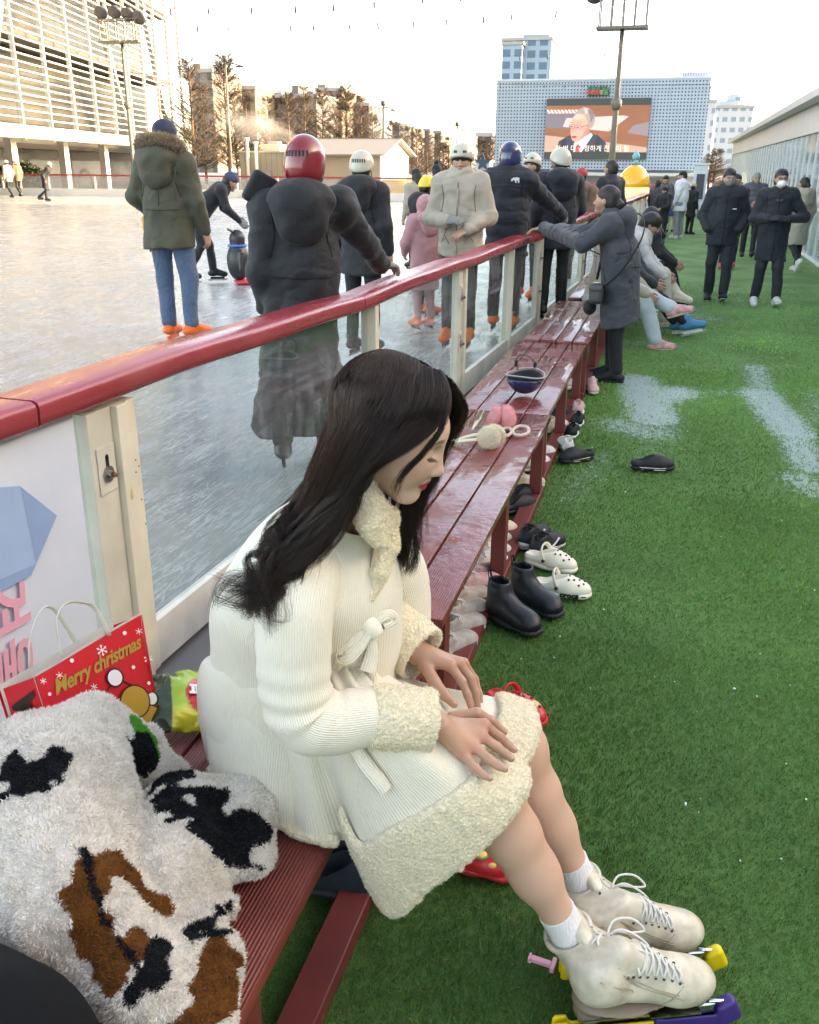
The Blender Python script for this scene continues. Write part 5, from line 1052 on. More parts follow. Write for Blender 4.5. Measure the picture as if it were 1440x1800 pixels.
    def dj(P):
        d = wr*n1(P*A([1, 1, .8]))*.8+wr*.45*n2(P); fz = n3(P); d = d-wr*1.5*np.maximum(0, .55-np.abs(fz))
        if h <= .0125: d = d+.0075*np.maximum(0, 1-np.abs(n4(P))/.20)*np.clip(.6+.5*n1(P), 0, 1)
        if ql:
            zz = P @ ax; m = np.clip((np.abs(P[:, 0]) < .24)*1.0, 0, 1); d = d-m*.012*(np.abs(np.sin(np.pi*zz*ql/.62))**.55-.6)
        return d
    jo = obj(jk.get('name', 'jacket'), *sdf(tor, h, dj), jk['col'], t)
    if jk['hood']: obj('hood', *sdf(hoodp, h, lambda P: .007*n1(P)+.004*n2(P)), jk['col'], jo)
    if h <= .0125:
        JV = np.empty(len(jo.data.vertices)*3, np.float32); jo.data.vertices.foreach_get('co', JV); JV = JV.reshape(-1, 3); lum = M('seam_'+jk['col'].name, tuple(c*.35 for c in jk['col'].node_tree.nodes['Principled BSDF'].inputs['Base Color'].default_value[:3]), .8)
        def sn(x, z, side):
            d_ = (JV[:, 0]-x)**2+(JV[:, 2]-z)**2+((JV[:, 1]-ch[1])*side < 0)*.5; q_ = JV[np.argsort(d_)[:5]].mean(0); return A([x, q_[1]+side*.0015, z])
        zc = ch[2]; zh = hemc[2]+.03; cx = ch[0]
        SP_ = [('back_seam', -1, [(cx-.17, zc+.06), (cx, zc+.075), (cx+.17, zc+.06)]), ('back_seam', -1, [(cx-.16, zc-.22), (cx, zc-.225), (cx+.16, zc-.22)]), ('zip', 1, [(cx, zc+.15), (cx, zc-.1), (cx*.6, zh)]), ('pocket', 1, [(cx+.09, zc-.24), (cx+.145, zc-.36)]), ('pocket', 1, [(cx-.09, zc-.24), (cx-.145, zc-.36)]), ('armhole_seam', -1, [(cx+.155, zc+.13), (cx+.140, zc+.0), (cx+.165, zc-.12)]), ('armhole_seam', -1, [(cx-.155, zc+.13), (cx-.140, zc+.0), (cx-.165, zc-.12)]), ('armhole_seam', 1, [(cx+.155, zc+.13), (cx+.140, zc+.02), (cx+.16, zc-.10)]), ('armhole_seam', 1, [(cx-.155, zc+.13), (cx-.140, zc+.02), (cx-.16, zc-.10)])]
        for nm_, sd_, pp in SP_:
            P = spline([(x, 0, z) for x, z in pp], 14); obj(nm_, *tubeq([sn(p[0], p[2], sd_) for p in P], .0035 if nm_ != 'zip' else .006, 5), lum, jo)
    if jk.get('cuff') is not None:
        for q in 'RL':
            e = nrm(J['wr'+q]-J['el'+q]); obj('cuff', *sdf([cone(J['wr'+q]-e*.03, J['wr'+q]+e*.012, .043*r, .040*r)], h), jk['cuff'], jo)
    if jk.get('zip') is not None:
        fp = [ch+A([0, .165*.76*r+.012, .10]), wa+A([0, .158*.78*r+.014, 0]), hemc+A([0, .17*.78*r+.02, .03])]; obj('zip_flap', *tubeq(spline(fp, 10), .012, 6, .6), jk['zip'], jo)
    if jk.get('fur') is not None:
        nb = J['neck']; P = [nb+A([.13*math.sin(a), -.02-.11*math.cos(a), .045+.035*math.cos(a)]) for a in np.linspace(-2.4, 2.4, 18)]
        fur_ring(t, P, .030, 1600, jk['fur'], parent=jo)
    # feet, hair, hat
    for q in 'RL': foot(t, J['an'+q], J['toe'+q], ft['kind'], ft['col'], ft['sole'], max(.008, h*.7))
    R = R3(hy, hp); hc = hairc or hairm
    def hv(pr, hx=None): V, Q = sdf(pr, hx or max(.008, hh), lambda P: .0018*SN(90, seed=9)(P*A([1, 1, .3]))); return V @ R.T+J['head'], Q
    cap = [ell((0, -.018, .038), (.085, .103, .098)), ell((0, -.05, -.02), (.078, .066, .075), k=.03), ell((0, .125, -.028), (.075, .07, .085), op='s', k=.02), slab((0, 0, -.085), (0, 0, 1), k=.02), ell((.10, .02, -.06), (.05, .045, .07), op='s', k=.01), ell((-.10, .02, -.06), (.05, .045, .07), op='s', k=.01)]
    if hair == 'short': obj('hair', *hv(cap), hc, t)
    elif hair == 'fringe': obj('hair', *hv([ell((0, -.012, .036), (.090, .110, .102)), cone((0, -.06, .0), (0, -.07, -.05), .075, .06, k=.04), ell((0, .135, -.055), (.085, .07, .085), op='s', k=.015)]), hc, t)
    elif hair == 'tail': obj('hair', *hv(cap[:2]+[cone((0, -.10, .0), (0, -.125, -.02), .03, .035, k=.02), cone((0, -.125, -.02), (0, -.115, -.12), .035, .024, k=.02)]+cap[2:3]+cap[4:]), hc, t)
    elif hair == 'long': obj('hair', *hv([ell((0, -.018, .036), (.088, .106, .100)), cone((0, -.055, -.02), (0, -.075, -.22), .082, .085, k=.04), cone((.065, .0, -.02), (.07, .0, -.17), .025, .022, k=.03), cone((-.065, .0, -.02), (-.07, .0, -.17), .025, .022, k=.03), ell((0, .125, -.02), (.068, .075, .10), op='s', k=.02)]), hc, t)
    if hat:
        k = hat[0]
        if k == 'helmet':
            ho = helmet(t, J['head'], hy, hp, hat[1], slots=hat[2] if len(hat) > 2 else 'back', h=max(.006, hh), tall=hat[3] if len(hat) > 3 else 1)
            P = [R @ A(p)+J['head'] for p in ((.084, .02, -.02), (.075, .04, -.07), (.03, .062, -.105), (-.03, .062, -.105), (-.075, .04, -.07), (-.084, .02, -.02))]; obj('chin_strap', *tubeq(spline(P, 16), .006, 5, .5), M('strap_black', (.015, .015, .017), .7), ho)
        elif k == 'beanie':
            V, Q = hv([ell((0, -.012, .045), (.091, .110, .100)), slab((0, .03, .012), (0, -.25, .96), k=.01)]); bo = obj('beanie', V, Q, hat[1], t)
            if len(hat) > 2: obj('pompom', *sdf([ell(R @ A([0, -.02, .16])+J['head'], (.045,)*3)], .012, lambda P: .006*SN(70, seed=2)(P)), hat[2], bo)
        elif k == 'cap':
            V, Q = hv([ell((0, -.012, .045), (.091, .110, .085)), slab((0, .0, .03), (0, -.1, .96), k=.01)]); bo = obj('cap', V, Q, hat[1], t); obj('peak', *(lambda v: (v[0] @ R.T+J['head'], v[1]))(sdf([ell((0, .11, .035), (.075, .085, .012)), slab((0, .07, 0), (0, 1, 0))], .008)), hat[1], bo)
    if extra: extra(t, J, s, jo)
    return t
def at_top(px, top, Y, gz): p = aty(px, top, Y); return A([p[0], Y, gz]), p[2]-gz
SK = dict(kind='skate')
c_blk = cloth('black', (.008, .009, .011)); c_nvy = cloth('dark_navy', (.009, .012, .018)); c_bge = cloth('beige_jacket', (.36, .31, .24), .6, bump=.16); c_olv = cloth('olive', (.055, .053, .030), .7); c_jean = cloth('jean', (.06, .105, .17), .85, bump=.7, bs=30); c_grey = cloth('coat_grey', (.036, .041, .050), .75); c_brn = cloth('brown_coat', (.16, .095, .06)); c_pink = cloth('pink_coat', (.45, .22, .23), bump=.16); c_char = cloth('charcoal', (.035, .038, .044)); c_lbge = cloth('long_beige', (.34, .29, .22), bump=.16); c_wht = cloth('white_shirt', (.66, .66, .68)); c_gtr = cloth('grey_trouser', (.24, .245, .25)); c_tan = cloth('tan_trouser', (.52, .46, .35)); c_blue = cloth('blue_coat', (.03, .08, .30))
h_red = M('helmet_red', (.22, .009, .015), .22, coat=.6, var=.12, vscale=6, bump=.05, bscale=40); h_wht = M('helmet_white', (.46, .43, .34), .3, coat=.3, var=.05, vscale=8); h_blu = M('helmet_blue', (.012, .022, .085), .2, coat=.7); h_yel = M('helmet_yellow', (.72, .52, .03), .3, coat=.3)
sk_or = M('skate_orange', (.80, .13, .015), .4); sk_blk = M('skate_black', (.015, .015, .017), .4); sk_blu = M('skate_blue', (.02, .20, .36), .4); grv = M('glove_grey', (.22, .22, .21), .9, bump=.4, bscale=200); fur_t = M('fur_tan', (.36, .27, .18), .9, fuzz=.35)
fursdf = None
# 1 leaning skater with the red helmet
hx = aty(537, 292, 4.55); H1 = .945; base = A([-1.86, 4.50, ICE_Z+.085]); LY = .42
def loc(p): d = (A(p)-base)/H1; return A([d[0]*math.cos(LY)+d[1]*math.sin(LY), -d[0]*math.sin(LY)+d[1]*math.cos(LY), d[2]])
hl_ = loc(hx); hl_[2] = min(hl_[2], 1.62); hd = atz(752, 474, 1.145); hd[0] = bar_x(hd[1])-.06
wR = loc(hd+A([-.05, -.10, .035])); ch_ = A([hl_[0]*.35, hl_[1]*.5+.02, 1.26]); nk_ = A([hl_[0]*.66, hl_[1]*.8, hl_[2]-.16]); sR = nk_+A([.205, .05, -.05])
pz = dict(pelvis=(.02, .02, .92), waist=(hl_[0]*.35, .03, 1.06), chest=tuple(ch_), neck=tuple(nk_), head=tuple(hl_), hyaw=-.42, knR=(.12, .03, .48), knL=(-.10, .0, .48), anR=(.13, .0, .09), anL=(-.12, -.04, .09), shR=tuple(sR), shL=tuple(nk_+A([-.19, -.02, -.06])), elR=tuple((sR+wR)/2+A([.03, .0, -.05])), wrR=tuple(wR), elL=tuple(nk_+A([-.235, -.03, -.36])), wrL=tuple(nk_+A([-.22, .12, -.60])))
person('skater in red helmet and long black puffer coat with one hand on the rail', base, H1*1.72, LY, pz, dict(col=c_blk, hem=.46, r=1.17, hood='down', quilt=None, wr=.009, flare=.06, name='coat', hemc=(-.02, .0, .17)), dict(r=1.05), dict(kind='skate', col=sk_blk, sole=s_sole_b), hair='short', hat=('helmet', h_red, 'back_full', 1.05), hands=grv, h=.010, handp=dict(R=((.85, .55, -.22), (0.2, .1, 1))), curl=.5,
       extra=lambda t, J, s, jo: obj('hood_flap', *sdf([bx(J['neck']+A([-.20, .0, .03]), (.10, .03, .085), .02, rot=rotm(.1, .5, .3))], .012), c_blk, jo))
# 2 white helmet, black coat, back turned
b, hgt = at_top(622, 262, 7.6, ICE_Z)
person('skater in white helmet and black hooded coat turned away behind the red helmet', b+A([.06, 0, .085]), hgt-.12, -.1, dict(hyaw=.15), dict(col=c_blk, hem=.70, r=1.12, hood='down', flare=.03), None, dict(kind='skate', col=sk_blk, sole=s_sole_b), hat=('helmet', h_wht, 'back'), h=.012)
# 3 parka and jeans
b, hgt = at_top(282, 207, 7.75, ICE_Z)
def parka(t, J, s, jo):
    P = [A([.0, -.04, 1.44])+A([.165*math.sin(a), -.105*math.cos(a)-.0, .085+.055*math.cos(a)*1.0]) for a in np.linspace(-2.2, 2.2, 22)]; fur_ring(t, P, .036, 3600, fur_t, parent=jo, ln=.045)
    for q, x in (('shR', .19), ('shL', -.19)): obj('armhole_seam', *tubeq([(x*.86, -.135, 1.38), (x*.78, -.150, 1.22), (x*.80, -.145, 1.12)], .004, 5), cloth('olive_dark', (.045, .046, .028)), jo)
    obj('back_seam', *tubeq([(0, -.163, 1.40), (0, -.158, 1.2), (0, -.155, 1.05)], .004, 5), cloth('olive_dark', (.045, .046, .028)), jo)
    obj('waist_seam', *tubeq([(.16*math.sin(a), -.140*math.cos(a)-.005, 1.035) for a in np.linspace(-1.3, 1.3, 12)], .005, 5), cloth('olive_dark', (.045, .046, .028)), jo)
    obj('yellow_tag', *sdf([bx((-.225, .0, .93), (.018, .02, .055), .004)], .006), M('tag_yellow', (.65, .36, .03), .5), jo)
    obj('drawcord', *tubeq([(-.18, -.02, .76), (-.185, -.02, .70)], .007, 6), s_blk, jo)
pz = dict(head=(.02, .03, 1.60), hyaw=-.35, elL=(-.285, -.02, 1.14), wrL=(-.21, .13, .98), elR=(.265, -.0, 1.12), wrR=(.285, .08, .87), knL=(-.095, .03, .48), knR=(.13, .03, .48), anL=(-.07, -.01, .085), anR=(.14, -.02, .085), toeR=(.55, 1, 0), toeL=(-.05, 1, 0))
person('man in olive fur hooded parka, blue jeans and orange skates on the ice', b+A([0, 0, .085]), hgt-.115, .05, pz, dict(col=c_olv, hem=.74, r=1.15, hood='down', flare=.015, wr=.008), dict(col=c_jean, r=1.12), dict(kind='skate', col=sk_or, sole=sk_or), hair='short', hat=('beanie', cloth('navy_beanie', (.015, .02, .05)), ), h=.010, extra=parka)
# 4 pushing a skating aid
b = atz(372, 500, ICE_Z); 
pz = dict(pelvis=(0, .10, .86), waist=(0, .2, .99), chest=(0, .36, 1.13), neck=(0, .50, 1.24), head=(0, .60, 1.33), hpitch=.5, shR=(.16, .44, 1.22), shL=(-.16, .44, 1.22), elR=(.20, .50, .97), wrR=(.18, .68, .80), elL=(-.20, .5, .97), wrL=(-.16, .68, .82), hipR=(.09, .1, .84), hipL=(-.09, .1, .84), knR=(.1, .12, .46), anR=(.10, -.12, .085), knL=(-.10, .25, .45), anL=(-.10, .28, .085))
pu = person('skater in black with navy beanie bending over the skating aid', b+A([-.25, 0, .085]), 1.66, -1.0, pz, dict(col=c_blk, hem=.84, r=.95, wr=.005), None, dict(kind='skate', col=sk_blk, sole=s_sole_b), hat=('beanie', cloth('navy_white', (.03, .04, .09)), M('pompom_white', (.7, .7, .7), .9)), h=.013, hands=grv)
pa = b+A([.36, .16, 0]); t = thing('skating_aid', 'dark rounded skating aid with blue collar and red feet', 'skating aid', pa, -1.0)
obj('body', *sdf([ell((0, 0, .32), (.17, .16, .27)), ell((0, 0, .62), (.115, .11, .13), k=.06), cone((.16, .02, .45), (.20, 0, .22), .03, .025, k=.02), cone((-.16, .02, .45), (-.2, 0, .22), .03, .025, k=.02)], .012), M('aid_black', (.03, .03, .032), .35), t)
obj('collar', *tubeq([(.125*math.cos(a), .12*math.sin(a), .535) for a in np.linspace(0, 6.28, 24)], .018, 8), M('aid_blue', (.04, .16, .55), .4), t)
for sx in (-.1, .1): obj('foot', *sdf([ell((sx, .06, .035), (.075, .13, .035))], .012), M('aid_red', (.6, .04, .06), .4), t)
obj('handle', *tubeq([(-.2, -.1, .74), (-.1, -.06, .72), (.1, -.06, .72), (.2, -.1, .74)], .016, 8), M('aid_black', (.03, .03, .032)), t)
# 5 beige jacket facing the camera
b, hgt = at_top(814, 248, 8.3, ICE_Z)
pz = dict(hpitch=.12, hyaw=.05, elR=(.27, .03, 1.12), wrR=(.07, .27, 1.10), elL=(-.26, .02, 1.12), wrL=(-.10, .24, 1.02))
def bgx(t, J, s, jo):
    for x in (-.1, .1): obj('pocket_flap', *sdf([bx((x, .155, .93), (.05, .012, .008), .004, rot=rotm(0, -.9*np.sign(x), 0))], .008), cloth('beige_dark', (.34, .30, .24)), jo)
    obj('chest_pocket', *sdf([bx((-.11, .142, 1.20), (.055, .006, .006), .003)], .006), cloth('beige_dark', (.34, .30, .24)), jo)
person('skater in cream helmet and thick beige jacket facing the camera, pulling on a grey glove', b+A([0, 0, .085]), hgt-.125, math.pi, pz, dict(col=c_bge, hem=.78, r=1.2, hood='down', collar=.10, zip=cloth('beige_zip', (.32, .275, .21)), wr=.008, flare=.01), None, dict(kind='skate', col=sk_or, sole=s_sole_b), hat=('helmet', h_wht, 'front'), h=.010, hh=.0055, extra=lambda t, J, s, jo: (bgx(t, J, s, jo), obj('glove', *sdf(hand_prims(J['wrR'], (-1, .35, .1), (-.2, .5, .8), -1, .5, 1.4), .006), grv, t)), handp=dict(L=((.6, .7, -.35), (0, .6, .8)), R=((-1, .35, .1), (-.2, .5, .8))), hair='fringe')
# 6 blue helmet
b, hgt = at_top(898, 246, 9.3, ICE_Z)
def emblem(t, J, s, jo):
    P = [(-.03, -.006), (-.026, .008), (-.01, .016), (.012, .018), (.03, .016), (.03, -.018), (.022, -.018), (.018, .0), (.012, .004), (.01, -.016), (.002, -.016), (-.002, .0), (-.01, .002), (-.016, -.006)]
    MB().prism([(x*1.35, y*1.35) for x, y in P], (.085, -.158, 1.40), (1, 0, 0), (0, -.25, 1), -.006).build('white_emblem', M('emblem_white', (.7, .7, .7), .5), jo)
rp = atz(985, 392, 1.13); wl = (A([bar_x(rp[1])-.12, rp[1], 1.14])-b-A([0, 0, .085]))/((hgt-.125)/1.72)
pz = dict(elR=(.36, .30, 1.19), wrR=(.47, .62, 1.05), elL=(-.27, .04, 1.12), wrL=(-.22, .2, .98))
person('skater in dark blue helmet and black puffer with white emblem', b+A([0, 0, .085]), hgt-.125, 0, pz, dict(col=c_nvy, hem=.70, r=1.22, quilt=5, hood=None, collar=.095), dict(r=1.0), dict(kind='skate', col=sk_or, sole=s_sole_b), hat=('helmet', h_blu, 'back_full'), h=.011, extra=emblem, hands=grv)
# 7, 8
b, hgt = at_top(938, 267, 11.6, ICE_Z)
person('smiling skater in cream helmet facing the camera between two dark jackets', b+A([0, 0, .085]), hgt-.12, math.pi-.3, dict(), dict(col=c_blk, hem=.75, r=1.1), None, dict(kind='skate', col=sk_or, sole=s_sole_b), hat=('helmet', h_wht, 'front'), h=.014, hair='long')
b, hgt = at_top(977, 258, 10.2, ICE_Z)
person('skater in cream helmet and dark jacket with grey hood lining', b+A([.06, 0, .085]), hgt-.12, .35, dict(hyaw=.45, elR=(.27, .1, 1.13), wrR=(.24, .33, 1.04)), dict(col=c_nvy, hem=.72, r=1.18, hood='down'), None, dict(kind='skate', col=sk_blk, sole=s_sole_b), hat=('helmet', h_wht, 'front'), h=.012, extra=lambda t, J, s, jo: obj('hood_lining', *sdf([cone(J['neck']+A([-.06, .03, .05]), J['neck']+A([.06, -.05, .06]), .055, .05)], .012), cloth('hood_grey', (.28, .27, .26)), jo), hands=grv)
# 9-12
b, hgt = at_top(758, 306, 9.9, ICE_Z)
person('child in yellow helmet and black coat half hidden behind the beige jacket', b+A([-.05, 0, .085]), hgt-.12, -.7, dict(hpitch=.3), dict(col=c_blk, hem=.62, r=1.2, hood='down'), None, dict(kind='skate', col=sk_or, sole=s_sole_b), hat=('helmet', h_yel, 'front'), h=.013)
b, hgt = at_top(748, 343, 9.0, ICE_Z)
person('small child in pink padded coat standing left of the beige jacket', b+A([.0, 0, .085]), hgt-.10, .8, dict(elL=(-.27, .05, 1.13), wrL=(-.2, .2, .98)), dict(col=c_pink, hem=.50, r=1.25, hood='up'), dict(col=c_pink), dict(kind='skate', col=sk_or, sole=s_sole_b), h=.014)
b, hgt = at_top(768, 281, 15.5, ICE_Z)
person('dark figure in black knitted cap with bobble far behind the beige jacket', b+A([0, 0, .085]), hgt-.16, .2, dict(), dict(col=c_blk, hem=.8, r=1.15), None, dict(kind='skate', col=sk_blk, sole=s_sole_b), hat=('beanie', c_blk, c_blk), h=.018)
b, hgt = at_top(733, 296, 14.5, ICE_Z)
person('skater in dark hat and cream vest behind the yellow helmet child', b+A([0, 0, .085]), hgt-.10, .9, dict(), dict(col=c_lbge, hem=.8, r=1.1), None, dict(kind='skate', col=sk_blk, sole=s_sole_b), hat=('beanie', c_blk), hair='long', h=.018)
# 13, 14
b, hgt = at_top(1023, 297, 14.5, 0)
person('person in red knitted hat and brown coat with back turned before the screen building', b, hgt, -.1, dict(), dict(col=c_brn, hem=.6, r=1.2, hood='down'), None, None, hat=('beanie', cloth('red_hat', (.40, .03, .035))), h=.017)
b, hgt = at_top(1077, 282, 15.2, 0)
person('dark haired man in black coat standing under the tall mast, face to the left', b, hgt, .9, dict(), dict(col=c_nvy, hem=.6, r=1.1), None, None, h=.016)
# 15 grey coat woman at the rail
b = atz(1076, 668, 0); Hg = 1.59; sg_ = Hg/1.72
def lw(p): # world -> local for yaw=pi/2 (facing -X)
    d = (A(p)-b)/sg_; return (d[1], -d[0], d[2])
h1 = atz(950, 408, 1.12); h1[0] = bar_x(h1[1])+.02; w1_ = lw(h1+A([.10, .03, .03])); w2_ = lw(h1+A([.12, -.06, .035]))
def bag_(t, J, s, jo):
    bo = obj('shoulder_bag', *sdf([bx((.0, .155, .80), (.15, .055, .085), .035, rot=rotm(0, .12, 0))], .010, lambda P: .003*np.sin(P[:, 0]*85)), M('bag_grey', (.045, .045, .046), .5, bump=.3, bscale=80), t); bo.location = (-.22, .03, .0)
    obj('bag_flap', *sdf([bx((.0, .158, .845), (.152, .056, .03), .02, rot=rotm(0, .12, 0))], .010), M('bag_grey2', (.055, .055, .055), .5), bo)
    obj('bag_buckle', *sdf([bx((.135, .17, .88), (.008, .03, .008), .003), bx((-.135, .17, .86), (.008, .03, .008), .003)], .006), M('buckle', (.6, .58, .5), .25, metal=1), bo)
def strap_(t, J, s, jo):
    bag_(t, J, s, jo); P = spline([(-.24, .13, .86), (-.265, -.02, 1.02), (-.20, -.155, 1.28), (-.06, -.14, 1.44), (.07, .02, 1.46), (.10, .16, 1.2), (.0, .21, .9)], 40); obj('bag_strap', *tubeq(P, .014, 6, .25), M('strap_dark', (.02, .02, .021), .6), jo)
    obj('dark_pouch', *sdf([ell((-.05, .25, .66), (.08, .06, .07))], .012), c_blk, jo)
person('woman in long grey padded coat with crossbody bag leaning on the rail, smiling left', b, Hg, math.pi/2, dict(pelvis=(0, -.02, .93), chest=(0, .07, 1.25), waist=(0, .02, 1.08), neck=(0, .12, 1.43), head=(0, .18, 1.565), hyaw=-.25, hpitch=-.05, shR=(.16, .13, 1.37), shL=(-.16, .11, 1.37), elR=(.17, .36, 1.28), wrR=w1_, elL=(-.15, .34, 1.22), wrL=w2_, hipL=(-.08, -.02, .88), hipR=(.08, -.02, .88), knL=(-.085, 0, .48), knR=(.085, .03, .48), anL=(-.09, -.03, .085), anR=(.09, .02, .085)), dict(col=c_grey, hem=.52, r=1.18, hood='down', flare=.02, quilt=None, wr=.007, name='coat', hemc=(0, -.03, .52)), dict(r=1.12), dict(col=s_blk, sole=s_sole_b), hair='tail', h=.009, hh=.005, handp=dict(R=((0, 1, -.12), (0, .1, 1)), L=((.12, 1, -.1), (0, .1, 1))), extra=strap_, curl=.45)
# seated skaters on the far bench
SIT = dict(pelvis=(0, 0, .53), waist=(0, .05, .70), chest=(0, .16, .88), neck=(0, .24, 1.03), head=(0, .31, 1.15), hpitch=.55, shR=(.17, .2, .98), shL=(-.17, .2, .98), elR=(.24, .32, .74), wrR=(.16, .52, .60), elL=(-.24, .32, .74), wrL=(-.16, .52, .60), hipR=(.09, .03, .53), hipL=(-.09, .03, .53), knR=(.11, .46, .56), knL=(-.11, .46, .56), anR=(.12, .58, .12), anL=(-.12, .62, .12), toeR=(0, 1, .1), toeL=(0, 1, .1))
pw2 = M('shoe_pinkwhite', (.62, .30, .29), .6, var=.3, vscale=25)
e = aty(1128, 480, 9.55); person('seated skater in pale jeans with red and white sneakers, mostly hidden by the grey coat', (-.70, 9.55, -.03), 1.62, -math.pi/2, {**SIT, 'knR': (.11, .5, .56), 'anR': (.12, .66, .10), 'knL': (-.11, .42, .60), 'anL': (-.02, .80, .44), 'toeL': (.1, 1, .35), 'head': (0, .12, 1.2), 'hpitch': .2, 'neck': (0, .1, 1.06), 'chest': (0, .06, .9)}, dict(col=c_bge, hem=.88, r=1.1), dict(col=cloth('pale_jean', (.40, .46, .48)), r=1.25), dict(col=pw2, sole=s_crm), hair='short', h=.012)
person('seated skater in black trousers stretching out bright blue hard shell skates', (-.66, 10.3, -.03), 1.66, -math.pi/2, {**SIT, 'anR': (.12, .90, .20), 'knR': (.11, .52, .52), 'anL': (-.1, .80, .16), 'toeR': (0, 1, .25), 'toeL': (0, 1, .1), 'head': (0, .10, 1.2), 'hpitch': .1, 'neck': (0, .08, 1.06), 'chest': (0, .05, .9)}, dict(col=c_char, hem=.88, r=1.1), dict(r=1.0), dict(kind='skate', col=sk_blu, sole=s_sole_w), hair='short', h=.012)
person('seated boy with black fringe bent over lacing, in pale jacket and beige trousers', (-.58, 10.95, -.03), 1.70, -math.pi/2, {**SIT, 'anR': (.12, .58, .12), 'knR': (.12, .50, .62), 'anL': (-.02, .66, .40), 'knL': (-.15, .48, .58), 'toeL': (.2, 1, -.1)}, dict(col=cloth('pale_grey', (.52, .50, .46)), hem=.88, r=1.15), dict(col=c_tan, r=1.3), dict(col=s_crm, sole=s_crm), hair='fringe', h=.011)
person('seated person with long black hair in dark coat farther along the bench', (-.45, 12.8, -.03), 1.6, -math.pi/2, {**SIT, 'head': (0, .14, 1.22), 'hpitch': .2}, dict(col=c_blk, hem=.9, r=1.1, hood='down'), None, None, hair='long', h=.016)
# group in the distance
b = atz(1148, 420, 0); person('standing child in dark grey coat with black hair near the seated boy', b*A([1, 1, 0]), 1.42, -.6, dict(elR=(.24, .1, 1.13), wrR=(.15, .28, 1.05)), dict(col=c_char, hem=.6, r=1.15), None, None, h=.017, hair='fringe')
b = atz(1160, 428, 0); person('kneeling child in black jacket facing the camera beside the blue skates bag', b*A([1, 1, 0]), 1.30, 2.6, dict(hpitch=.3, elR=(.25, .1, 1.15), wrR=(.1, .27, 1.05), elL=(-.25, .1, 1.15), wrL=(-.1, .27, 1.05)), dict(col=c_blk, hem=.62, r=1.15), None, dict(kind='skate', col=sk_blu, sole=s_sole_b), h=.017, hair='fringe')
b = atz(1177, 408, 0); person('small child in bright blue coat and knitted beige hat', b*A([1, 1, 0]), 1.22, .2, dict(), dict(col=c_blue, hem=.62, r=1.25), dict(col=c_tan), None, hat=('beanie', cloth('beige_hat', (.55, .46, .30))), h=.017)
b, hgt = at_top(1172, 309, 26.5, 0); person('person in black plaid puffer with arms folded near the kiosk', b, hgt, math.pi-.3, dict(elR=(.25, .08, 1.13), wrR=(-.04, .2, 1.1), elL=(-.25, .08, 1.13), wrL=(.04, .2, 1.08)), dict(col=M('plaid_puffer', (.06, .06, .065), .6, var=.9, vscale=9), hem=.66, r=1.2, quilt=5), None, None, hat=('beanie', c_blk), h=.02)
b = atz(1190, 419, 0); person('young man in loose white shirt and grey trousers reaching to one side', b*A([1, 1, 0]), 1.62, 1.0, dict(shR=(.17, .02, 1.38), elR=(.40, .1, 1.33), wrR=(.60, .14, 1.36), hyaw=.5, hpitch=.2), dict(col=c_wht, hem=.72, r=1.12, flare=.02, wr=.012, name='shirt'), dict(col=c_gtr, r=1.25), dict(col=s_wht, sole=s_sole_w), hat=('cap', c_blk), h=.016)
b, hgt = at_top(1220, 322, 27, 0); person('person in black coat and beige hat behind the white shirted man', b, hgt, -.8, dict(), dict(col=c_blk, hem=.6, r=1.1), None, None, hat=('beanie', cloth('beige_hat2', (.50, .40, .22))), h=.02)
# walking men with masks
def mask(col):
    def f(t, J, s, jo): 
        R = R3(J['hyaw'], J['hpitch']); V, Q = sdf([ell((0, .072, -.045), (.058, .050, .052)), cone((0, .10, -.02), (0, .112, -.05), .012, .018, k=.02), ell((0, .03, -.04), (.05, .05, .06), op='s', k=.01), slab((0, 0, -.0), (0, 0, -1), k=.012)], .006); obj('face_mask', V @ R.T+J['head'], Q, col, t)
        obj('ear_loop', *(lambda v: (v[0] @ R.T+J['head'], v[1]))(join(tubeq([(.055, .07, -.02), (.078, .01, -.005)], .002, 4), tubeq([(-.055, .07, -.02), (-.078, .01, -.005)], .002, 4))), col, t)
    return f
def specs(t, J):
    R = R3(J['hyaw'], J['hpitch']); P = []
    for sg in (-1, 1): P.append(tubeq([(sg*.032+.022*math.cos(a), .102-.006*abs(math.cos(a)), .010+.016*math.sin(a)) for a in np.linspace(0, 6.28, 14)], .0022, 4))
    P += [tubeq([(-.01, .104, .012), (.01, .104, .012)], .0022, 4), tubeq([(.054, .095, .014), (.08, -.01, .012)], .002, 4), tubeq([(-.054, .095, .014), (-.08, -.01, .012)], .002, 4)]
    V, Q = join(*P); obj('eyeglasses', V @ R.T+J['head'], Q, M('specs', (.03, .02, .02), .3), t)
WK1 = dict(knR=(.10, .05, .49), anR=(.10, .02, .085), knL=(-.10, .12, .50), anL=(-.09, .22, .10), toeL=(-.05, 1, .25), hpitch=.15, hyaw=.2)
b = atz(1240, 526, 0)
def m1x(t, J, s, jo):
    mask(M('mask_grey', (.13, .13, .14), .8))(t, J, s, jo); P = [J['neck']+A([.15*math.sin(a), -.03-.10*math.cos(a), .05+.03*math.cos(a)]) for a in np.linspace(-2.3, 2.3, 18)]; fur_ring(t, P, .036, 1500, fur_t, parent=jo, ln=.04)
    obj('chest_tag', *sdf([bx((-.11, .150, 1.22), (.028, .004, .008), .002)], .004), M('tag_white', (.65, .65, .65), .6), jo)
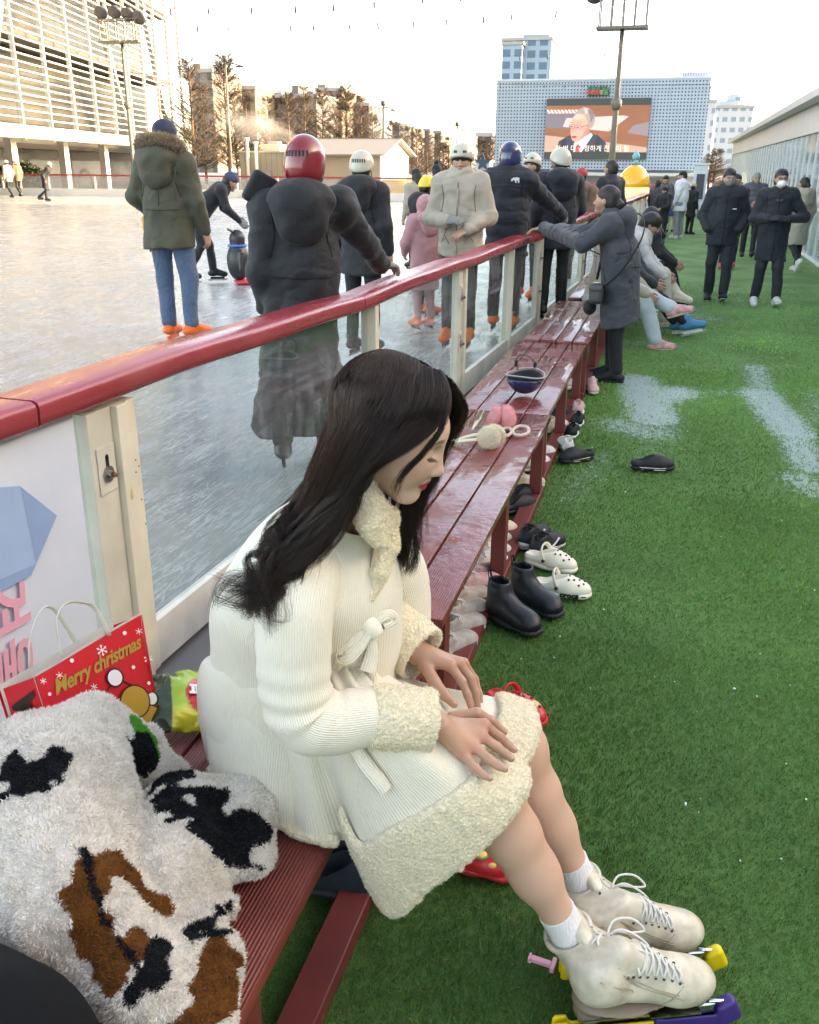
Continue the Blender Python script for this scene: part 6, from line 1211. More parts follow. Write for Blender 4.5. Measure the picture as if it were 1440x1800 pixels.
person('man in black parka with tan fur hood and grey mask walking with hands in pockets', b*A([1, 1, 0])+A([.12, 0, 0]), 1.69, math.pi, {**WK1, 'elR': (.30, -.04, 1.13), 'wrR': (.20, .10, .95), 'elL': (-.30, -.04, 1.13), 'wrL': (-.20, .10, .95)}, dict(col=c_nvy, hem=.74, r=1.2, hood='down', collar=.09), dict(col=c_nvy, r=1.12), dict(col=s_blk, sole=s_wht), hair='short', hands='none', h=.011, hh=.0055, extra=m1x)
b = atz(1350, 536, 0)
def m2x(t, J, s, jo):
    mask(M('mask_white', (.74, .74, .73), .8))(t, J, s, jo); specs(t, J); obj('turtleneck', *sdf([cone(J['neck']+A([0, .05, -.06]), J['neck']+A([0, .02, .06]), .066, .062), cone(J['neck']+A([0, .085, -.10]), J['neck']+A([0, .05, -.02]), .04, .05)], .01), cloth('turtle', (.42, .41, .39)), t)
    for sg in (-1, 1): obj('lapel', *sdf([cone(J['neck']+A([sg*.075, .04, .03]), J['chest']+A([sg*.02, .155, .07]), .026, .02, flat=.4)], .009), c_char, jo)
person('man in dark knee length coat, glasses and white mask walking with one arm raised', b*A([1, 1, 0])+A([-.06, 0, 0]), 1.69, math.pi+.05, {**WK1, 'hyaw': .1, 'knR': (.10, .06, .49), 'anR': (.14, .05, .085), 'anL': (-.12, .20, .10), 'elR': (.27, .0, 1.12), 'wrR': (.10, .26, 1.13), 'elL': (-.36, .0, 1.14), 'wrL': (-.13, .24, 1.12), 'hpitch': .05}, dict(col=c_nvy, hem=.58, r=1.12, collar=.06, name='coat', hemc=(0, .02, .58)), dict(col=c_nvy, r=1.1), dict(col=s_wht, sole=s_sole_w), hair='short', h=.011, hh=.0055, extra=m2x, handp=dict(R=((-.8, .5, .1), (0, .7, .7)), L=((.8, .5, .1), (0, .7, .7))), hands=M('glove_dark', (.02, .02, .022), .7))
b = atz(1300, 450, 0)
person('older man in dark grey puffer walking behind the two masked men', b*A([1, 1, 0])+A([.13, 0, 0]), 1.62, math.pi, {**WK1, 'elR': (.28, .02, 1.13), 'wrR': (.05, .2, 1.1), 'elL': (-.28, .02, 1.13), 'wrL': (-.05, .22, 1.08)}, dict(col=M('cloth_slate', (.055, .06, .072), .5), hem=.66, r=1.25, quilt=6, hood='down'), None, dict(col=s_blk, sole=s_sole_b), hair='short', hairc=hairg, h=.016)
b = atz(1386, 476, 0)
person('woman in long beige hooded coat walking away by the glass cabin', b*A([1, 1, 0])+A([.05, 0, 0]), 1.56, .5, dict(hyaw=.2, knL=(-.1, -.05, .49), anL=(-.1, -.32, .22), toeL=(0, .6, -.9)), dict(col=c_lbge, hem=.5, r=1.2, hood='down', name='coat', hemc=(0, 0, .5)), None, dict(col=s_wht, sole=s_sole_w), hair='tail', h=.014)
b = atz(1246, 470, 0)
person('person in dark coat and red shoes hidden behind the fur hooded man', b*A([1, 1, 0])+A([.3, 0, 0]), 1.6, math.pi, WK1, dict(col=c_blk, hem=.6, r=1.1), None, dict(col=M('shoe_red', (.6, .03, .05), .5), sole=s_sole_w), h=.018)
# far skaters at the left
for px, tp, ft_, yw, c, lb in ((20, 288, 350, 1.4, c_lbge, 'far skater in pale hat and tan jacket at the left edge, sunlit'), (36, 283, 348, 1.2, c_brn, 'far skater in white helmet and brown jacket second from the left'), (84, 290, 356, -1.2, c_blk, 'far skater in long black coat leaning as they glide')):
    b = atz(px, ft_, ICE_Z)*A([1, 1, 0])+A([0, 0, ICE_Z+.085]); person(lb, b, 1.60, yw, dict(knR=(.1, .15, .5), anL=(-.1, -.25, .12)) if c is not c_blk else dict(chest=(0, .14, 1.24), neck=(0, .22, 1.40), head=(0, .28, 1.53), shR=(.17, .2, 1.36), shL=(-.17, .2, 1.36), anL=(-.1, -.38, .14)), dict(col=c, hem=.74 if c is not c_blk else .5, r=1.15), None, dict(kind='skate', col=sk_blk, sole=s_sole_b), hat=('helmet', h_wht, 'x') if c is not c_lbge else ('beanie', c_wht), h=.022)
# ================================================================ things on the near benches
def surfpt(V, px, py):
    d = ray(px, py); d = d/np.linalg.norm(d); r = V-CAM; t = r @ d; off = np.linalg.norm(r-t[:, None]*d, axis=1)
    k = np.where(off < max(.012, off.min()*1.3))[0]; return V[k[np.argmin(t[k])]]
def segd(V, P):
    P = A(P); d = np.full(len(V), 9.)
    if len(P) == 1: return np.linalg.norm(V-P[0], axis=1)
    for a, b in zip(P[:-1], P[1:]):
        t = np.clip(((V-a) @ (b-a))/((b-a) @ (b-a)+1e-9), 0, 1); d = np.minimum(d, np.linalg.norm(V-a-t[:, None]*(b-a), axis=1))
    return d
# --- fleece jacket
def zp(px, py, z): return atz(px, py, z)
pr = [cone(zp(150, 1300, .60), zp(90, 1400, .63), .085, .12, k=.03), cone(zp(90, 1400, .60), zp(120, 1580, .60), .13, .12, k=.03), cone(zp(120, 1580, .58), zp(240, 1720, .53), .12, .075, k=.03), cone(zp(60, 1330, .58), zp(-40, 1500, .58), .10, .13), cone(zp(200, 1290, .55), zp(235, 1330, .56), .055, .05, k=.02),
      cone(zp(330, 1440, .515), zp(280, 1560, .54), .075, .085, k=.02), cone(zp(280, 1560, .52), zp(230, 1690, .52), .085, .075, k=.02), cone(zp(330, 1410, .50), zp(420, 1430, .505), .055, .062, k=.018), cone(zp(420, 1440, .50), zp(440, 1500, .49), .062, .045, k=.018), cone(zp(380, 1520, .49), zp(300, 1600, .50), .05, .06, k=.02),
      cone(zp(350, 1640, .50), zp(290, 1760, .50), .055, .065, k=.012), cone(zp(385, 1670, .485), zp(350, 1800, .485), .042, .05, k=.010), cone(zp(385, 1600, .48), zp(350, 1620, .485), .035, .04, k=.01), cone(zp(262, 1300, .53), zp(285, 1345, .50), .035, .035, k=.006), cone(zp(240, 1330, .50), zp(300, 1370, .49), .045, .05, k=.01),
      slab((0, 0, .446), (0, 0, 1), k=.01)]
f1, f2, f3 = SN(13, seed=21), SN(38, seed=22), SN(90, seed=23)
FV, FQ = sdf(pr, .0085, lambda P: .010*f1(P)+.004*f2(P)+.0022*f3(P))
WHT, BLK, BRN, GRN = A([.90, .85, .77]), A([.009, .010, .013]), A([.24, .085, .018]), A([.08, .42, .04])
zones = [(BLK, .030, [(5, 1345), (40, 1360), (70, 1340), (95, 1328)]), (BLK, .022, [(20, 1380), (60, 1375)]), (BLK, .010, [(85, 1352), (105, 1362)]), (GRN, .032, [(250, 1272), (278, 1300)]), (BLK, .040, [(262, 1310), (300, 1352)]), (BLK, .030, [(288, 1395), (320, 1410)]), (BLK, .044, [(375, 1395), (380, 1430), (425, 1455)]), (BLK, .030, [(390, 1475), (440, 1480), (460, 1460)]), (BLK, .012, [(340, 1440), (380, 1470), (410, 1520)]),
         (BRN, .026, [(165, 1535), (160, 1600), (172, 1660), (180, 1712)]), (BRN, .024, [(175, 1530), (222, 1505)]), (BRN, .016, [(232, 1510), (262, 1560), (300, 1588)]), (BRN, .026, [(245, 1640), (205, 1670)]), (BLK, .0065, [(150, 1482), (172, 1545), (190, 1610), (205, 1650), (248, 1685)]), (BLK, .022, [(292, 1650), (272, 1700)]), (BLK, .013, [(265, 1705), (228, 1757)]), (BRN, .032, [(392, 1668), (382, 1730), (355, 1800)]), (BLK, .010, [(330, 1630), (370, 1605), (412, 1598)]), (BLK, .007, [(345, 1640), (405, 1625)]), (BLK, .006, [(318, 1375), (262, 1365)])]
zsets = [(c, r, [surfpt(FV, *p) for p in P]) for c, r, P in zones]
def zcol(V):
    C = np.repeat(WHT[None], len(V), 0); j = 1+.35*SN(120, seed=31)(V)
    for c, r, P in zsets:
        m = segd(V, P) < r*j; C[m] = c
    return C
fl = thing('fleece_jacket', 'fluffy white fleece jacket with black and brown patches heaped on the bench', 'jacket', zp(200, 1500, .45))
fm = M('fleece_tuft', (.7, .65, .6), .9, attr=True, sheen=.15, spec=.1, fuzz=.42)
obj('fleece_body', FV, FQ, fm, fl, world=True, col=zcol(FV)*A([.86, .84, .82]))
c = (FV-CAM) @ R_W; P, N = sample(FV, FQ, 190000, mask=(c[:, 2] > 0))
k = ((P-CAM)*N).sum(1) < .25; P, N = P[k], N[k]; dr = np.stack([.55*SN(150, seed=3)(P)+.25*SN(12, seed=6)(P), .55*SN(150, seed=4)(P), -.25+.55*SN(150, seed=5)(P)], 1)
V, Fc = tufts(P, N, .0080, .0024, .32, .9, droop=dr); C = np.repeat(zcol(P)*(RNG.uniform(.88, 1.08, (len(P), 1))), 5, 0); fp = obj('fleece_pile', V, Fc, fm, fl, False, world=True, col=C); fp['kind'] = 'stuff'
# --- dark padded bag at the very corner
p = zp(-10, 1850, .58); g = NT('dark_bag'); n = g.noise(g.obj(), 300, 3); n2 = g.noise(g.obj(), 9, 3); g.p(Base_Color=(.0035, .004, .005), Roughness=.85, Specular_IOR_Level=.2); g.bump(g.math('ADD', g.math('MULTIPLY', n, .1), n2), .5, .02)
bk = thing('dark_bag', 'smooth dark grey padded bag in the bottom left corner before the fleece', 'bag', (p[0], p[1], .45))
bV = sdf([ell(p, (.16, .11, .13)), ell(p+A([.05, -.07, -.05]), (.15, .11, .10), k=.05), ell(p+A([-.10, .03, -.02]), (.12, .10, .12), k=.05), slab((0, 0, .447), (0, 0, 1), k=.01)], .01, lambda P: .006*SN(16, seed=6)(P)+.003*SN(40, seed=7)(P)); obj('bag_body', *bV, g.m, bk, world=True)
obj('carry_strap', *tubeq(spline([p+A([-.08, -.02, .118]), p+A([-.03, -.05, .14]), p+A([.03, -.08, .12])], 12), .012, 6, .4), M('strap_black2', (.008, .008, .009), .6), bk, world=True)
# --- christmas carrier bag
BR, TR, BL = zp(287, 1292, .452), zp(250, 1080, .735), zp(128, 1402, .452)
dn = nrm(np.cross(BR-BL, TR-BR)); TL = CAM+ray(62, 1190)*(((BL-CAM) @ dn)/(ray(62, 1190) @ dn)); u_ = nrm(TR-TL)
if dn[1] < 0: dn = -dn
dk = nrm(A([dn[0], dn[1], 0])); D_ = .11; GL = zp(-2, 1214, .70); gd = (GL-TL)*1.05
bagr = NT('bag_red'); n = bagr.noise(bagr.obj(), 7, 3); bagr.p(Base_Color=(.62, .008, .018), Roughness=.28, Coat_Weight=.25); bagr.bump(n, .35, .02)
bagl = M('bag_liner', (.50, .49, .44), .7, bump=.3, bscale=12, bdist=.02)
cb_ = thing('carrier_bag', 'red paper carrier bag printed with gold christmas greeting and snowflakes', 'bag', (BL+BR)/2)
def patch(P00, P10, P11, P01, n=14, wob=.004, sd=1, off=A([0, 0, 0])):
    V = []; w1 = SN(18, seed=sd); nn = nrm(np.cross(P10-P00, P01-P00))
    for i in range(n):
        for j in range(n):
            a, b = i/(n-1), j/(n-1); p = (1-a)*(1-b)*P00+a*(1-b)*P10+a*b*P11+(1-a)*b*P01; V.append(p)
    V = A(V); V = V+nn*(wob*w1(V))[:, None]+off; return V, grid_faces(n, n)
BG = BL+gd*.98; bk2 = TL+gd; BKR = TR+gd*.92; BKB = BR+gd*.92
fr1 = patch(BL, BR, TR, TL, sd=1); fr2 = patch(BG, BL, TL, bk2, sd=1); fr3 = patch(BKB, BG, bk2, BKR, sd=1); fr4 = patch(BR, BKB, BKR, TR, sd=1)
obj('bag_wall', *join(fr1, fr2, fr3, fr4), bagr.m, cb_, world=True)
ins = A([0, 0, .012]); li = -.004
l1 = patch(BL, BR, TR, TL, sd=1, off=gd*.05+ins*.4); l3 = patch(BKB, BG, bk2, BKR, sd=1, off=-gd*.05+ins)
obj('bag_liner', *join(l1, l3), bagl, cb_, world=True)
tape = M('bag_tape', (.62, .58, .48), .6)
def tp_(px, py, off): d = ray(px, py); nn = dn; t = np.dot(TL+off-CAM, nn)/np.dot(d, nn); return CAM+d*t
for nm_, pts, of in (('handle', [(108, 1158), (100, 1104), (103, 1076), (119, 1060), (144, 1059), (167, 1069), (192, 1117)], gd*-.02), ('handle', [(51, 1172), (53, 1120), (72, 1073), (94, 1070), (117, 1101), (135, 1132)], gd*.9)):
    obj(nm_, *tubeq(spline([tp_(*q, of) for q in pts], 36), .0062, 6, .3), tape, cb_, world=True)
def F(px, py, o=.002):
    d = ray(px, py); t = np.dot(BL-CAM, dn)/np.dot(d, dn); p = CAM+d*t; return p-dn*o
def fuv(px, py, o): # follow the bag wall's waves
    p = F(px, py, 0); w_ = SN(18, seed=1)(p[None])[0]*.004; nn = nrm(np.cross(BR-BL, TL-BL)); return p+nn*w_-dn*o
tA, tB = F(92, 1212), F(248, 1128); ux = nrm(tB-tA); uy = nrm(np.cross(ux, dn));
if uy[2] < 0: uy = -uy
def drape(V, o): 
    nn = nrm(np.cross(BR-BL, TL-BL)); V = V-((V-BL) @ dn)[:, None]*dn; return V+nn*(SN(18, seed=1)(V)*.004)[:, None]-dn*o
V, Fc = text_mesh('Merry christmas', .034, .0, shear=.30, bold=.0009, space=.94); wd_ = V[:, 0].max()-V[:, 0].min(); k = np.linalg.norm(tB-tA)/wd_
Wd = (tA+tB)/2+(V[:, :1]*ux+V[:, 1:2]*uy*1.15)*k; obj('lettering', drape(Wd, .0022), Fc, M('print_gold', (.42, .26, .05), .35), cb_, False, world=True)
prt_w = M('print_white', (.78, .76, .72), .4); prt_k = M('print_ink', (.02, .012, .01), .4); prt_g = M('print_ochre', (.48, .28, .04), .4)
def pdisc(px, py, rx, ry, mat, o, n=26, nm='print_dot'):
    P = drape(A([F(px+rx*math.cos(a), py+ry*math.sin(a)) for a in np.linspace(0, 6.2832, n, endpoint=False)]), o); return obj(nm, P, [tuple(range(n))], mat, cb_, False, world=True)
def pline(pts, w, mat, o, nm='print_line'):
    P = A([F(*q) for q in pts]); T = np.gradient(P, axis=0); S = np.cross(T, dn); S /= np.linalg.norm(S, axis=1)[:, None]; V = drape(np.vstack([P-S*w/2, P+S*w/2]), o); m = len(P)
    return obj(nm, V, [(i, i+1, m+i+1, m+i) for i in range(m-1)], mat, cb_, False, world=True)
for px, py, r in ((179, 1143, 10), (262, 1158, 8), (245, 1110, 6), (103, 1187, 6.5), (75, 1197, 6), (163, 1207, 6), (132, 1233, 6)):
    for a in range(3):
        c_, s_ = math.cos(a*math.pi/3+.3), math.sin(a*math.pi/3+.3); pline([(px-c_*r, py-s_*r), (px, py), (px+c_*r, py+s_*r)], .0022 if r > 7 else .0016, prt_w, .0022, 'print_snowflake')
        if r > 7:
            for q in (-.65, .65):
                for t_ in (-.5, .5): pline([(px+c_*r*q, py+s_*r*q), (px+c_*r*q*1.0+math.cos(a*math.pi/3+.3+t_*2)*r*.3*np.sign(q), py+s_*r*q+math.sin(a*math.pi/3+.3+t_*2)*r*.3*np.sign(q))], .0015, prt_w, .0022, 'print_snowflake')
for px, py, r in ((125, 1161, 3.6), (220, 1113, 3.4), (235, 1173, 3.2), (86, 1220, 3), (262, 1201, 3)): pdisc(px, py, r, r*1.05, prt_w, .0022)
# plain ornaments (a white ball and ochre baubles) in the printed corner
pline([(193, 1204), (178, 1224), (165, 1246)], .0032, prt_k, .0020); pline([(212, 1196), (225, 1202), (240, 1208)], .0032, prt_k, .0020)
pdisc(268, 1228, 11, 13, prt_k, .0021); pdisc(267, 1228, 8.5, 10.5, prt_w, .0026); pdisc(262, 1266, 26, 28, prt_k, .0024); pdisc(262, 1266, 23.5, 25.5, prt_g, .0029)
pdisc(235, 1233, 28, 30, prt_k, .0034); pdisc(235, 1233, 25.5, 27.5, prt_g, .0039); pdisc(200, 1191, 16, 17, prt_k, .0034); pdisc(200, 1191, 13, 14, prt_w, .0039)
gn = nrm(np.cross(bk2-TL, BL-TL)); 
if gn @ (CAM-TL) < 0: gn = -gn
cA = CAM+ray(52, 1256)*(np.dot(TL-CAM, gn)/np.dot(ray(52, 1256), gn)); V, Fc = text_mesh('AR', .062, .0003, bold=.0035, space=1.1); dv = nrm(BL-TL); du = nrm(np.cross(gn, dv))
obj('lettering', cA+V[:, :1]*dv*1.1-V[:, 1:2]*du*(-1 if du @ (bk2-TL) > 0 else 1)*1.0+gn*.0035+V[:, 2:3]*gn, Fc, prt_k, cb_, False, world=True)
# --- snack packet
pc = zp(325, 1235, .50); t = thing('snack_packet', 'crinkled green, yellow and red snack packet lying between bag and coat', 'packet', pc*A([1, 1, 0])+A([0, 0, .45]))
ax_ = nrm(zp(350, 1205, .5)-zp(295, 1265, .5)); Rr = np.array([nrm(A([.75, .45, -.2])), nrm(A([-.45, .8, .35])), nrm(np.cross(nrm(A([.75, .45, -.2])), nrm(A([-.45, .8, .35]))))]).T
SV, SQ = sdf([ell((0, 0, 0), (.095, .075, .032)), bx((0, .078, 0), (.085, .016, .004), .003, k=.03), bx((0, -.078, 0), (.085, .016, .004), .003, k=.03)], .0045, lambda P: .0042*SN(70, seed=41)(P)+.002*np.abs(SN(120, seed=42)(P)))
cc = np.repeat(A([[.28, .42, .03]]), len(SV), 0); cc[SV[:, 1] < -.035] = (.50, .45, .03); cc[SV[:, 0] < -.035] = (.025, .045, .015); m = np.linalg.norm((SV-A([.045, .01, 0]))*A([1, .8, 0]), axis=1) < .046; cc[m] = (.60, .03, .03)
pk = M('packet_foil', (.3, .4, .03), .22, attr=True, metal=.25, coat=.4); obj('packet_body', SV @ Rr.T+pc, SQ, pk, t, world=True, col=cc)
V, Fc = text_mesh('파티', .042, .0006, bold=.002); zz = .034; V = np.stack([V[:, 0]+.045, V[:, 1]+.01, V[:, 2]+zz-((V[:, 0]+.045)/.095)**2*.010], 1); obj('lettering', V @ Rr.T+pc, Fc, prt_w, t, False, world=True)
# --- upturned blue helmet
pc = atz(922, 692, .452); t = thing('helmet', 'dark blue skating helmet lying upside down on the wet bench', 'helmet', pc)
out_ = [ell((0, 0, .125), (.118, .135, .125)), slab((0, 0, .155), (0, 0, -1))]
wv = lambda P: .5*np.maximum(0, P[:, 2]-.118+.020*np.cos(np.arctan2(P[:, 1], P[:, 0])*2+.9))
obj('shell', *sdf(out_[:1]+[ell((0, 0, .145), (.107, .124, .128), op='s'), slab((0, 0, .140), (0, 0, -1))], .006, lambda P: np.maximum(0, P[:, 2]-.118+.009*np.cos(np.arctan2(P[:, 1], P[:, 0])*2+.4))*.9), h_blu, t)
obj('lining', *sdf([ell((0, 0, .135), (.109, .126, .122)), ell((0, 0, .16), (.092, .108, .122), op='s'), slab((0, 0, .128), (0, 0, -1))], .006, lambda P: np.maximum(0, P[:, 2]-.108+.009*np.cos(np.arctan2(P[:, 1], P[:, 0])*2+.4))*.9), M('helmet_lining', (.015, .015, .017), .9), t)
obj('rim', *tubeq([((.1135)*math.cos(a), .130*math.sin(a), .119-.009*math.cos(2*a+.4)) for a in np.linspace(0, 6.283, 48)], .0045, 6), M('rim_grey', (.35, .36, .38), .4), t)
obj('strap', *tubeq(spline([(-.06, .10, .12), (-.075, .10, .17), (-.05, .11, .205), (-.01, .12, .20), (.03, .125, .165), (.035, .115, .13)], 30), .005, 6, .5), M('strap_black', (.015, .015, .017), .7), t)
obj('strap_buckle', *sdf([bx((-.073, .10, .155), (.010, .008, .02), .003), bx((.036, .122, .15), (.010, .008, .016), .003)], .004), M('strap_black', (.015, .015, .017)), t)
# --- earmuffs
def fluffy(prims, mat, parent, nm, n, ln=.007, h=.005):
    V, Q = sdf(prims, h, lambda P: .0012*SN(120, seed=7)(P)); pp, nn = sample(V, Q, n); return obj(nm, *join((V, np.vstack([tris(Q)])), tufts(pp, nn, ln, .0018, .5, .5)), mat, parent, False)
m_c = M('muff_cream', (.86, .78, .60), .95, fuzz=.3); m_p = M('muff_pink', (.86, .42, .42), .95, fuzz=.3); m_b = M('band_blush', (.62, .44, .36), .8, bump=.3, bscale=150)
pc = atz(858, 788, .452); t = thing('earmuffs', 'cream fluffy earmuffs with round pads lying on the wet red bench', 'earmuffs', pc)
fluffy([ell((.005, -.012, .056), (.056, .020, .056))], m_c, t, 'ear_pad', 4200); fluffy([ell((.022, .028, .056), (.056, .018, .056))], m_c, t, 'ear_pad', 4200)
obj('headband', *join(tubeq(spline([(-.03, -.01, .045), (-.10, .0, .030), (-.16, .01, .014), (-.185, .03, .012)], 14), .011, 8, .6), tubeq(spline([(-.03, .03, .06), (-.09, .035, .045), (-.15, .04, .02), (-.185, .03, .012)], 14), .011, 8, .6)), m_c, t)
pc = atz(885, 762, .452); t = thing('earmuffs', 'pink fluffy earmuffs with blush looped band behind the cream pair', 'earmuffs', pc)
fluffy([ell((-.055, .06, .062), (.036, .045, .062), rot=rotm(0, .3, 0))], m_p, t, 'ear_pad', 2600); fluffy([ell((.005, .075, .064), (.042, .045, .064), rot=rotm(0, -.2, 0))], m_p, t, 'ear_pad', 2600)
obj('headband', *join(tubeq([(.015+.028*math.cos(a), -.02+.055*math.sin(a), .014+.006*math.sin(a)) for a in np.linspace(0, 6.283, 24)], .009, 8), tubeq([(.085+.040*math.cos(a), .01+.06*math.sin(a), .018+.008*math.sin(a)) for a in np.linspace(0, 6.283, 24)], .009, 8)), m_b, t)
# ================================================================ the seated woman
def W(px, py, y): return aty(px, py, y)
HY = 1.47
wm = thing('person', 'seated woman with long dark hair in cream corduroy coat and white figure skates', 'person', (-.62, 1.52, .45))
skw = M('skin_fair', (.5, .29, .19), .45, var=.05, vscale=16, sss=.25, sssr=(.010,), bump=.06, bscale=350, attr=True); lipw = M('lips_berry', (.50, .045, .10), .3, coat=.3); browm = M('brow_dark', (.07, .035, .025), .7)
PIT, YAW = .40, -math.pi/2+.02
Rw = R3(YAW, PIT); hs = 1.0
nose = W(779, 836, HY); hc_ = nose-Rw @ (A([0, .111, -.030])*hs)
def hd_(p): return hc_+Rw @ (A(p, float)*hs)
hp_ = [ell((0, -.012, .03), (.074, .094, .090)), cone((0, .022, -.02), (0, .050, -.084), .058, .027, k=.045), ell((0, .050, -.030), (.042, .036, .050), k=.03), ell((.034, .044, -.024), (.031, .033, .034), k=.03), ell((-.034, .044, -.024), (.031, .033, .034), k=.03),
       ell((0, .066, .036), (.044, .015, .018), k=.03), cone((0, .081, .010), (0, .099, -.022), .0055, .0085, k=.016), ell((0, .1005, -.0275), (.0095, .0098, .0082), k=.008), ell((.0105, .090, -.031), (.0072, .010, .0065), k=.007), ell((-.0105, .090, -.031), (.0072, .010, .0065), k=.007),
       ell((.031, .086, .010), (.016, .010, .010), op='s', k=.014), ell((-.031, .086, .010), (.016, .010, .010), op='s', k=.014), ell((.031, .0660, .006), (.0155, .0140, .0120), k=.006), ell((-.031, .0660, .006), (.0155, .0140, .0120), k=.006),
       ell((0, .0855, -.0525), (.020, .0095, .0054), k=.005), ell((0, .0835, -.0642), (.0175, .0100, .0064), k=.005), cone((0, .088, -.038), (0, .087, -.048), .004, .005, k=.010), ell((0, .070, -.090), (.019, .016, .016), k=.022), ell((.077, -.008, -.004), (.010, .020, .030), k=.008), ell((-.077, -.008, -.004), (.010, .020, .030), k=.008),
       ell((-.0805, -.006, -.004), (.006, .010, .018), op='s', k=.006), cone((0, -.016, -.05), (0, -.035, -.14), .044, .046, k=.03)]
V, Q = sdf(hp_, .0032); FLs = V; ax = np.abs(V[:, 0]); fr_ = V[:, 1] > .05
def sm(x, w_): return np.clip(1-x/w_, 0, 1)
FC = np.repeat(A([[.63, .405, .31]]), len(V), 0); ck = np.exp(-(((ax-.045)/.022)**2+((V[:, 2]+.028)/.020)**2))*fr_; FC = FC*(1-.35*ck[:, None])+A([.60, .28, .22])*.35*ck[:, None]
lp = fr_*(V[:, 1] > .072)*np.clip((1-((ax/.0230)**2+((V[:, 2]+.0582+.05*ax)/.0118)**2))*4, 0, 1); FC = FC*(1-lp[:, None])+A([.42, .035, .075])*lp[:, None]
br_ = fr_*.75*np.clip((1-(((ax-.032)/.020)**2+((V[:, 2]-.034+.25*np.maximum(ax-.034, 0))/.0040)**2))*2, 0, 1); FC = FC*(1-br_[:, None])+A([.055, .03, .022])*br_[:, None]
el_ = fr_*.9*np.clip((1-(((ax-.032)/.0155)**2+((V[:, 2]+.0005-.12*(ax-.031))/.0016)**2))*2, 0, 1); FC = FC*(1-el_[:, None])+A([.03, .017, .013])*el_[:, None]
HVw = hc_+(V*hs) @ Rw.T
# hands: joint by joint, each finger its own chain
def fch(P, r0, r1): return [cone(P[i], P[i+1], r0+(r1-r0)*i/(len(P)-1), r0+(r1-r0)*(i+1)/(len(P)-1), k=.006) for i in range(len(P)-1)]
nw = W(748, 1262, 1.375)
NK = [W(851, 1274, 1.430), W(846, 1294, 1.408), W(833, 1312, 1.385), W(815, 1327, 1.366)]
nh = [cone(W(705, 1255, 1.36), nw, .026, .0225, k=.02), cone(nw, W(790, 1285, 1.395), .0225, .023, k=.02)]+[cone(W(775, 1278, 1.382+.012*(1.5-i)), k_, .0185, .0118, k=.014) for i, k_ in enumerate(NK)]
for k_, mids, r in ((NK[0], [(880, 1297, 1.448), (893, 1310, 1.450), (904, 1318, 1.447)], .0090), (NK[1], [(873, 1313, 1.412), (888, 1325, 1.410), (899, 1334, 1.406)], .0092), (NK[2], [(860, 1335, 1.374), (876, 1346, 1.370), (888, 1352, 1.366)], .0088), (NK[3], [(836, 1350, 1.350), (850, 1362, 1.345), (862, 1369, 1.341)], .0078)):
    nh += fch([k_]+[W(*m) for m in mids], r+.001, r-.0022)
nh += fch([W(795, 1262, 1.44), W(838, 1254, 1.460), W(865, 1268, 1.478), W(886, 1287, 1.482)], .0125, .0075)
fw = W(735, 1148, 1.60); FK = [W(792, 1170, 1.585), W(806, 1165, 1.612), W(815, 1166, 1.64), W(818, 1172, 1.665)]
fh = [cone(W(700, 1112, 1.60), fw, .026, .0225, k=.02), cone(fw, W(758, 1158, 1.60), .0225, .022, k=.02)]+[cone(W(750+4*i, 1156, 1.59+.012*i), k_, .018, .0118, k=.014) for i, k_ in enumerate(FK)]
for k_, mids, r in ((FK[0], [(812, 1198, 1.575), (822, 1222, 1.565), (828, 1243, 1.555)], .0090), (FK[1], [(827, 1192, 1.61), (836, 1218, 1.60), (840, 1243, 1.59)], .0092), (FK[2], [(834, 1194, 1.645), (842, 1220, 1.635), (845, 1242, 1.625)], .0088), (FK[3], [(832, 1200, 1.675), (838, 1222, 1.668), (840, 1236, 1.66)], .0076)):
    fh += fch([k_]+[W(*m) for m in mids], r+.001, r-.0022)
fh += fch([W(748, 1170, 1.575), W(764, 1200, 1.545), W(782, 1222, 1.53), W(798, 1238, 1.52)], .0145, .0082)
nhm, fhm = sdf(nh, .0026), sdf(fh, .0026)
# legs
kN, aN = W(856, 1385, 1.46), W(990, 1622, 1.495); kF, aF = W(903, 1318, 1.625), W(1012, 1532, 1.665); hipN, hipF = A([-.66, 1.47, .55]), A([-.66, 1.63, .55])
def leg(h_, k_, a_):
    d = nrm(a_-k_); bk_ = nrm(A([-1, 0, -.5])-np.dot(A([-1, 0, -.5]), d)*d); m = k_+(a_-k_)*.33
    return [cone(h_, k_, .078, .054, k=.03), ell(k_+A([.006, 0, .006]), .051, k=.05), cone(k_, m, .051, .049, k=.05), cone(m+bk_*.005, k_+(a_-k_)*.62+bk_*.002, .048, .042, k=.05), cone(k_+(a_-k_)*.6, a_, .042, .035, k=.05)]
lg = sdf(leg(hipN, kN, aN)+leg(hipF, kF, aF), .006)
core = sdf([cone(hd_((0, -.03, -.12)), (-.57, 1.48, 1.02), .044, .05), cone((-.60, 1.49, .99), (-.655, 1.53, .76), .088, .10, flat=1.35), cone((-.64, 1.53, .76), (-.68, 1.55, .58), .12, .135, flat=1.2), cone((-.59, 1.36, .99), W(526, 1236, 1.295), .045, .034), cone(W(526, 1236, 1.295), W(705, 1255, 1.36), .034, .026), cone((-.55, 1.62, .99), (-.53, 1.68, .75), .048, .04), cone((-.53, 1.68, .75), W(700, 1112, 1.60), .04, .028)], .014)
V, Q = join((HVw, Q), nhm, fhm, lg, core); BC = np.repeat(A([[.46, .255, .165]]), len(V), 0); BC[:len(FC)] = FC; nl = len(lg[0]); o0 = len(HVw)+len(nhm[0])+len(fhm[0]); BC[o0:o0+nl] = (.62, .375, .265)
for k_ in NK+FK: m_ = np.exp(-(np.linalg.norm(V-k_, axis=1)/.014)**2)[:, None]*.65; BC = BC*(1-m_)+A([.52, .20, .14])*m_
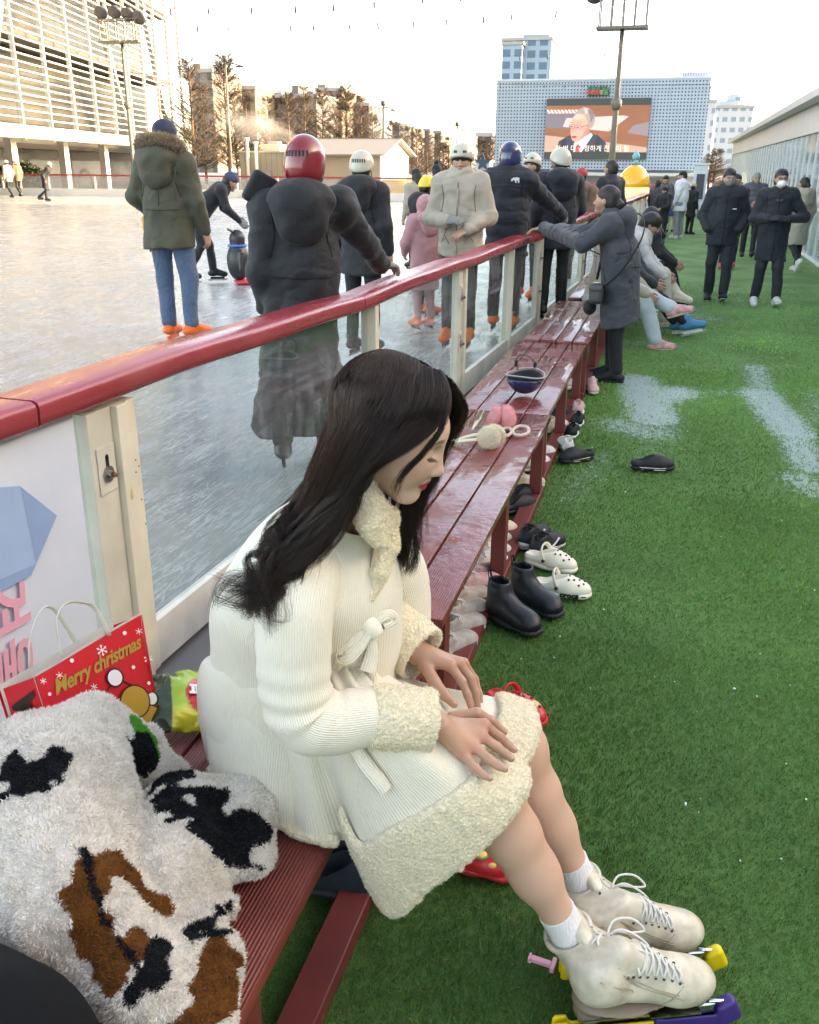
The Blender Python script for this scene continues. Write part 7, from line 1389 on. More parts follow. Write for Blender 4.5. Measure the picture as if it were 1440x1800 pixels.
for k_ in (kN, kF): m_ = np.exp(-(np.linalg.norm(V-k_, axis=1)/.06)**2)[:, None]*.35; BC = BC*(1-m_)+A([.48, .22, .14])*m_
b = obj('body', V, Q, skw, wm, world=True, col=BC)
nailm = M('nail', (.52, .28, .22), .25, coat=.4)
for tip, prev, y in [((904, 1318, 1.447), (893, 1310, 1.450), 0), ((899, 1334, 1.406), (888, 1325, 1.410), 0), ((888, 1352, 1.366), (876, 1346, 1.370), 0), ((862, 1369, 1.341), (850, 1362, 1.345), 0), ((886, 1287, 1.482), (865, 1268, 1.478), 0), ((798, 1238, 1.52), (782, 1222, 1.53), 0)]:
    a_, p_ = W(*tip), W(*prev); d = nrm(a_-p_); n_ = nrm(A([0, -.35, 1])-d*(A([0, -.35, 1]) @ d)); c_ = a_-d*.001+n_*.0052; obj('fingernail', *sdf([ell(c_, (.0058, .0042, .0018), rot=np.stack([d, np.cross(n_, d), n_], 1))], .0011), nailm, b, world=True)
# lashes
for sg in (-1, 1):
    P = []
    for i in range(22):
        a = (i/21-.5)*2; x = sg*(.031+.013*a); zz = -.0008+.12*(abs(x)-.031); nb_ = np.hypot(FLs[:, 0]-x, FLs[:, 2]-zz) < .003; q = A([x, FLs[nb_, 1].max()-.0005, zz]); P.append([hd_(q+A([sg*.002*u, .0065*u, -.0048*u+.0022*u*u])) for u in np.linspace(0, 1, 5)])
    obj('eyelashes', *strands(A(P), .0004), hairm, b, world=True)
# ---- corduroy: ribs run along the garment (UV u across the ribs)
def cordu(name, per, flip=False):
    g = NT(name); uv = g.n('UVMap').outputs[0]; xyz = g.xyz(uv); v = g.obj()
    s = g.math('SINE', g.math('MULTIPLY', xyz[1 if flip else 0], 2*math.pi/per)); n = g.noise(v, 30, 4); n2 = g.noise(v, 400, 2); n3 = g.noise(v, 7, 3)
    g.p(Base_Color=g.mix(g.rng(s, -1, .3), (.73, .66, .51), g.mix(g.rng(n3, .3, .7), (.78, .715, .56), (.84, .78, .635))), Roughness=.9, Sheen_Weight=.25, Sheen_Roughness=.5)  # rib valleys coloured darker: painted shade that sharpens the ribs
    g.bump(g.math('ADD', g.math('MULTIPLY', s, .30), g.math('ADD', g.math('MULTIPLY', n, .5), g.math('MULTIPLY', n2, .35))), .55, .0035); return g.m
cord = cordu('corduroy', .0042)
def loft(rings, n=56, m=60, wr=None, close=True):
    """rings: (centre, axis, forward, half fwd, half side[, squareness]) -> tube with arc-length UV"""
    C = spline([r[0] for r in rings], m); Ax = spline([r[1] for r in rings], m); Fw = spline([r[2] for r in rings], m); ab = spline([(r[3], r[4], 0) for r in rings], m)
    a = np.linspace(0, 2*np.pi, n+1); V = []; UVs = []
    for i in range(m):
        ax_ = nrm(Ax[i]); f_ = nrm(Fw[i]-ax_*(Fw[i] @ ax_)); s_ = np.cross(ax_, f_); V.append(C[i]+np.outer(np.cos(a)*ab[i, 0], f_)+np.outer(np.sin(a)*ab[i, 1], s_))
    V = A(V); per = np.linalg.norm(np.diff(V, axis=1), axis=2).sum(1).mean(); du = np.linspace(0, per, n+1); dv = np.concatenate([[0], np.cumsum(np.linalg.norm(np.diff(C, axis=0), axis=1))])
    UVs = np.stack(np.broadcast_arrays(du[None], dv[:, None]), -1).reshape(-1, 2); V = V.reshape(-1, 3); Q = grid_faces(m, n+1)
    if wr is not None: V = V+vnormals(V, Q)*wr(V, UVs)[:, None]
    # weld the seam's position
    G = V.reshape(m, n+1, 3); G[:, 0] = G[:, -1] = (G[:, 0]+G[:, -1])/2
    return G.reshape(-1, 3), Q, UVs
def put(name, L, mat, parent, **k): return obj(name, L[0], L[1], mat, parent, world=True, uv=L[2], **k)
# torso
def rg_(x, y, z, a, b_, tilt): return (A([x, y, z]), A([math.sin(tilt), -.03, math.cos(tilt)]), A([math.cos(tilt), 0, -math.sin(tilt)]), a, b_)
rings = [rg_(-.675, 1.55, .475, .185, .20, 0), rg_(-.672, 1.55, .55, .195, .205, 0), rg_(-.662, 1.545, .66, .200, .190, .04), rg_(-.652, 1.538, .745, .197, .178, .10), rg_(-.637, 1.522, .83, .192, .180, .16), rg_(-.612, 1.50, .92, .172, .192, .22), rg_(-.585, 1.485, .995, .150, .188, .32), rg_(-.562, 1.478, 1.045, .118, .148, .42), rg_(-.545, 1.475, 1.085, .082, .092, .5), rg_(-.535, 1.473, 1.11, .070, .074, .5)]
t1, t2, t3 = SN(11, seed=51), SN(28, seed=52), SN(20, seed=53, aniso=(1, 1, 2.2))
def wt_(V, U):
    d = .0055*t1(V)+.003*t2(V); z = V[:, 2]
    fr2 = np.clip((V[:, 0]+.72)/.12, 0, 1); d += (.006*np.exp(-((z-.745)/.035)**2)*t3(V)-.008*np.exp(-((z-.745)/.03)**2))*fr2          # gathered at the belt
    return d
coat = put('coat', loft(rings, 88, 110, wt_), cord, wm); coat['label'] = 'cream corduroy coat trimmed with fleece'
# sleeves
def sleeve(P, R_, wrf, m=90, n=56):
    C = spline(P, 24); T, U, Wv = frames(C); rr = np.interp(np.linspace(0, 1, 24), np.linspace(0, 1, len(R_)), R_)
    return loft([(C[i], T[i], U[i], rr[i], rr[i]*.95) for i in range(24)], n, m, wrf)
s1, s2 = SN(22, seed=61), SN(46, seed=62)
def wslv(el, k=1.0):
    def f(V, U):
        v = U[:, 1]; e = np.exp(-((np.linalg.norm(V-el, axis=1))/.10)**2); ph = s1(V*A([.5, .5, .5])); return .0035*s1(V)+.0016*s2(V)+k*e*.0048*np.sin(v*2*math.pi/.047+3.4*ph+9*U[:, 0])*(.5+.5*np.tanh(1.5*s2(V*A([.4, .4, .4]))))
    return f
shN = A([-.575, 1.345, 1.012]); elN = W(524, 1240, 1.275); cuN = W(655, 1262, 1.33)
put('sleeve', sleeve([A([-.565, 1.43, 1.035]), shN, W(514, 1110, 1.29), elN, W(575, 1268, 1.29), cuN], [.060, .078, .066, .064, .057, .050], wslv(elN)), cord, wm)
shF = A([-.55, 1.63, 1.0]); elF = A([-.50, 1.705, .775])
put('sleeve', sleeve([A([-.55, 1.54, 1.02]), shF, A([-.515, 1.70, .88]), elF, W(668, 1082, 1.645)], [.06, .083, .075, .070, .058], wslv(elF)), cord, wm)
# skirt: ribs of the cloth from waist to hem
RIB = [[(353, 1165, 1.54), (346, 1255, 1.54), (358, 1336, 1.54)], [(356, 1172, 1.46), (352, 1270, 1.45), (370, 1352, 1.455)], [(385, 1190, 1.395), (372, 1290, 1.39), (402, 1380, 1.405)], [(430, 1205, 1.365), (425, 1320, 1.365), (452, 1418, 1.372)], [(480, 1215, 1.355), (492, 1345, 1.35), (515, 1462, 1.352)], [(515, 1220, 1.35), (545, 1355, 1.342), (575, 1478, 1.345)],
       [(540, 1225, 1.352), (578, 1365, 1.352), (632, 1492, 1.372)], [(556, 1226, 1.335), (600, 1380, 1.315), (645, 1508, 1.315), (690, 1602, 1.325)], [(580, 1226, 1.332), (640, 1370, 1.303), (705, 1478, 1.300), (752, 1557, 1.318)], [(606, 1224, 1.333), (690, 1350, 1.302), (775, 1440, 1.308), (822, 1506, 1.33)], [(632, 1222, 1.338), (735, 1330, 1.312), (826, 1402, 1.332), (882, 1446, 1.362)], [(655, 1220, 1.355), (772, 1312, 1.352), (860, 1366, 1.376), (920, 1392, 1.402)],
       [(675, 1216, 1.385), (795, 1292, 1.402), (875, 1336, 1.425), (926, 1366, 1.445)], [(690, 1210, 1.43), (805, 1280, 1.470), (875, 1324, 1.495), (914, 1348, 1.505)], [(700, 1203, 1.48), (812, 1258, 1.535), (885, 1290, 1.555), (932, 1318, 1.562)], [(705, 1195, 1.54), (820, 1232, 1.60), (895, 1254, 1.622), (942, 1272, 1.628)], [(702, 1188, 1.61), (815, 1216, 1.675), (885, 1232, 1.695), (930, 1250, 1.70)]]
nV = 70; ribs = []
for r in RIB:
    p = [W(*q) for q in r]; c0 = A([-.65, 1.535, 0]); e = p[0]*A([1, 1, 0])-c0; ribs.append(spline([p[0]+A([0, 0, .028])-e*(.28 if p[0][0] < -.62 else .34)]+p, nV))
last = ribs[-1]; ribs.append(last+A([0, .035, -.12])*np.linspace(.2, 1, nV)[:, None]); ribs.append(last+A([-.02, .03, -.26])*np.linspace(.3, 1, nV)[:, None])
G = A(ribs); nU = 190; G = np.stack([spline(G[:, j], nU) for j in range(nV)], 1)   # nU x nV
UVs = np.zeros((nU, nV, 2)); UVs[1:, :, 0] = np.cumsum(np.linalg.norm(np.diff(G[:, 30], axis=0), axis=1))[:, None]; UVs[:, 1:, 1] = np.cumsum(np.linalg.norm(np.diff(G, axis=1), axis=2), axis=1)
V = G.reshape(-1, 3); Q = grid_faces(nU, nV)[:, ::-1]; N = vnormals(V, Q)
if N[(nU//2)*nV+20] @ (CAM-V[(nU//2)*nV+20]) < 0: Q = Q[:, ::-1]; N = -N
vv = np.tile(np.linspace(0, 1, nV), nU); uu = np.repeat(np.linspace(0, 1, nU), nV)
fold = np.sin(uu*2*math.pi*13+2*SN(4, seed=70)(V))*.006*np.exp(-((vv-.12)/.22)**2)+.0055*SN(9, seed=71)(V)*vv**.5+.0025*SN(24, seed=72)(V)
fold += .010*np.exp(-((uu-.24)/.05)**2)*np.sin(vv*5+uu*60)*vv
V = V+N*fold[:, None]; V2 = V-N*.006
sk = obj('skirt', np.vstack([V, V2]), np.vstack([Q, Q[:, ::-1]+len(V)]), cord, wm, world=True, uv=np.vstack([UVs.reshape(-1, 2)]*2))
# ---- fleece trim
g = NT('boucle'); v = g.obj(); n = g.noise(v, 190, 3, .6); vo = g.n('TexVoronoi'); g.set(vo.inputs['Vector'], v); vo.inputs['Scale'].default_value = 150
g.p(Base_Color=g.mix(g.rng(vo.outputs['Distance'], .1, .7), (.90, .81, .60), (.74, .63, .43)), Roughness=.95, Sheen_Weight=.35); g.bump(g.math('SUBTRACT', n, g.math('MULTIPLY', vo.outputs['Distance'], 1.2)), .8, .004); bou = g.m
boum = M('boucle_fuzz', (.90, .82, .63), .95, var=.12, vscale=200, fuzz=.4)
def trim(name, V, Q, parent, n, amp=.0030, ln=.0044):
    V = np.asarray(V); N = vnormals(V, Q); b1 = SN(300, n=24, seed=81); b2 = SN(130, seed=82); V = V+N*(amp*.55*np.maximum(-.4, b1(V))+amp*.28*b2(V))[:, None]
    o = obj(name, V, Q, bou, parent, world=True); pp, nn = sample(V, Q, int(n*1.9)); tv, tf = tufts(pp, nn, ln, .0012, .9, 1.2); fo = obj('fleece_fuzz', tv, tf, boum, o, False, world=True); fo['kind'] = 'stuff'
    return o
def tubefine(P, R_, m, n=70, flat=1.0, endr=.012):
    C = spline(P, m); r = np.interp(np.linspace(0, 1, m), np.linspace(0, 1, len(R_)), R_); r[0] -= endr; r[-1] -= endr*.6; return tubeq(C, r, n, flat)
def cuff(P, R_):
    C = spline(P, 34); r = np.interp(np.linspace(0, 1, 34), np.linspace(0, 1, len(R_)), R_); T, U, Wv = frames(C); a = np.linspace(0, 2*np.pi, 90, endpoint=False)
    prof = [(0, r[0]-.016)]+[(i, r[i]) for i in range(34)]+[(33, r[33]-.010), (30, r[33]-.017), (24, r[33]-.019)]
    V = np.vstack([C[i]+q*(np.outer(np.cos(a), U[i])+np.outer(np.sin(a), Wv[i])) for i, q in prof]); return V, grid_faces(len(prof), 90, True)
for P, R_ in (([W(652, 1262, 1.33), W(700, 1262, 1.345), W(758, 1266, 1.372)], [.056, .059, .056]), ([W(660, 1085, 1.645), W(695, 1115, 1.625), W(742, 1152, 1.597)], [.064, .067, .063])):
    V, Q = cuff(P, R_); c_ = V.mean(0)
    if (vnormals(V, Q)*(V-c_)).sum() < 0: Q = Q[:, ::-1]
    trim('fleece_cuff', V, Q, wm, 7000)
# hem band: a thick roll following the hem
hemP = G[:, -1]; i0 = int(nU*.355); hv = []
seg = np.arange(i0, nU); bw = 23   # rows back from the hem
rowsV = []
for j, off in ((nV-bw, .001), (nV-bw+1, .013), (nV-15, .017), (nV-6, .018), (nV-2, .017), (nV-1, .011)): rowsV.append(G[i0:, j]+N.reshape(nU, nV, 3)[i0:, j]*off)
tang = G[i0:, -1]-G[i0:, -4]; tang /= np.linalg.norm(tang, axis=1)[:, None]; NN = N.reshape(nU, nV, 3)[i0:, -1]
rowsV += [G[i0:, -1]+tang*.010+NN*.004, G[i0:, -1]+tang*.008-NN*.010, G[i0:, -1]-tang*.004-NN*.015, G[i0:, nV-12]-N.reshape(nU, nV, 3)[i0:, nV-12]*.014, G[i0:, nV-bw]-N.reshape(nU, nV, 3)[i0:, nV-bw]*.008]
HB = np.stack([spline(A(rowsV)[:, i], 46) for i in range(len(seg))], 0); HB = spline(HB.reshape(len(seg), -1), 300).reshape(300, 46, 3); HB[0] = HB[0].mean(0)*.3+HB[0]*.7
V = HB.reshape(-1, 3); Q = grid_faces(300, 46)
if (vnormals(V, Q).reshape(300, 46, 3)[:, 14]*np.array(spline(NN, 300))).sum() < 0: Q = Q[:, ::-1]
trim('fleece_hem', V, Q, wm, 26000)
P = [G[i, -1]+A([0, 0, .003]) for i in range(int(nU*.06), int(nU*.315), 3)]; V, Q = tubefine(P, [.010, .012, .011, .014], 90, 20); trim('fleece_hem', V, Q, wm, 3500, .002, .004)
# collar: stand-up fleece roll and front edge
def rib_band(P, wdir, w, th, n=70):
    w = (np.interp(np.linspace(0, 1, n), np.linspace(0, 1, len(w)), w) if not np.isscalar(w) else np.full(n, w))[:, None]
    C = spline(P, n); Wd = spline(wdir, n); T = np.gradient(C, axis=0); T /= np.linalg.norm(T, axis=1)[:, None]; rows = []
    Nn = np.cross(T, Wd); Nn /= np.linalg.norm(Nn, axis=1)[:, None]
    for a in np.linspace(0, 2*np.pi, 26, endpoint=False): rows.append(C+Wd*(w*math.cos(a))+Nn*(th*math.sin(a)*(1 if True else 1)))
    V = np.stack(rows, 1); V[0] = V[0].mean(0); V[-1] = V[-1].mean(0); return V.reshape(-1, 3), grid_faces(n, 26, True)
cl_ = [cone(W(638, 858, 1.412), W(630, 905, 1.398), .016, .014), cone(W(650, 872, 1.408), W(642, 922, 1.392), .016, .014, k=.02), cone(W(662, 888, 1.410), W(652, 938, 1.396), .015, .013, k=.02), cone(W(674, 898, 1.425), W(662, 952, 1.408), .014, .012, k=.02), cone(W(685, 905, 1.448), W(674, 950, 1.428), .014, .012, k=.02), cone(W(638, 858, 1.415), W(612, 872, 1.44), .016, .016, k=.02), cone(W(612, 872, 1.44), W(590, 882, 1.48), .016, .016, k=.02), cone(W(590, 882, 1.48), W(615, 868, 1.54), .016, .016, k=.02)]
trim('fleece_collar', *sdf(cl_, .004), wm, 5000)
cl_ = [cone(W(688, 905, 1.475), W(688, 955, 1.462), .014, .014), cone(W(688, 955, 1.462), W(668, 1010, 1.428), .014, .0135, k=.015), cone(W(668, 1010, 1.428), W(646, 1058, 1.396), .0135, .010, k=.015), cone(W(678, 960, 1.448), W(662, 1005, 1.420), .012, .011, k=.015)]
trim('fleece_lapel', *sdf(cl_, .004), wm, 3600)
obj('lining', *sdf([cone(W(664, 965, 1.436), W(646, 1030, 1.405), .008, .004, flat=.4)], .003), M('lining_tan', (.62, .46, .30), .7), wm, world=True)
# belt, bow and hanging ends
cord2 = cordu('corduroy_belt', .0050, True)
def ribbon(P, w, th=.004, n=40, wd=None):
    C = spline(P, n); T = np.gradient(C, axis=0); T /= np.linalg.norm(T, axis=1)[:, None]; S = np.cross(T, CAM-C) if wd is None else np.broadcast_to(A(wd, float), C.shape)-((A(wd) @ T.T)[:, None]*T); S /= np.linalg.norm(S, axis=1)[:, None]; Nn = np.cross(S, T); w_ = np.broadcast_to(np.asarray(w, float), (n,)) if np.isscalar(w) else np.interp(np.linspace(0, 1, n), np.linspace(0, 1, len(w)), w)
    rows = []; uv = []; L = np.concatenate([[0], np.cumsum(np.linalg.norm(np.diff(C, axis=0), axis=1))])
    for a, b_ in ((-1, 0), (-.8, 1), (0, 1.25), (.8, 1), (1, 0), (.8, -1), (-.8, -1)): rows.append(C+S*(a*w_/2)[:, None]+Nn*b_*th); uv.append(np.stack([L, a*w_/2], 1))
    V = np.stack(rows, 1); V[0] = V[0]*.9+V[0].mean(0)*.1; return V.reshape(-1, 3), grid_faces(n, 7, True), np.stack(uv, 1).reshape(-1, 2)
bl = put('belt', ribbon([(-.72, 1.385, .735), (-.65, 1.362, .742), (-.54, 1.368, .755), (-.475, 1.405, .78), W(652, 1106, 1.40)], .034, .005, 50, (0, 0, 1)), cord2, wm)
kn = W(650, 1102, 1.392); obj('knot', *sdf([ell(kn, (.013, .011, .013)), cone(kn+A([-.006, 0, .008]), kn+A([.009, 0, -.008]), .009, .008)], .004, lambda P: .0018*SN(80, seed=9)(P)), cord, bl, world=True)
put('bow_loop', ribbon([W(645, 1105, 1.385), W(622, 1128, 1.368), W(602, 1152, 1.360), W(614, 1154, 1.355), W(640, 1126, 1.372), W(650, 1108, 1.382)], [.016, .026, .032, .028, .020, .013], .004), cord2, bl)
put('bow_loop', ribbon([W(655, 1100, 1.39), W(678, 1082, 1.41), W(690, 1088, 1.425), W(672, 1100, 1.405)], [.014, .022, .026, .016], .004), cord2, bl)
put('belt_end', ribbon([W(648, 1112, 1.388), W(654, 1145, 1.387), W(645, 1180, 1.376)], [.014, .024, .030], .0035), cord2, bl)
put('belt_end', ribbon([W(622, 1308, 1.300), W(640, 1340, 1.293), W(665, 1372, 1.288), W(678, 1390, 1.288)], [.026, .028, .028, .026], .004), cord2, bl)
# ---- hair
from mathutils.bvhtree import BVHTree
bv, bq, bn = [], [], 0
for o in list(wm.children_recursive):
    if o.name.split('.')[0] in ('coat', 'sleeve', 'fleece_collar', 'fleece_lapel'):
        v_ = np.empty(len(o.data.vertices)*3, np.float32); o.data.vertices.foreach_get('co', v_); bv.append(v_.reshape(-1, 3)); bq += [tuple(i+bn for i in p.vertices) for p in o.data.polygons]; bn += len(bv[-1])
BVH = BVHTree.FromPolygons([tuple(map(float, v_)) for v_ in np.concatenate(bv)], bq)
def HP(r, n=26, drape=True):
    out = []
    for i, q in enumerate(r):
        p = W(*q)
        if drape and i >= 2 and q[1] > 850:
            d = p-CAM; L = np.linalg.norm(d); hit = BVH.ray_cast(Vector(CAM), Vector(d/L))
            if hit[0] is not None: p = CAM+d/L*min(L, hit[3]-.016)
        out.append(p)
    return spline(out, n)
K = 26
near = [[(766, 660, 1.455), (784, 698, 1.412), (774, 748, 1.378), (744, 792, 1.366), (710, 826, 1.366), (694, 858, 1.372), (693, 892, 1.378)], [(776, 657, 1.455), (790, 704, 1.41), (764, 752, 1.374), (722, 786, 1.358), (690, 803, 1.354), (655, 826, 1.352), (622, 878, 1.345), (580, 925, 1.325), (535, 968, 1.30), (496, 1000, 1.29), (478, 1035, 1.285), (492, 1062, 1.285)], [(768, 654, 1.455), (773, 700, 1.40), (736, 762, 1.364), (704, 788, 1.354), (668, 808, 1.352), (634, 848, 1.35), (600, 900, 1.335), (556, 940, 1.31), (512, 980, 1.29), (475, 1018, 1.285), (462, 1052, 1.285), (476, 1080, 1.285)],
        [(748, 647, 1.458), (750, 700, 1.392), (710, 762, 1.352), (664, 802, 1.342), (630, 840, 1.342), (600, 892, 1.335), (548, 955, 1.305), (495, 1000, 1.285), (462, 1030, 1.283), (448, 1060, 1.285)], [(728, 641, 1.462), (722, 700, 1.388), (684, 772, 1.344), (642, 825, 1.338), (608, 880, 1.335), (570, 935, 1.318), (520, 985, 1.29), (475, 1018, 1.285), (450, 1050, 1.29), (418, 1058, 1.295), (408, 1038, 1.295)],
        [(705, 637, 1.466), (688, 700, 1.392), (648, 775, 1.346), (614, 835, 1.344), (582, 890, 1.344), (545, 940, 1.33), (500, 985, 1.31), (458, 1022, 1.31), (432, 1058, 1.315), (415, 1068, 1.32)], [(684, 638, 1.472), (652, 700, 1.405), (612, 775, 1.366), (582, 838, 1.366), (556, 890, 1.366), (526, 940, 1.36), (490, 985, 1.345), (462, 1030, 1.34), (445, 1065, 1.34), (430, 1085, 1.335)],
        [(664, 642, 1.478), (618, 706, 1.430), (584, 780, 1.408), (560, 840, 1.405), (536, 890, 1.405), (512, 935, 1.40), (488, 985, 1.375), (482, 1030, 1.35), (468, 1070, 1.34), (452, 1092, 1.335)], [(650, 650, 1.485), (596, 722, 1.465), (566, 790, 1.455), (544, 845, 1.452), (522, 890, 1.448), (504, 935, 1.435), (482, 980, 1.40), (462, 1018, 1.36), (452, 1050, 1.335), (462, 1078, 1.325)],
        [(645, 656, 1.50), (588, 730, 1.50), (560, 795, 1.495), (538, 848, 1.49), (518, 892, 1.482), (506, 935, 1.465), (490, 975, 1.42), (478, 1010, 1.365), (482, 1040, 1.335)], [(648, 660, 1.53), (592, 732, 1.545), (566, 795, 1.545), (545, 845, 1.54), (528, 885, 1.53), (520, 920, 1.51)]]
far = [[(790, 668, 1.478), (816, 712, 1.505), (811, 745, 1.525), (788, 780, 1.548), (764, 830, 1.562), (746, 885, 1.562), (744, 940, 1.556), (736, 985, 1.548)], [(780, 662, 1.488), (804, 706, 1.53), (792, 745, 1.55), (764, 800, 1.57), (740, 860, 1.570), (730, 920, 1.562), (728, 960, 1.556), (722, 990, 1.55), (706, 1004, 1.545)], [(765, 652, 1.50), (792, 715, 1.562), (758, 800, 1.580), (730, 860, 1.578), (716, 910, 1.568), (708, 955, 1.56), (706, 985, 1.552), (716, 1003, 1.545)], [(740, 645, 1.505), (745, 720, 1.572), (712, 810, 1.588), (702, 870, 1.580), (700, 915, 1.57), (698, 955, 1.56), (700, 985, 1.555)], [(700, 640, 1.505), (680, 720, 1.575), (650, 800, 1.592), (640, 850, 1.585), (640, 890, 1.57)], [(670, 646, 1.515), (620, 725, 1.570), (594, 790, 1.585), (575, 840, 1.578), (560, 880, 1.56)]]
hairw = NT('hair_brown'); at_ = hairw.attr('Col').outputs['Color']
hairw.p(Base_Color=at_, Roughness=.46, Specular_IOR_Level=.22)
def hair_set(guides, n, thick, seed, curl_amp, r, dr_=True):
    g_ = np.random.default_rng(seed); Gd = np.stack([HP(q, K, dr_) for q in guides]); m = len(Gd); u = g_.uniform(0, m-1, n); ncl = max(8, n//34); cl = g_.uniform(0, m-1, ncl); cid = np.abs(u[:, None]-cl[None]).argmin(1)
    tt = np.linspace(0, 1, K); mixk = np.clip((tt-.25)/.6, 0, 1)*.97; ue = u[:, None]*(1-mixk)+cl[cid][:, None]*mixk
    i = np.clip(ue.astype(int), 0, m-2); f_ = (ue-i)[..., None]; f_ = f_*f_*(3-2*f_) if False else f_
    P = Gd[i, np.arange(K)[None]]*(1-f_)+Gd[i+1, np.arange(K)[None]]*f_
    out = P-hc_; out = out/np.linalg.norm(out, axis=2, keepdims=True); dp = g_.uniform(0, 1, n)**.8*thick; prof = np.minimum(1, .25+tt*2.2)*(1-.35*tt)
    P = P+out*((dp-thick*.55)[:, None]*prof[None])[..., None]*A([.6, 1, .6])
    ph = g_.uniform(0, 6.28, ncl); rd = g_.normal(size=(ncl, 3)); rd[:, 1] *= .5; am = curl_amp*g_.uniform(.5, 1.4, ncl); w_ = (np.clip(tt-.35, 0, 1)/.65)**1.2
    fr = g_.uniform(2.0, 3.4, ncl); P = P+(am[cid][:, None]*np.sin(fr[cid][:, None]*tt*6.28*.75+ph[cid][:, None])*w_)[..., None]*rd[cid][:, None]
    nc2 = 22; c2_ = g_.uniform(0, m-1, nc2); ci2 = np.abs(u[:, None]-c2_[None]).argmin(1); r2 = g_.normal(size=(nc2, 3))*A([1, .35, 1]); p2 = g_.uniform(0, 6.28, nc2); w2 = np.clip((tt-.28)/.5, 0, 1)
    P = P+(curl_amp*.60*np.sin(tt[None]*6.28*2.3+p2[ci2][:, None])*w2[None])[..., None]*r2[ci2][:, None]
    P = P+(g_.normal(size=(n, 1, 3))*.0018+g_.normal(size=(n, 1, 3))*.0045*w_[None, :, None]*np.sin(tt*5)[None, :, None]); le = 1-.60*g_.uniform(0, 1, ncl)[cid]**1.05*g_.uniform(.55, 1, n)
    s = le[:, None]*tt[None]*(K-1); i0 = np.clip(s.astype(int), 0, K-2); ff = (s-i0)[..., None]; P = P[np.arange(n)[:, None], i0]*(1-ff)+P[np.arange(n)[:, None], i0+1]*ff
    q_ = ((P-hc_) @ Rw-A([0, -.020, .034])); el_ = np.linalg.norm(q_/A([.081, .102, .096]), axis=2); tg = 1.0+(dp/thick*.09)[:, None]; kk = np.where(el_ < tg, tg/np.maximum(el_, .3), 1.0)*(1.0); msk = (q_[..., 2] > -.055)&(tt[None] < .62); kk = np.where(msk, kk, 1.0); P = hc_+(q_*kk[..., None]+A([0, -.020, .034])) @ Rw.T
    V, Q = strands(P, np.full(n, r)*g_.uniform(.7, 1.2, n), .35); sh = g_.uniform(.7, 1.35, n)[:, None, None]; back = np.clip(1-u/(m-1), 0, 1) if False else (u/(m-1))
    base_ = A([.030, .0195, .0155])[None, None]*(1+0*tt[None, :, None]); warm = A([.075, .038, .024])[None, None]; wv_ = (np.clip((back-.45)/.35, 0, 1)[:, None]*np.clip(1.1-np.abs(tt-.35)*2.6, 0, 1)[None])[..., None]
    C = (base_*(1-wv_)+warm*wv_)*sh; return V, Q, np.repeat(C.reshape(-1, 3), 3, 0)
sets = [hair_set(near[1:], 10500, .030, 1, .030, .00042), hair_set(far, 3200, .014, 2, .014, .00042, False), hair_set(near[1:10], 520, .075, 3, .034, .00030), hair_set([near[0], [(q[0]+6, q[1]+2, q[2]+.006) for q in near[0]]], 130, .008, 4, .004, .00042), hair_set([far[0], [(q[0]+10*(i > 2), q[1], q[2]) for i, q in enumerate(far[0])]], 60, .03, 5, .01, .00036, False)]
V, Q = join(*[(a, b_) for a, b_, _ in sets]); hr = obj('hair', V, Q, hairw.m, wm, True, world=True, col=np.concatenate([c_ for _, _, c_ in sets]), label='long wavy dark brown hair falling over the coat')
# dense under-hair so the scalp never shows
Gm = [HP(q, 12) for q in near]; pr = []
capL = [ell((0, -.020, .034), (.0765, .096, .090)), ell((0, -.045, -.015), (.066, .058, .06), k=.03), ell((0, .118, -.02), (.072, .072, .082), op='s', k=.02), ell((-.10, .035, -.075), (.05, .05, .075), op='s', k=.015), slab((0, 0, -.09), (0, 0, 1))]
V, Q = sdf(capL, .005); c1 = (hc_+V @ Rw.T, Q)
for a_, b_ in ((4, .026), (5, .028), (6, .026), (7, .024)):
    g_ = Gm[a_]+A([.004, .030, .004]); pr += [cone(g_[i], g_[i+1], b_*.72*(1-.08*i), b_*.72*(1-.08*(i+1)), k=.02) for i in range(1, 8)]
c2 = sdf(pr, .006); und = obj('under_hair', *join(c1, c2), M('hair_under', (.010, .0085, .0085), .6, bump=.6, bscale=260, stretch=(1, 1, .2)), hr, world=True)
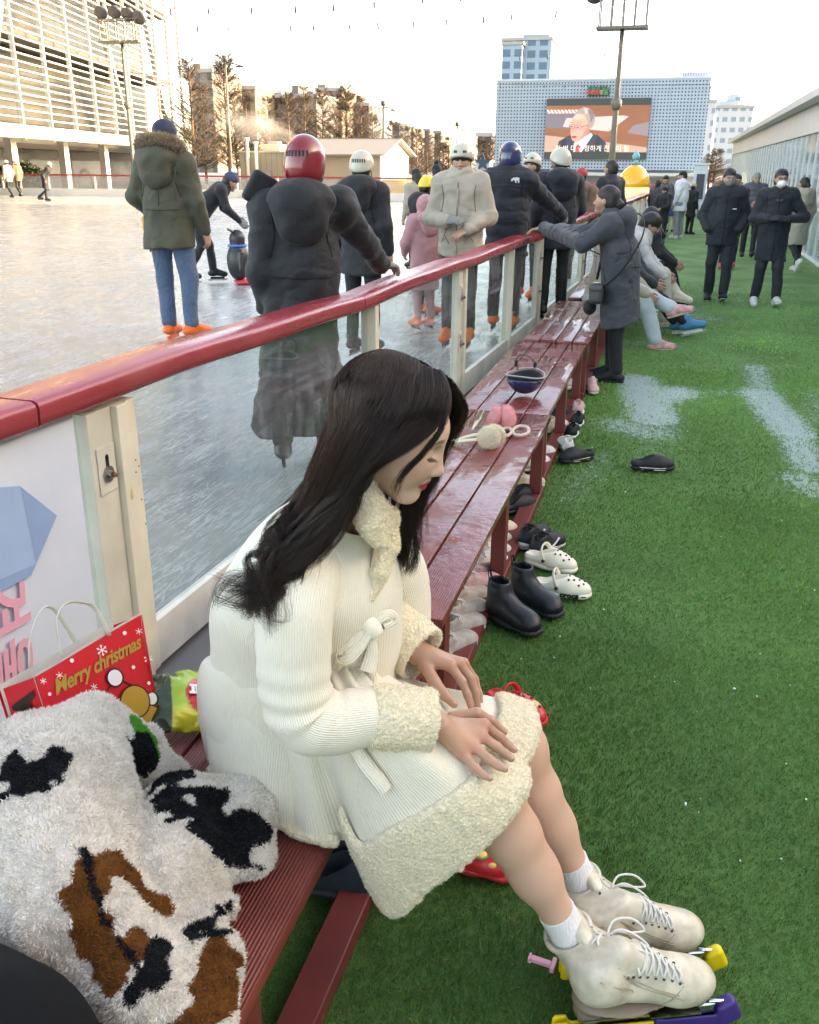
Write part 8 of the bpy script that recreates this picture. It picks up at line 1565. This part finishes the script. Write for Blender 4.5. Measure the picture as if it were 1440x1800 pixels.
# ---- socks and figure skates
sock = M('sock_white', (.74, .72, .70), .9, bump=.5, bscale=260, stretch=(1, 1, .12)); bootm = M('skate_leather', (.60, .53, .40), .38, var=.22, vscale=28, bump=.10, bscale=60, coat=.15); lacem = M('lace_white', (.72, .69, .62), .8, bump=.3, bscale=400); eyem = M('eyelet', (.05, .045, .04), .4); solem = M('sole_brown', (.22, .17, .12), .5); chrome = M('blade_chrome', (.75, .75, .76), .12, metal=1)
gy, gpu = M('guard_yellow', (.80, .58, .02), .4, bump=.1, bscale=80), M('guard_purple', (.050, .025, .17), .4, bump=.1, bscale=80)
def fskate(heel, toe, an, kn_, gcols, lab):
    h = A(heel, float); e = A(toe, float); d = e-h; rz = math.atan2(d[1], d[0]); s = np.linalg.norm(d[:2])/.282; pt = -math.asin(np.clip((d[2])/np.linalg.norm(d), -.4, .4))
    Rm = rotm(0, 0, rz) @ rotm(0, pt, 0); Tm = lambda V: h+(np.asarray(V)*s) @ Rm.T
    def pu(nm, VQ, m, par, sm=True): return obj(nm, Tm(VQ[0]), VQ[1], m, par, sm, world=True)
    # local z: guard bottom 0, sole .078 (ball) / .105 (heel)
    al = ((A(an)-h) @ Rm)/s; kl = nrm(((A(kn_)-h) @ Rm)/s-al); top = al-kl*.026
    up = [cone((.050, 0, .150), (.20, .002, .118), .040, .040, k=.03), ell((.228, .003, .118), (.058, .046, .042), k=.03), cone((.048, 0, .140), (.052, 0, .165), .041, .040, k=.03), cone((.055, 0, .165), tuple(top), .041, .046, k=.03), cone((.088, 0, .208), (.186, 0, .152), .028, .028, k=.03), slab((0, 0, .108), (.11, 0, 1), k=.006)]
    up += [cone(tuple(top-kl*.01), tuple(top+kl*.10), .0385, .043, op='s', k=.006), slab(tuple(top+A([0, 0, .004])), tuple(-kl), k=.006)]
    UV_ = sdf(up, .0042); UVt = UV_[0]
    def snap(p, side=0):
        d_ = (UVt[:, 0]-p[0])**2+(UVt[:, 2]-p[2])**2+((UVt[:, 1]-p[1])**2 if side == 0 else (UVt[:, 1]*side < 0)*9.); q_ = UVt[np.argsort(d_)[:6]]; return q_.mean(0)
    u = pu('skate', sdf(up, .0042, lambda P: .0010*SN(60, seed=9)(P)), bootm, wm); u['label'] = lab
    pu('tongue', sdf([cone(tuple(al+A([.034, 0, -.035])), tuple(al+A([.034, 0, -.008])), .028, .026, flat=.30, fdir=(.85, 0, .4)), cone(tuple(al+A([.036, 0, -.02])), (.15, 0, .182), .030, .02, flat=.35, fdir=(.55, 0, .83))], .004), bootm, u)
    pu('sole', sdf([cone((.045, 0, .100), (.10, 0, .096), .026, .020, flat=.20, fdir=(0, 0, 1)), cone((.10, 0, .096), (.225, .003, .084), .020, .031, flat=.13, fdir=(0, 0, 1), k=.02), cone((.040, 0, .075), (.043, 0, .090), .030, .033, k=.01), ell((.250, .003, .086), (.018, .022, .006), k=.015)], .004), solem, u)
    mb = MB().box((.02, -.0025, .028), (.295, .0025, .052)); mb.bar((.045, 0, .0525), (.045, 0, .072), .008, .05, up=(1, 0, 0)).bar((.20, 0, .0525), (.20, 0, .072), .008, .05, up=(1, 0, 0)).box((.012, -.03, .0725), (.085, .03, .0765)).box((.15, -.035, .0705), (.25, .035, .0735)); V = np.concatenate(mb.V); obj('blade', Tm(V), mb.F, chrome, u, False, world=True)
    pu('toe_pick', tubeq([(.280, 0, .062), (.300, 0, .058), (.322, 0, .058)], .004, 8), chrome, u)
    g1 = sdf([bx((.075, 0, .018), (.10, .0115, .018), .006), bx((-.012, 0, .026), (.018, .013, .026), .008, k=.008), bx((.075, 0, .03), (.12, .004, .03), .001, op='s')], .0045); g2 = sdf([bx((.245, 0, .018), (.072, .0115, .018), .006), bx((.322, 0, .036), (.022, .0145, .028), .010, k=.012, rot=rotm(0, -.45, 0)), bx((.245, 0, .045), (.055, .004, .03), .001, op='s')], .0045)
    pu('blade_guard', g1, gcols[0], u); pu('blade_guard', g2, gcols[1], u)
    # lacing on the instep
    V = A(up[0][1]) if False else None
    a0 = al-kl*.018+A([.040, 0, -.012]); a1 = A([.198, 0, .166]); nn = nrm(np.cross((0, 1, 0), a1-a0)); nn = nn if nn[2] > 0 else -nn
    th = .72; yv = A([0, math.cos(th), math.sin(th)]); nn = nrm(nn*math.cos(th)-A([0, math.sin(th), 0])); sh_ = A([0, -.020, -.004]); a0 = a0+sh_; a1 = a1+sh_
    mb = MB(); eb = MB(); R = 10
    def on(p, o): return snap(p+nn*.030)+nn*o
    for i in range(R):
        t = i/(R-1); p = a0+(a1-a0)*t; q = a0+(a1-a0)*min(1.06, t+.095); w_ = .027-.006*t
        for sg in (-1, 1):
            mb.tube(spline([on(p+yv*(sg*w_), .0005), on(p*.7+q*.3+yv*(sg*w_*.45), .0030), on((p+q)/2, .0036+.001*sg), on(p*.3+q*.7-yv*(sg*w_*.45), .0030), on(q-yv*(sg*w_), .0005)], 16), .0023, 6)
            e_ = on(p+yv*(sg*(w_+.004)), 0); ev, ef = tube([e_-nn*.003, e_+nn*.0013], .0031, 8); obj('eyelet', Tm(ev), ef, eyem, u, True, world=True)
    la = obj('lace', Tm(np.concatenate(mb.V)), mb.F, lacem, u, True, world=True)
    k0 = on(a0+(a1-a0)*.10, .008); mb = MB(); 
    for lp in ([(0, 0, 0), (.02, -.03, .012), (.055, -.045, .004), (.075, -.042, -.012), (.06, -.034, -.016), (.02, -.012, -.002), (0, 0, 0)], [(0, 0, 0), (.02, .02, .016), (.06, .030, .006), (.085, .024, -.018), (.06, .014, -.012), (.02, .004, .004), (0, 0, 0)], [(0, 0, 0), (.012, -.028, -.008), (.03, -.052, -.035), (.05, -.058, -.06)], [(0, 0, 0), (.03, .0, .012), (.07, -.012, -.008), (.09, -.028, -.035)]): mb.tube(spline([k0+A(q) for q in lp], 30), .0024, 6)
    obj('lace_bow', Tm(np.concatenate(mb.V)), mb.F, lacem, u, True, world=True)
    for pts in ([(.085, .190), (.115, .160), (.160, .138), (.205, .124)], [(.040, .185), (.075, .170), (.105, .150), (.100, .125), (.060, .112)], [(.165, .104), (.185, .128), (.205, .150)], [(.075, .205), (.100, .178), (.150, .150), (.195, .134)]):   # stitched seams
        for sd_ in (-1, 1):
            P = spline([snap((x, 0, z_), sd_)+A([0, sd_*.0008, 0]) for x, z_ in pts], 26); pu('seam', tubeq(P, .0013, 5), M('seam_tan', (.40, .33, .22), .6), u)
    al0 = al; al = al-kl*.020
    rim = [al0+kl*(-.024)+nrm(np.cross(kl, (0, 1, 0)))*(.0455*math.cos(a))+A([0, .0455*math.sin(a), 0]) for a in np.linspace(0, 6.283, 40)]; pu('collar_rim', tubeq(rim, .0055, 8), bootm, u)
hN, tN, hF, tF = A(atz(1000, 1765, .105)), A(atz(1250, 1742, .105)), A(atz(1010, 1660, .105)), A(atz(1232, 1650, .105))
hN[2] = tN[2] = hF[2] = tF[2] = 0.012
fskate(hN, tN, aN, kN, (gy, gpu), 'near white figure skate with purple and yellow blade guard'); fskate(hF, tF, aF, kF, (gy, gy), 'far white figure skate with yellow blade guard')
for a_, k_ in ((aN, kN), (aF, kF)):
    d = nrm(k_-a_); V, Q = tubeq(spline([a_-d*.075, a_-d*.02, a_+d*.015, a_+d*.034], 24), np.interp(np.linspace(0, 1, 24), [0, .5, 1], [.041, .0385, .0395]), 44); obj('sock', V, Q, sock, wm, world=True)
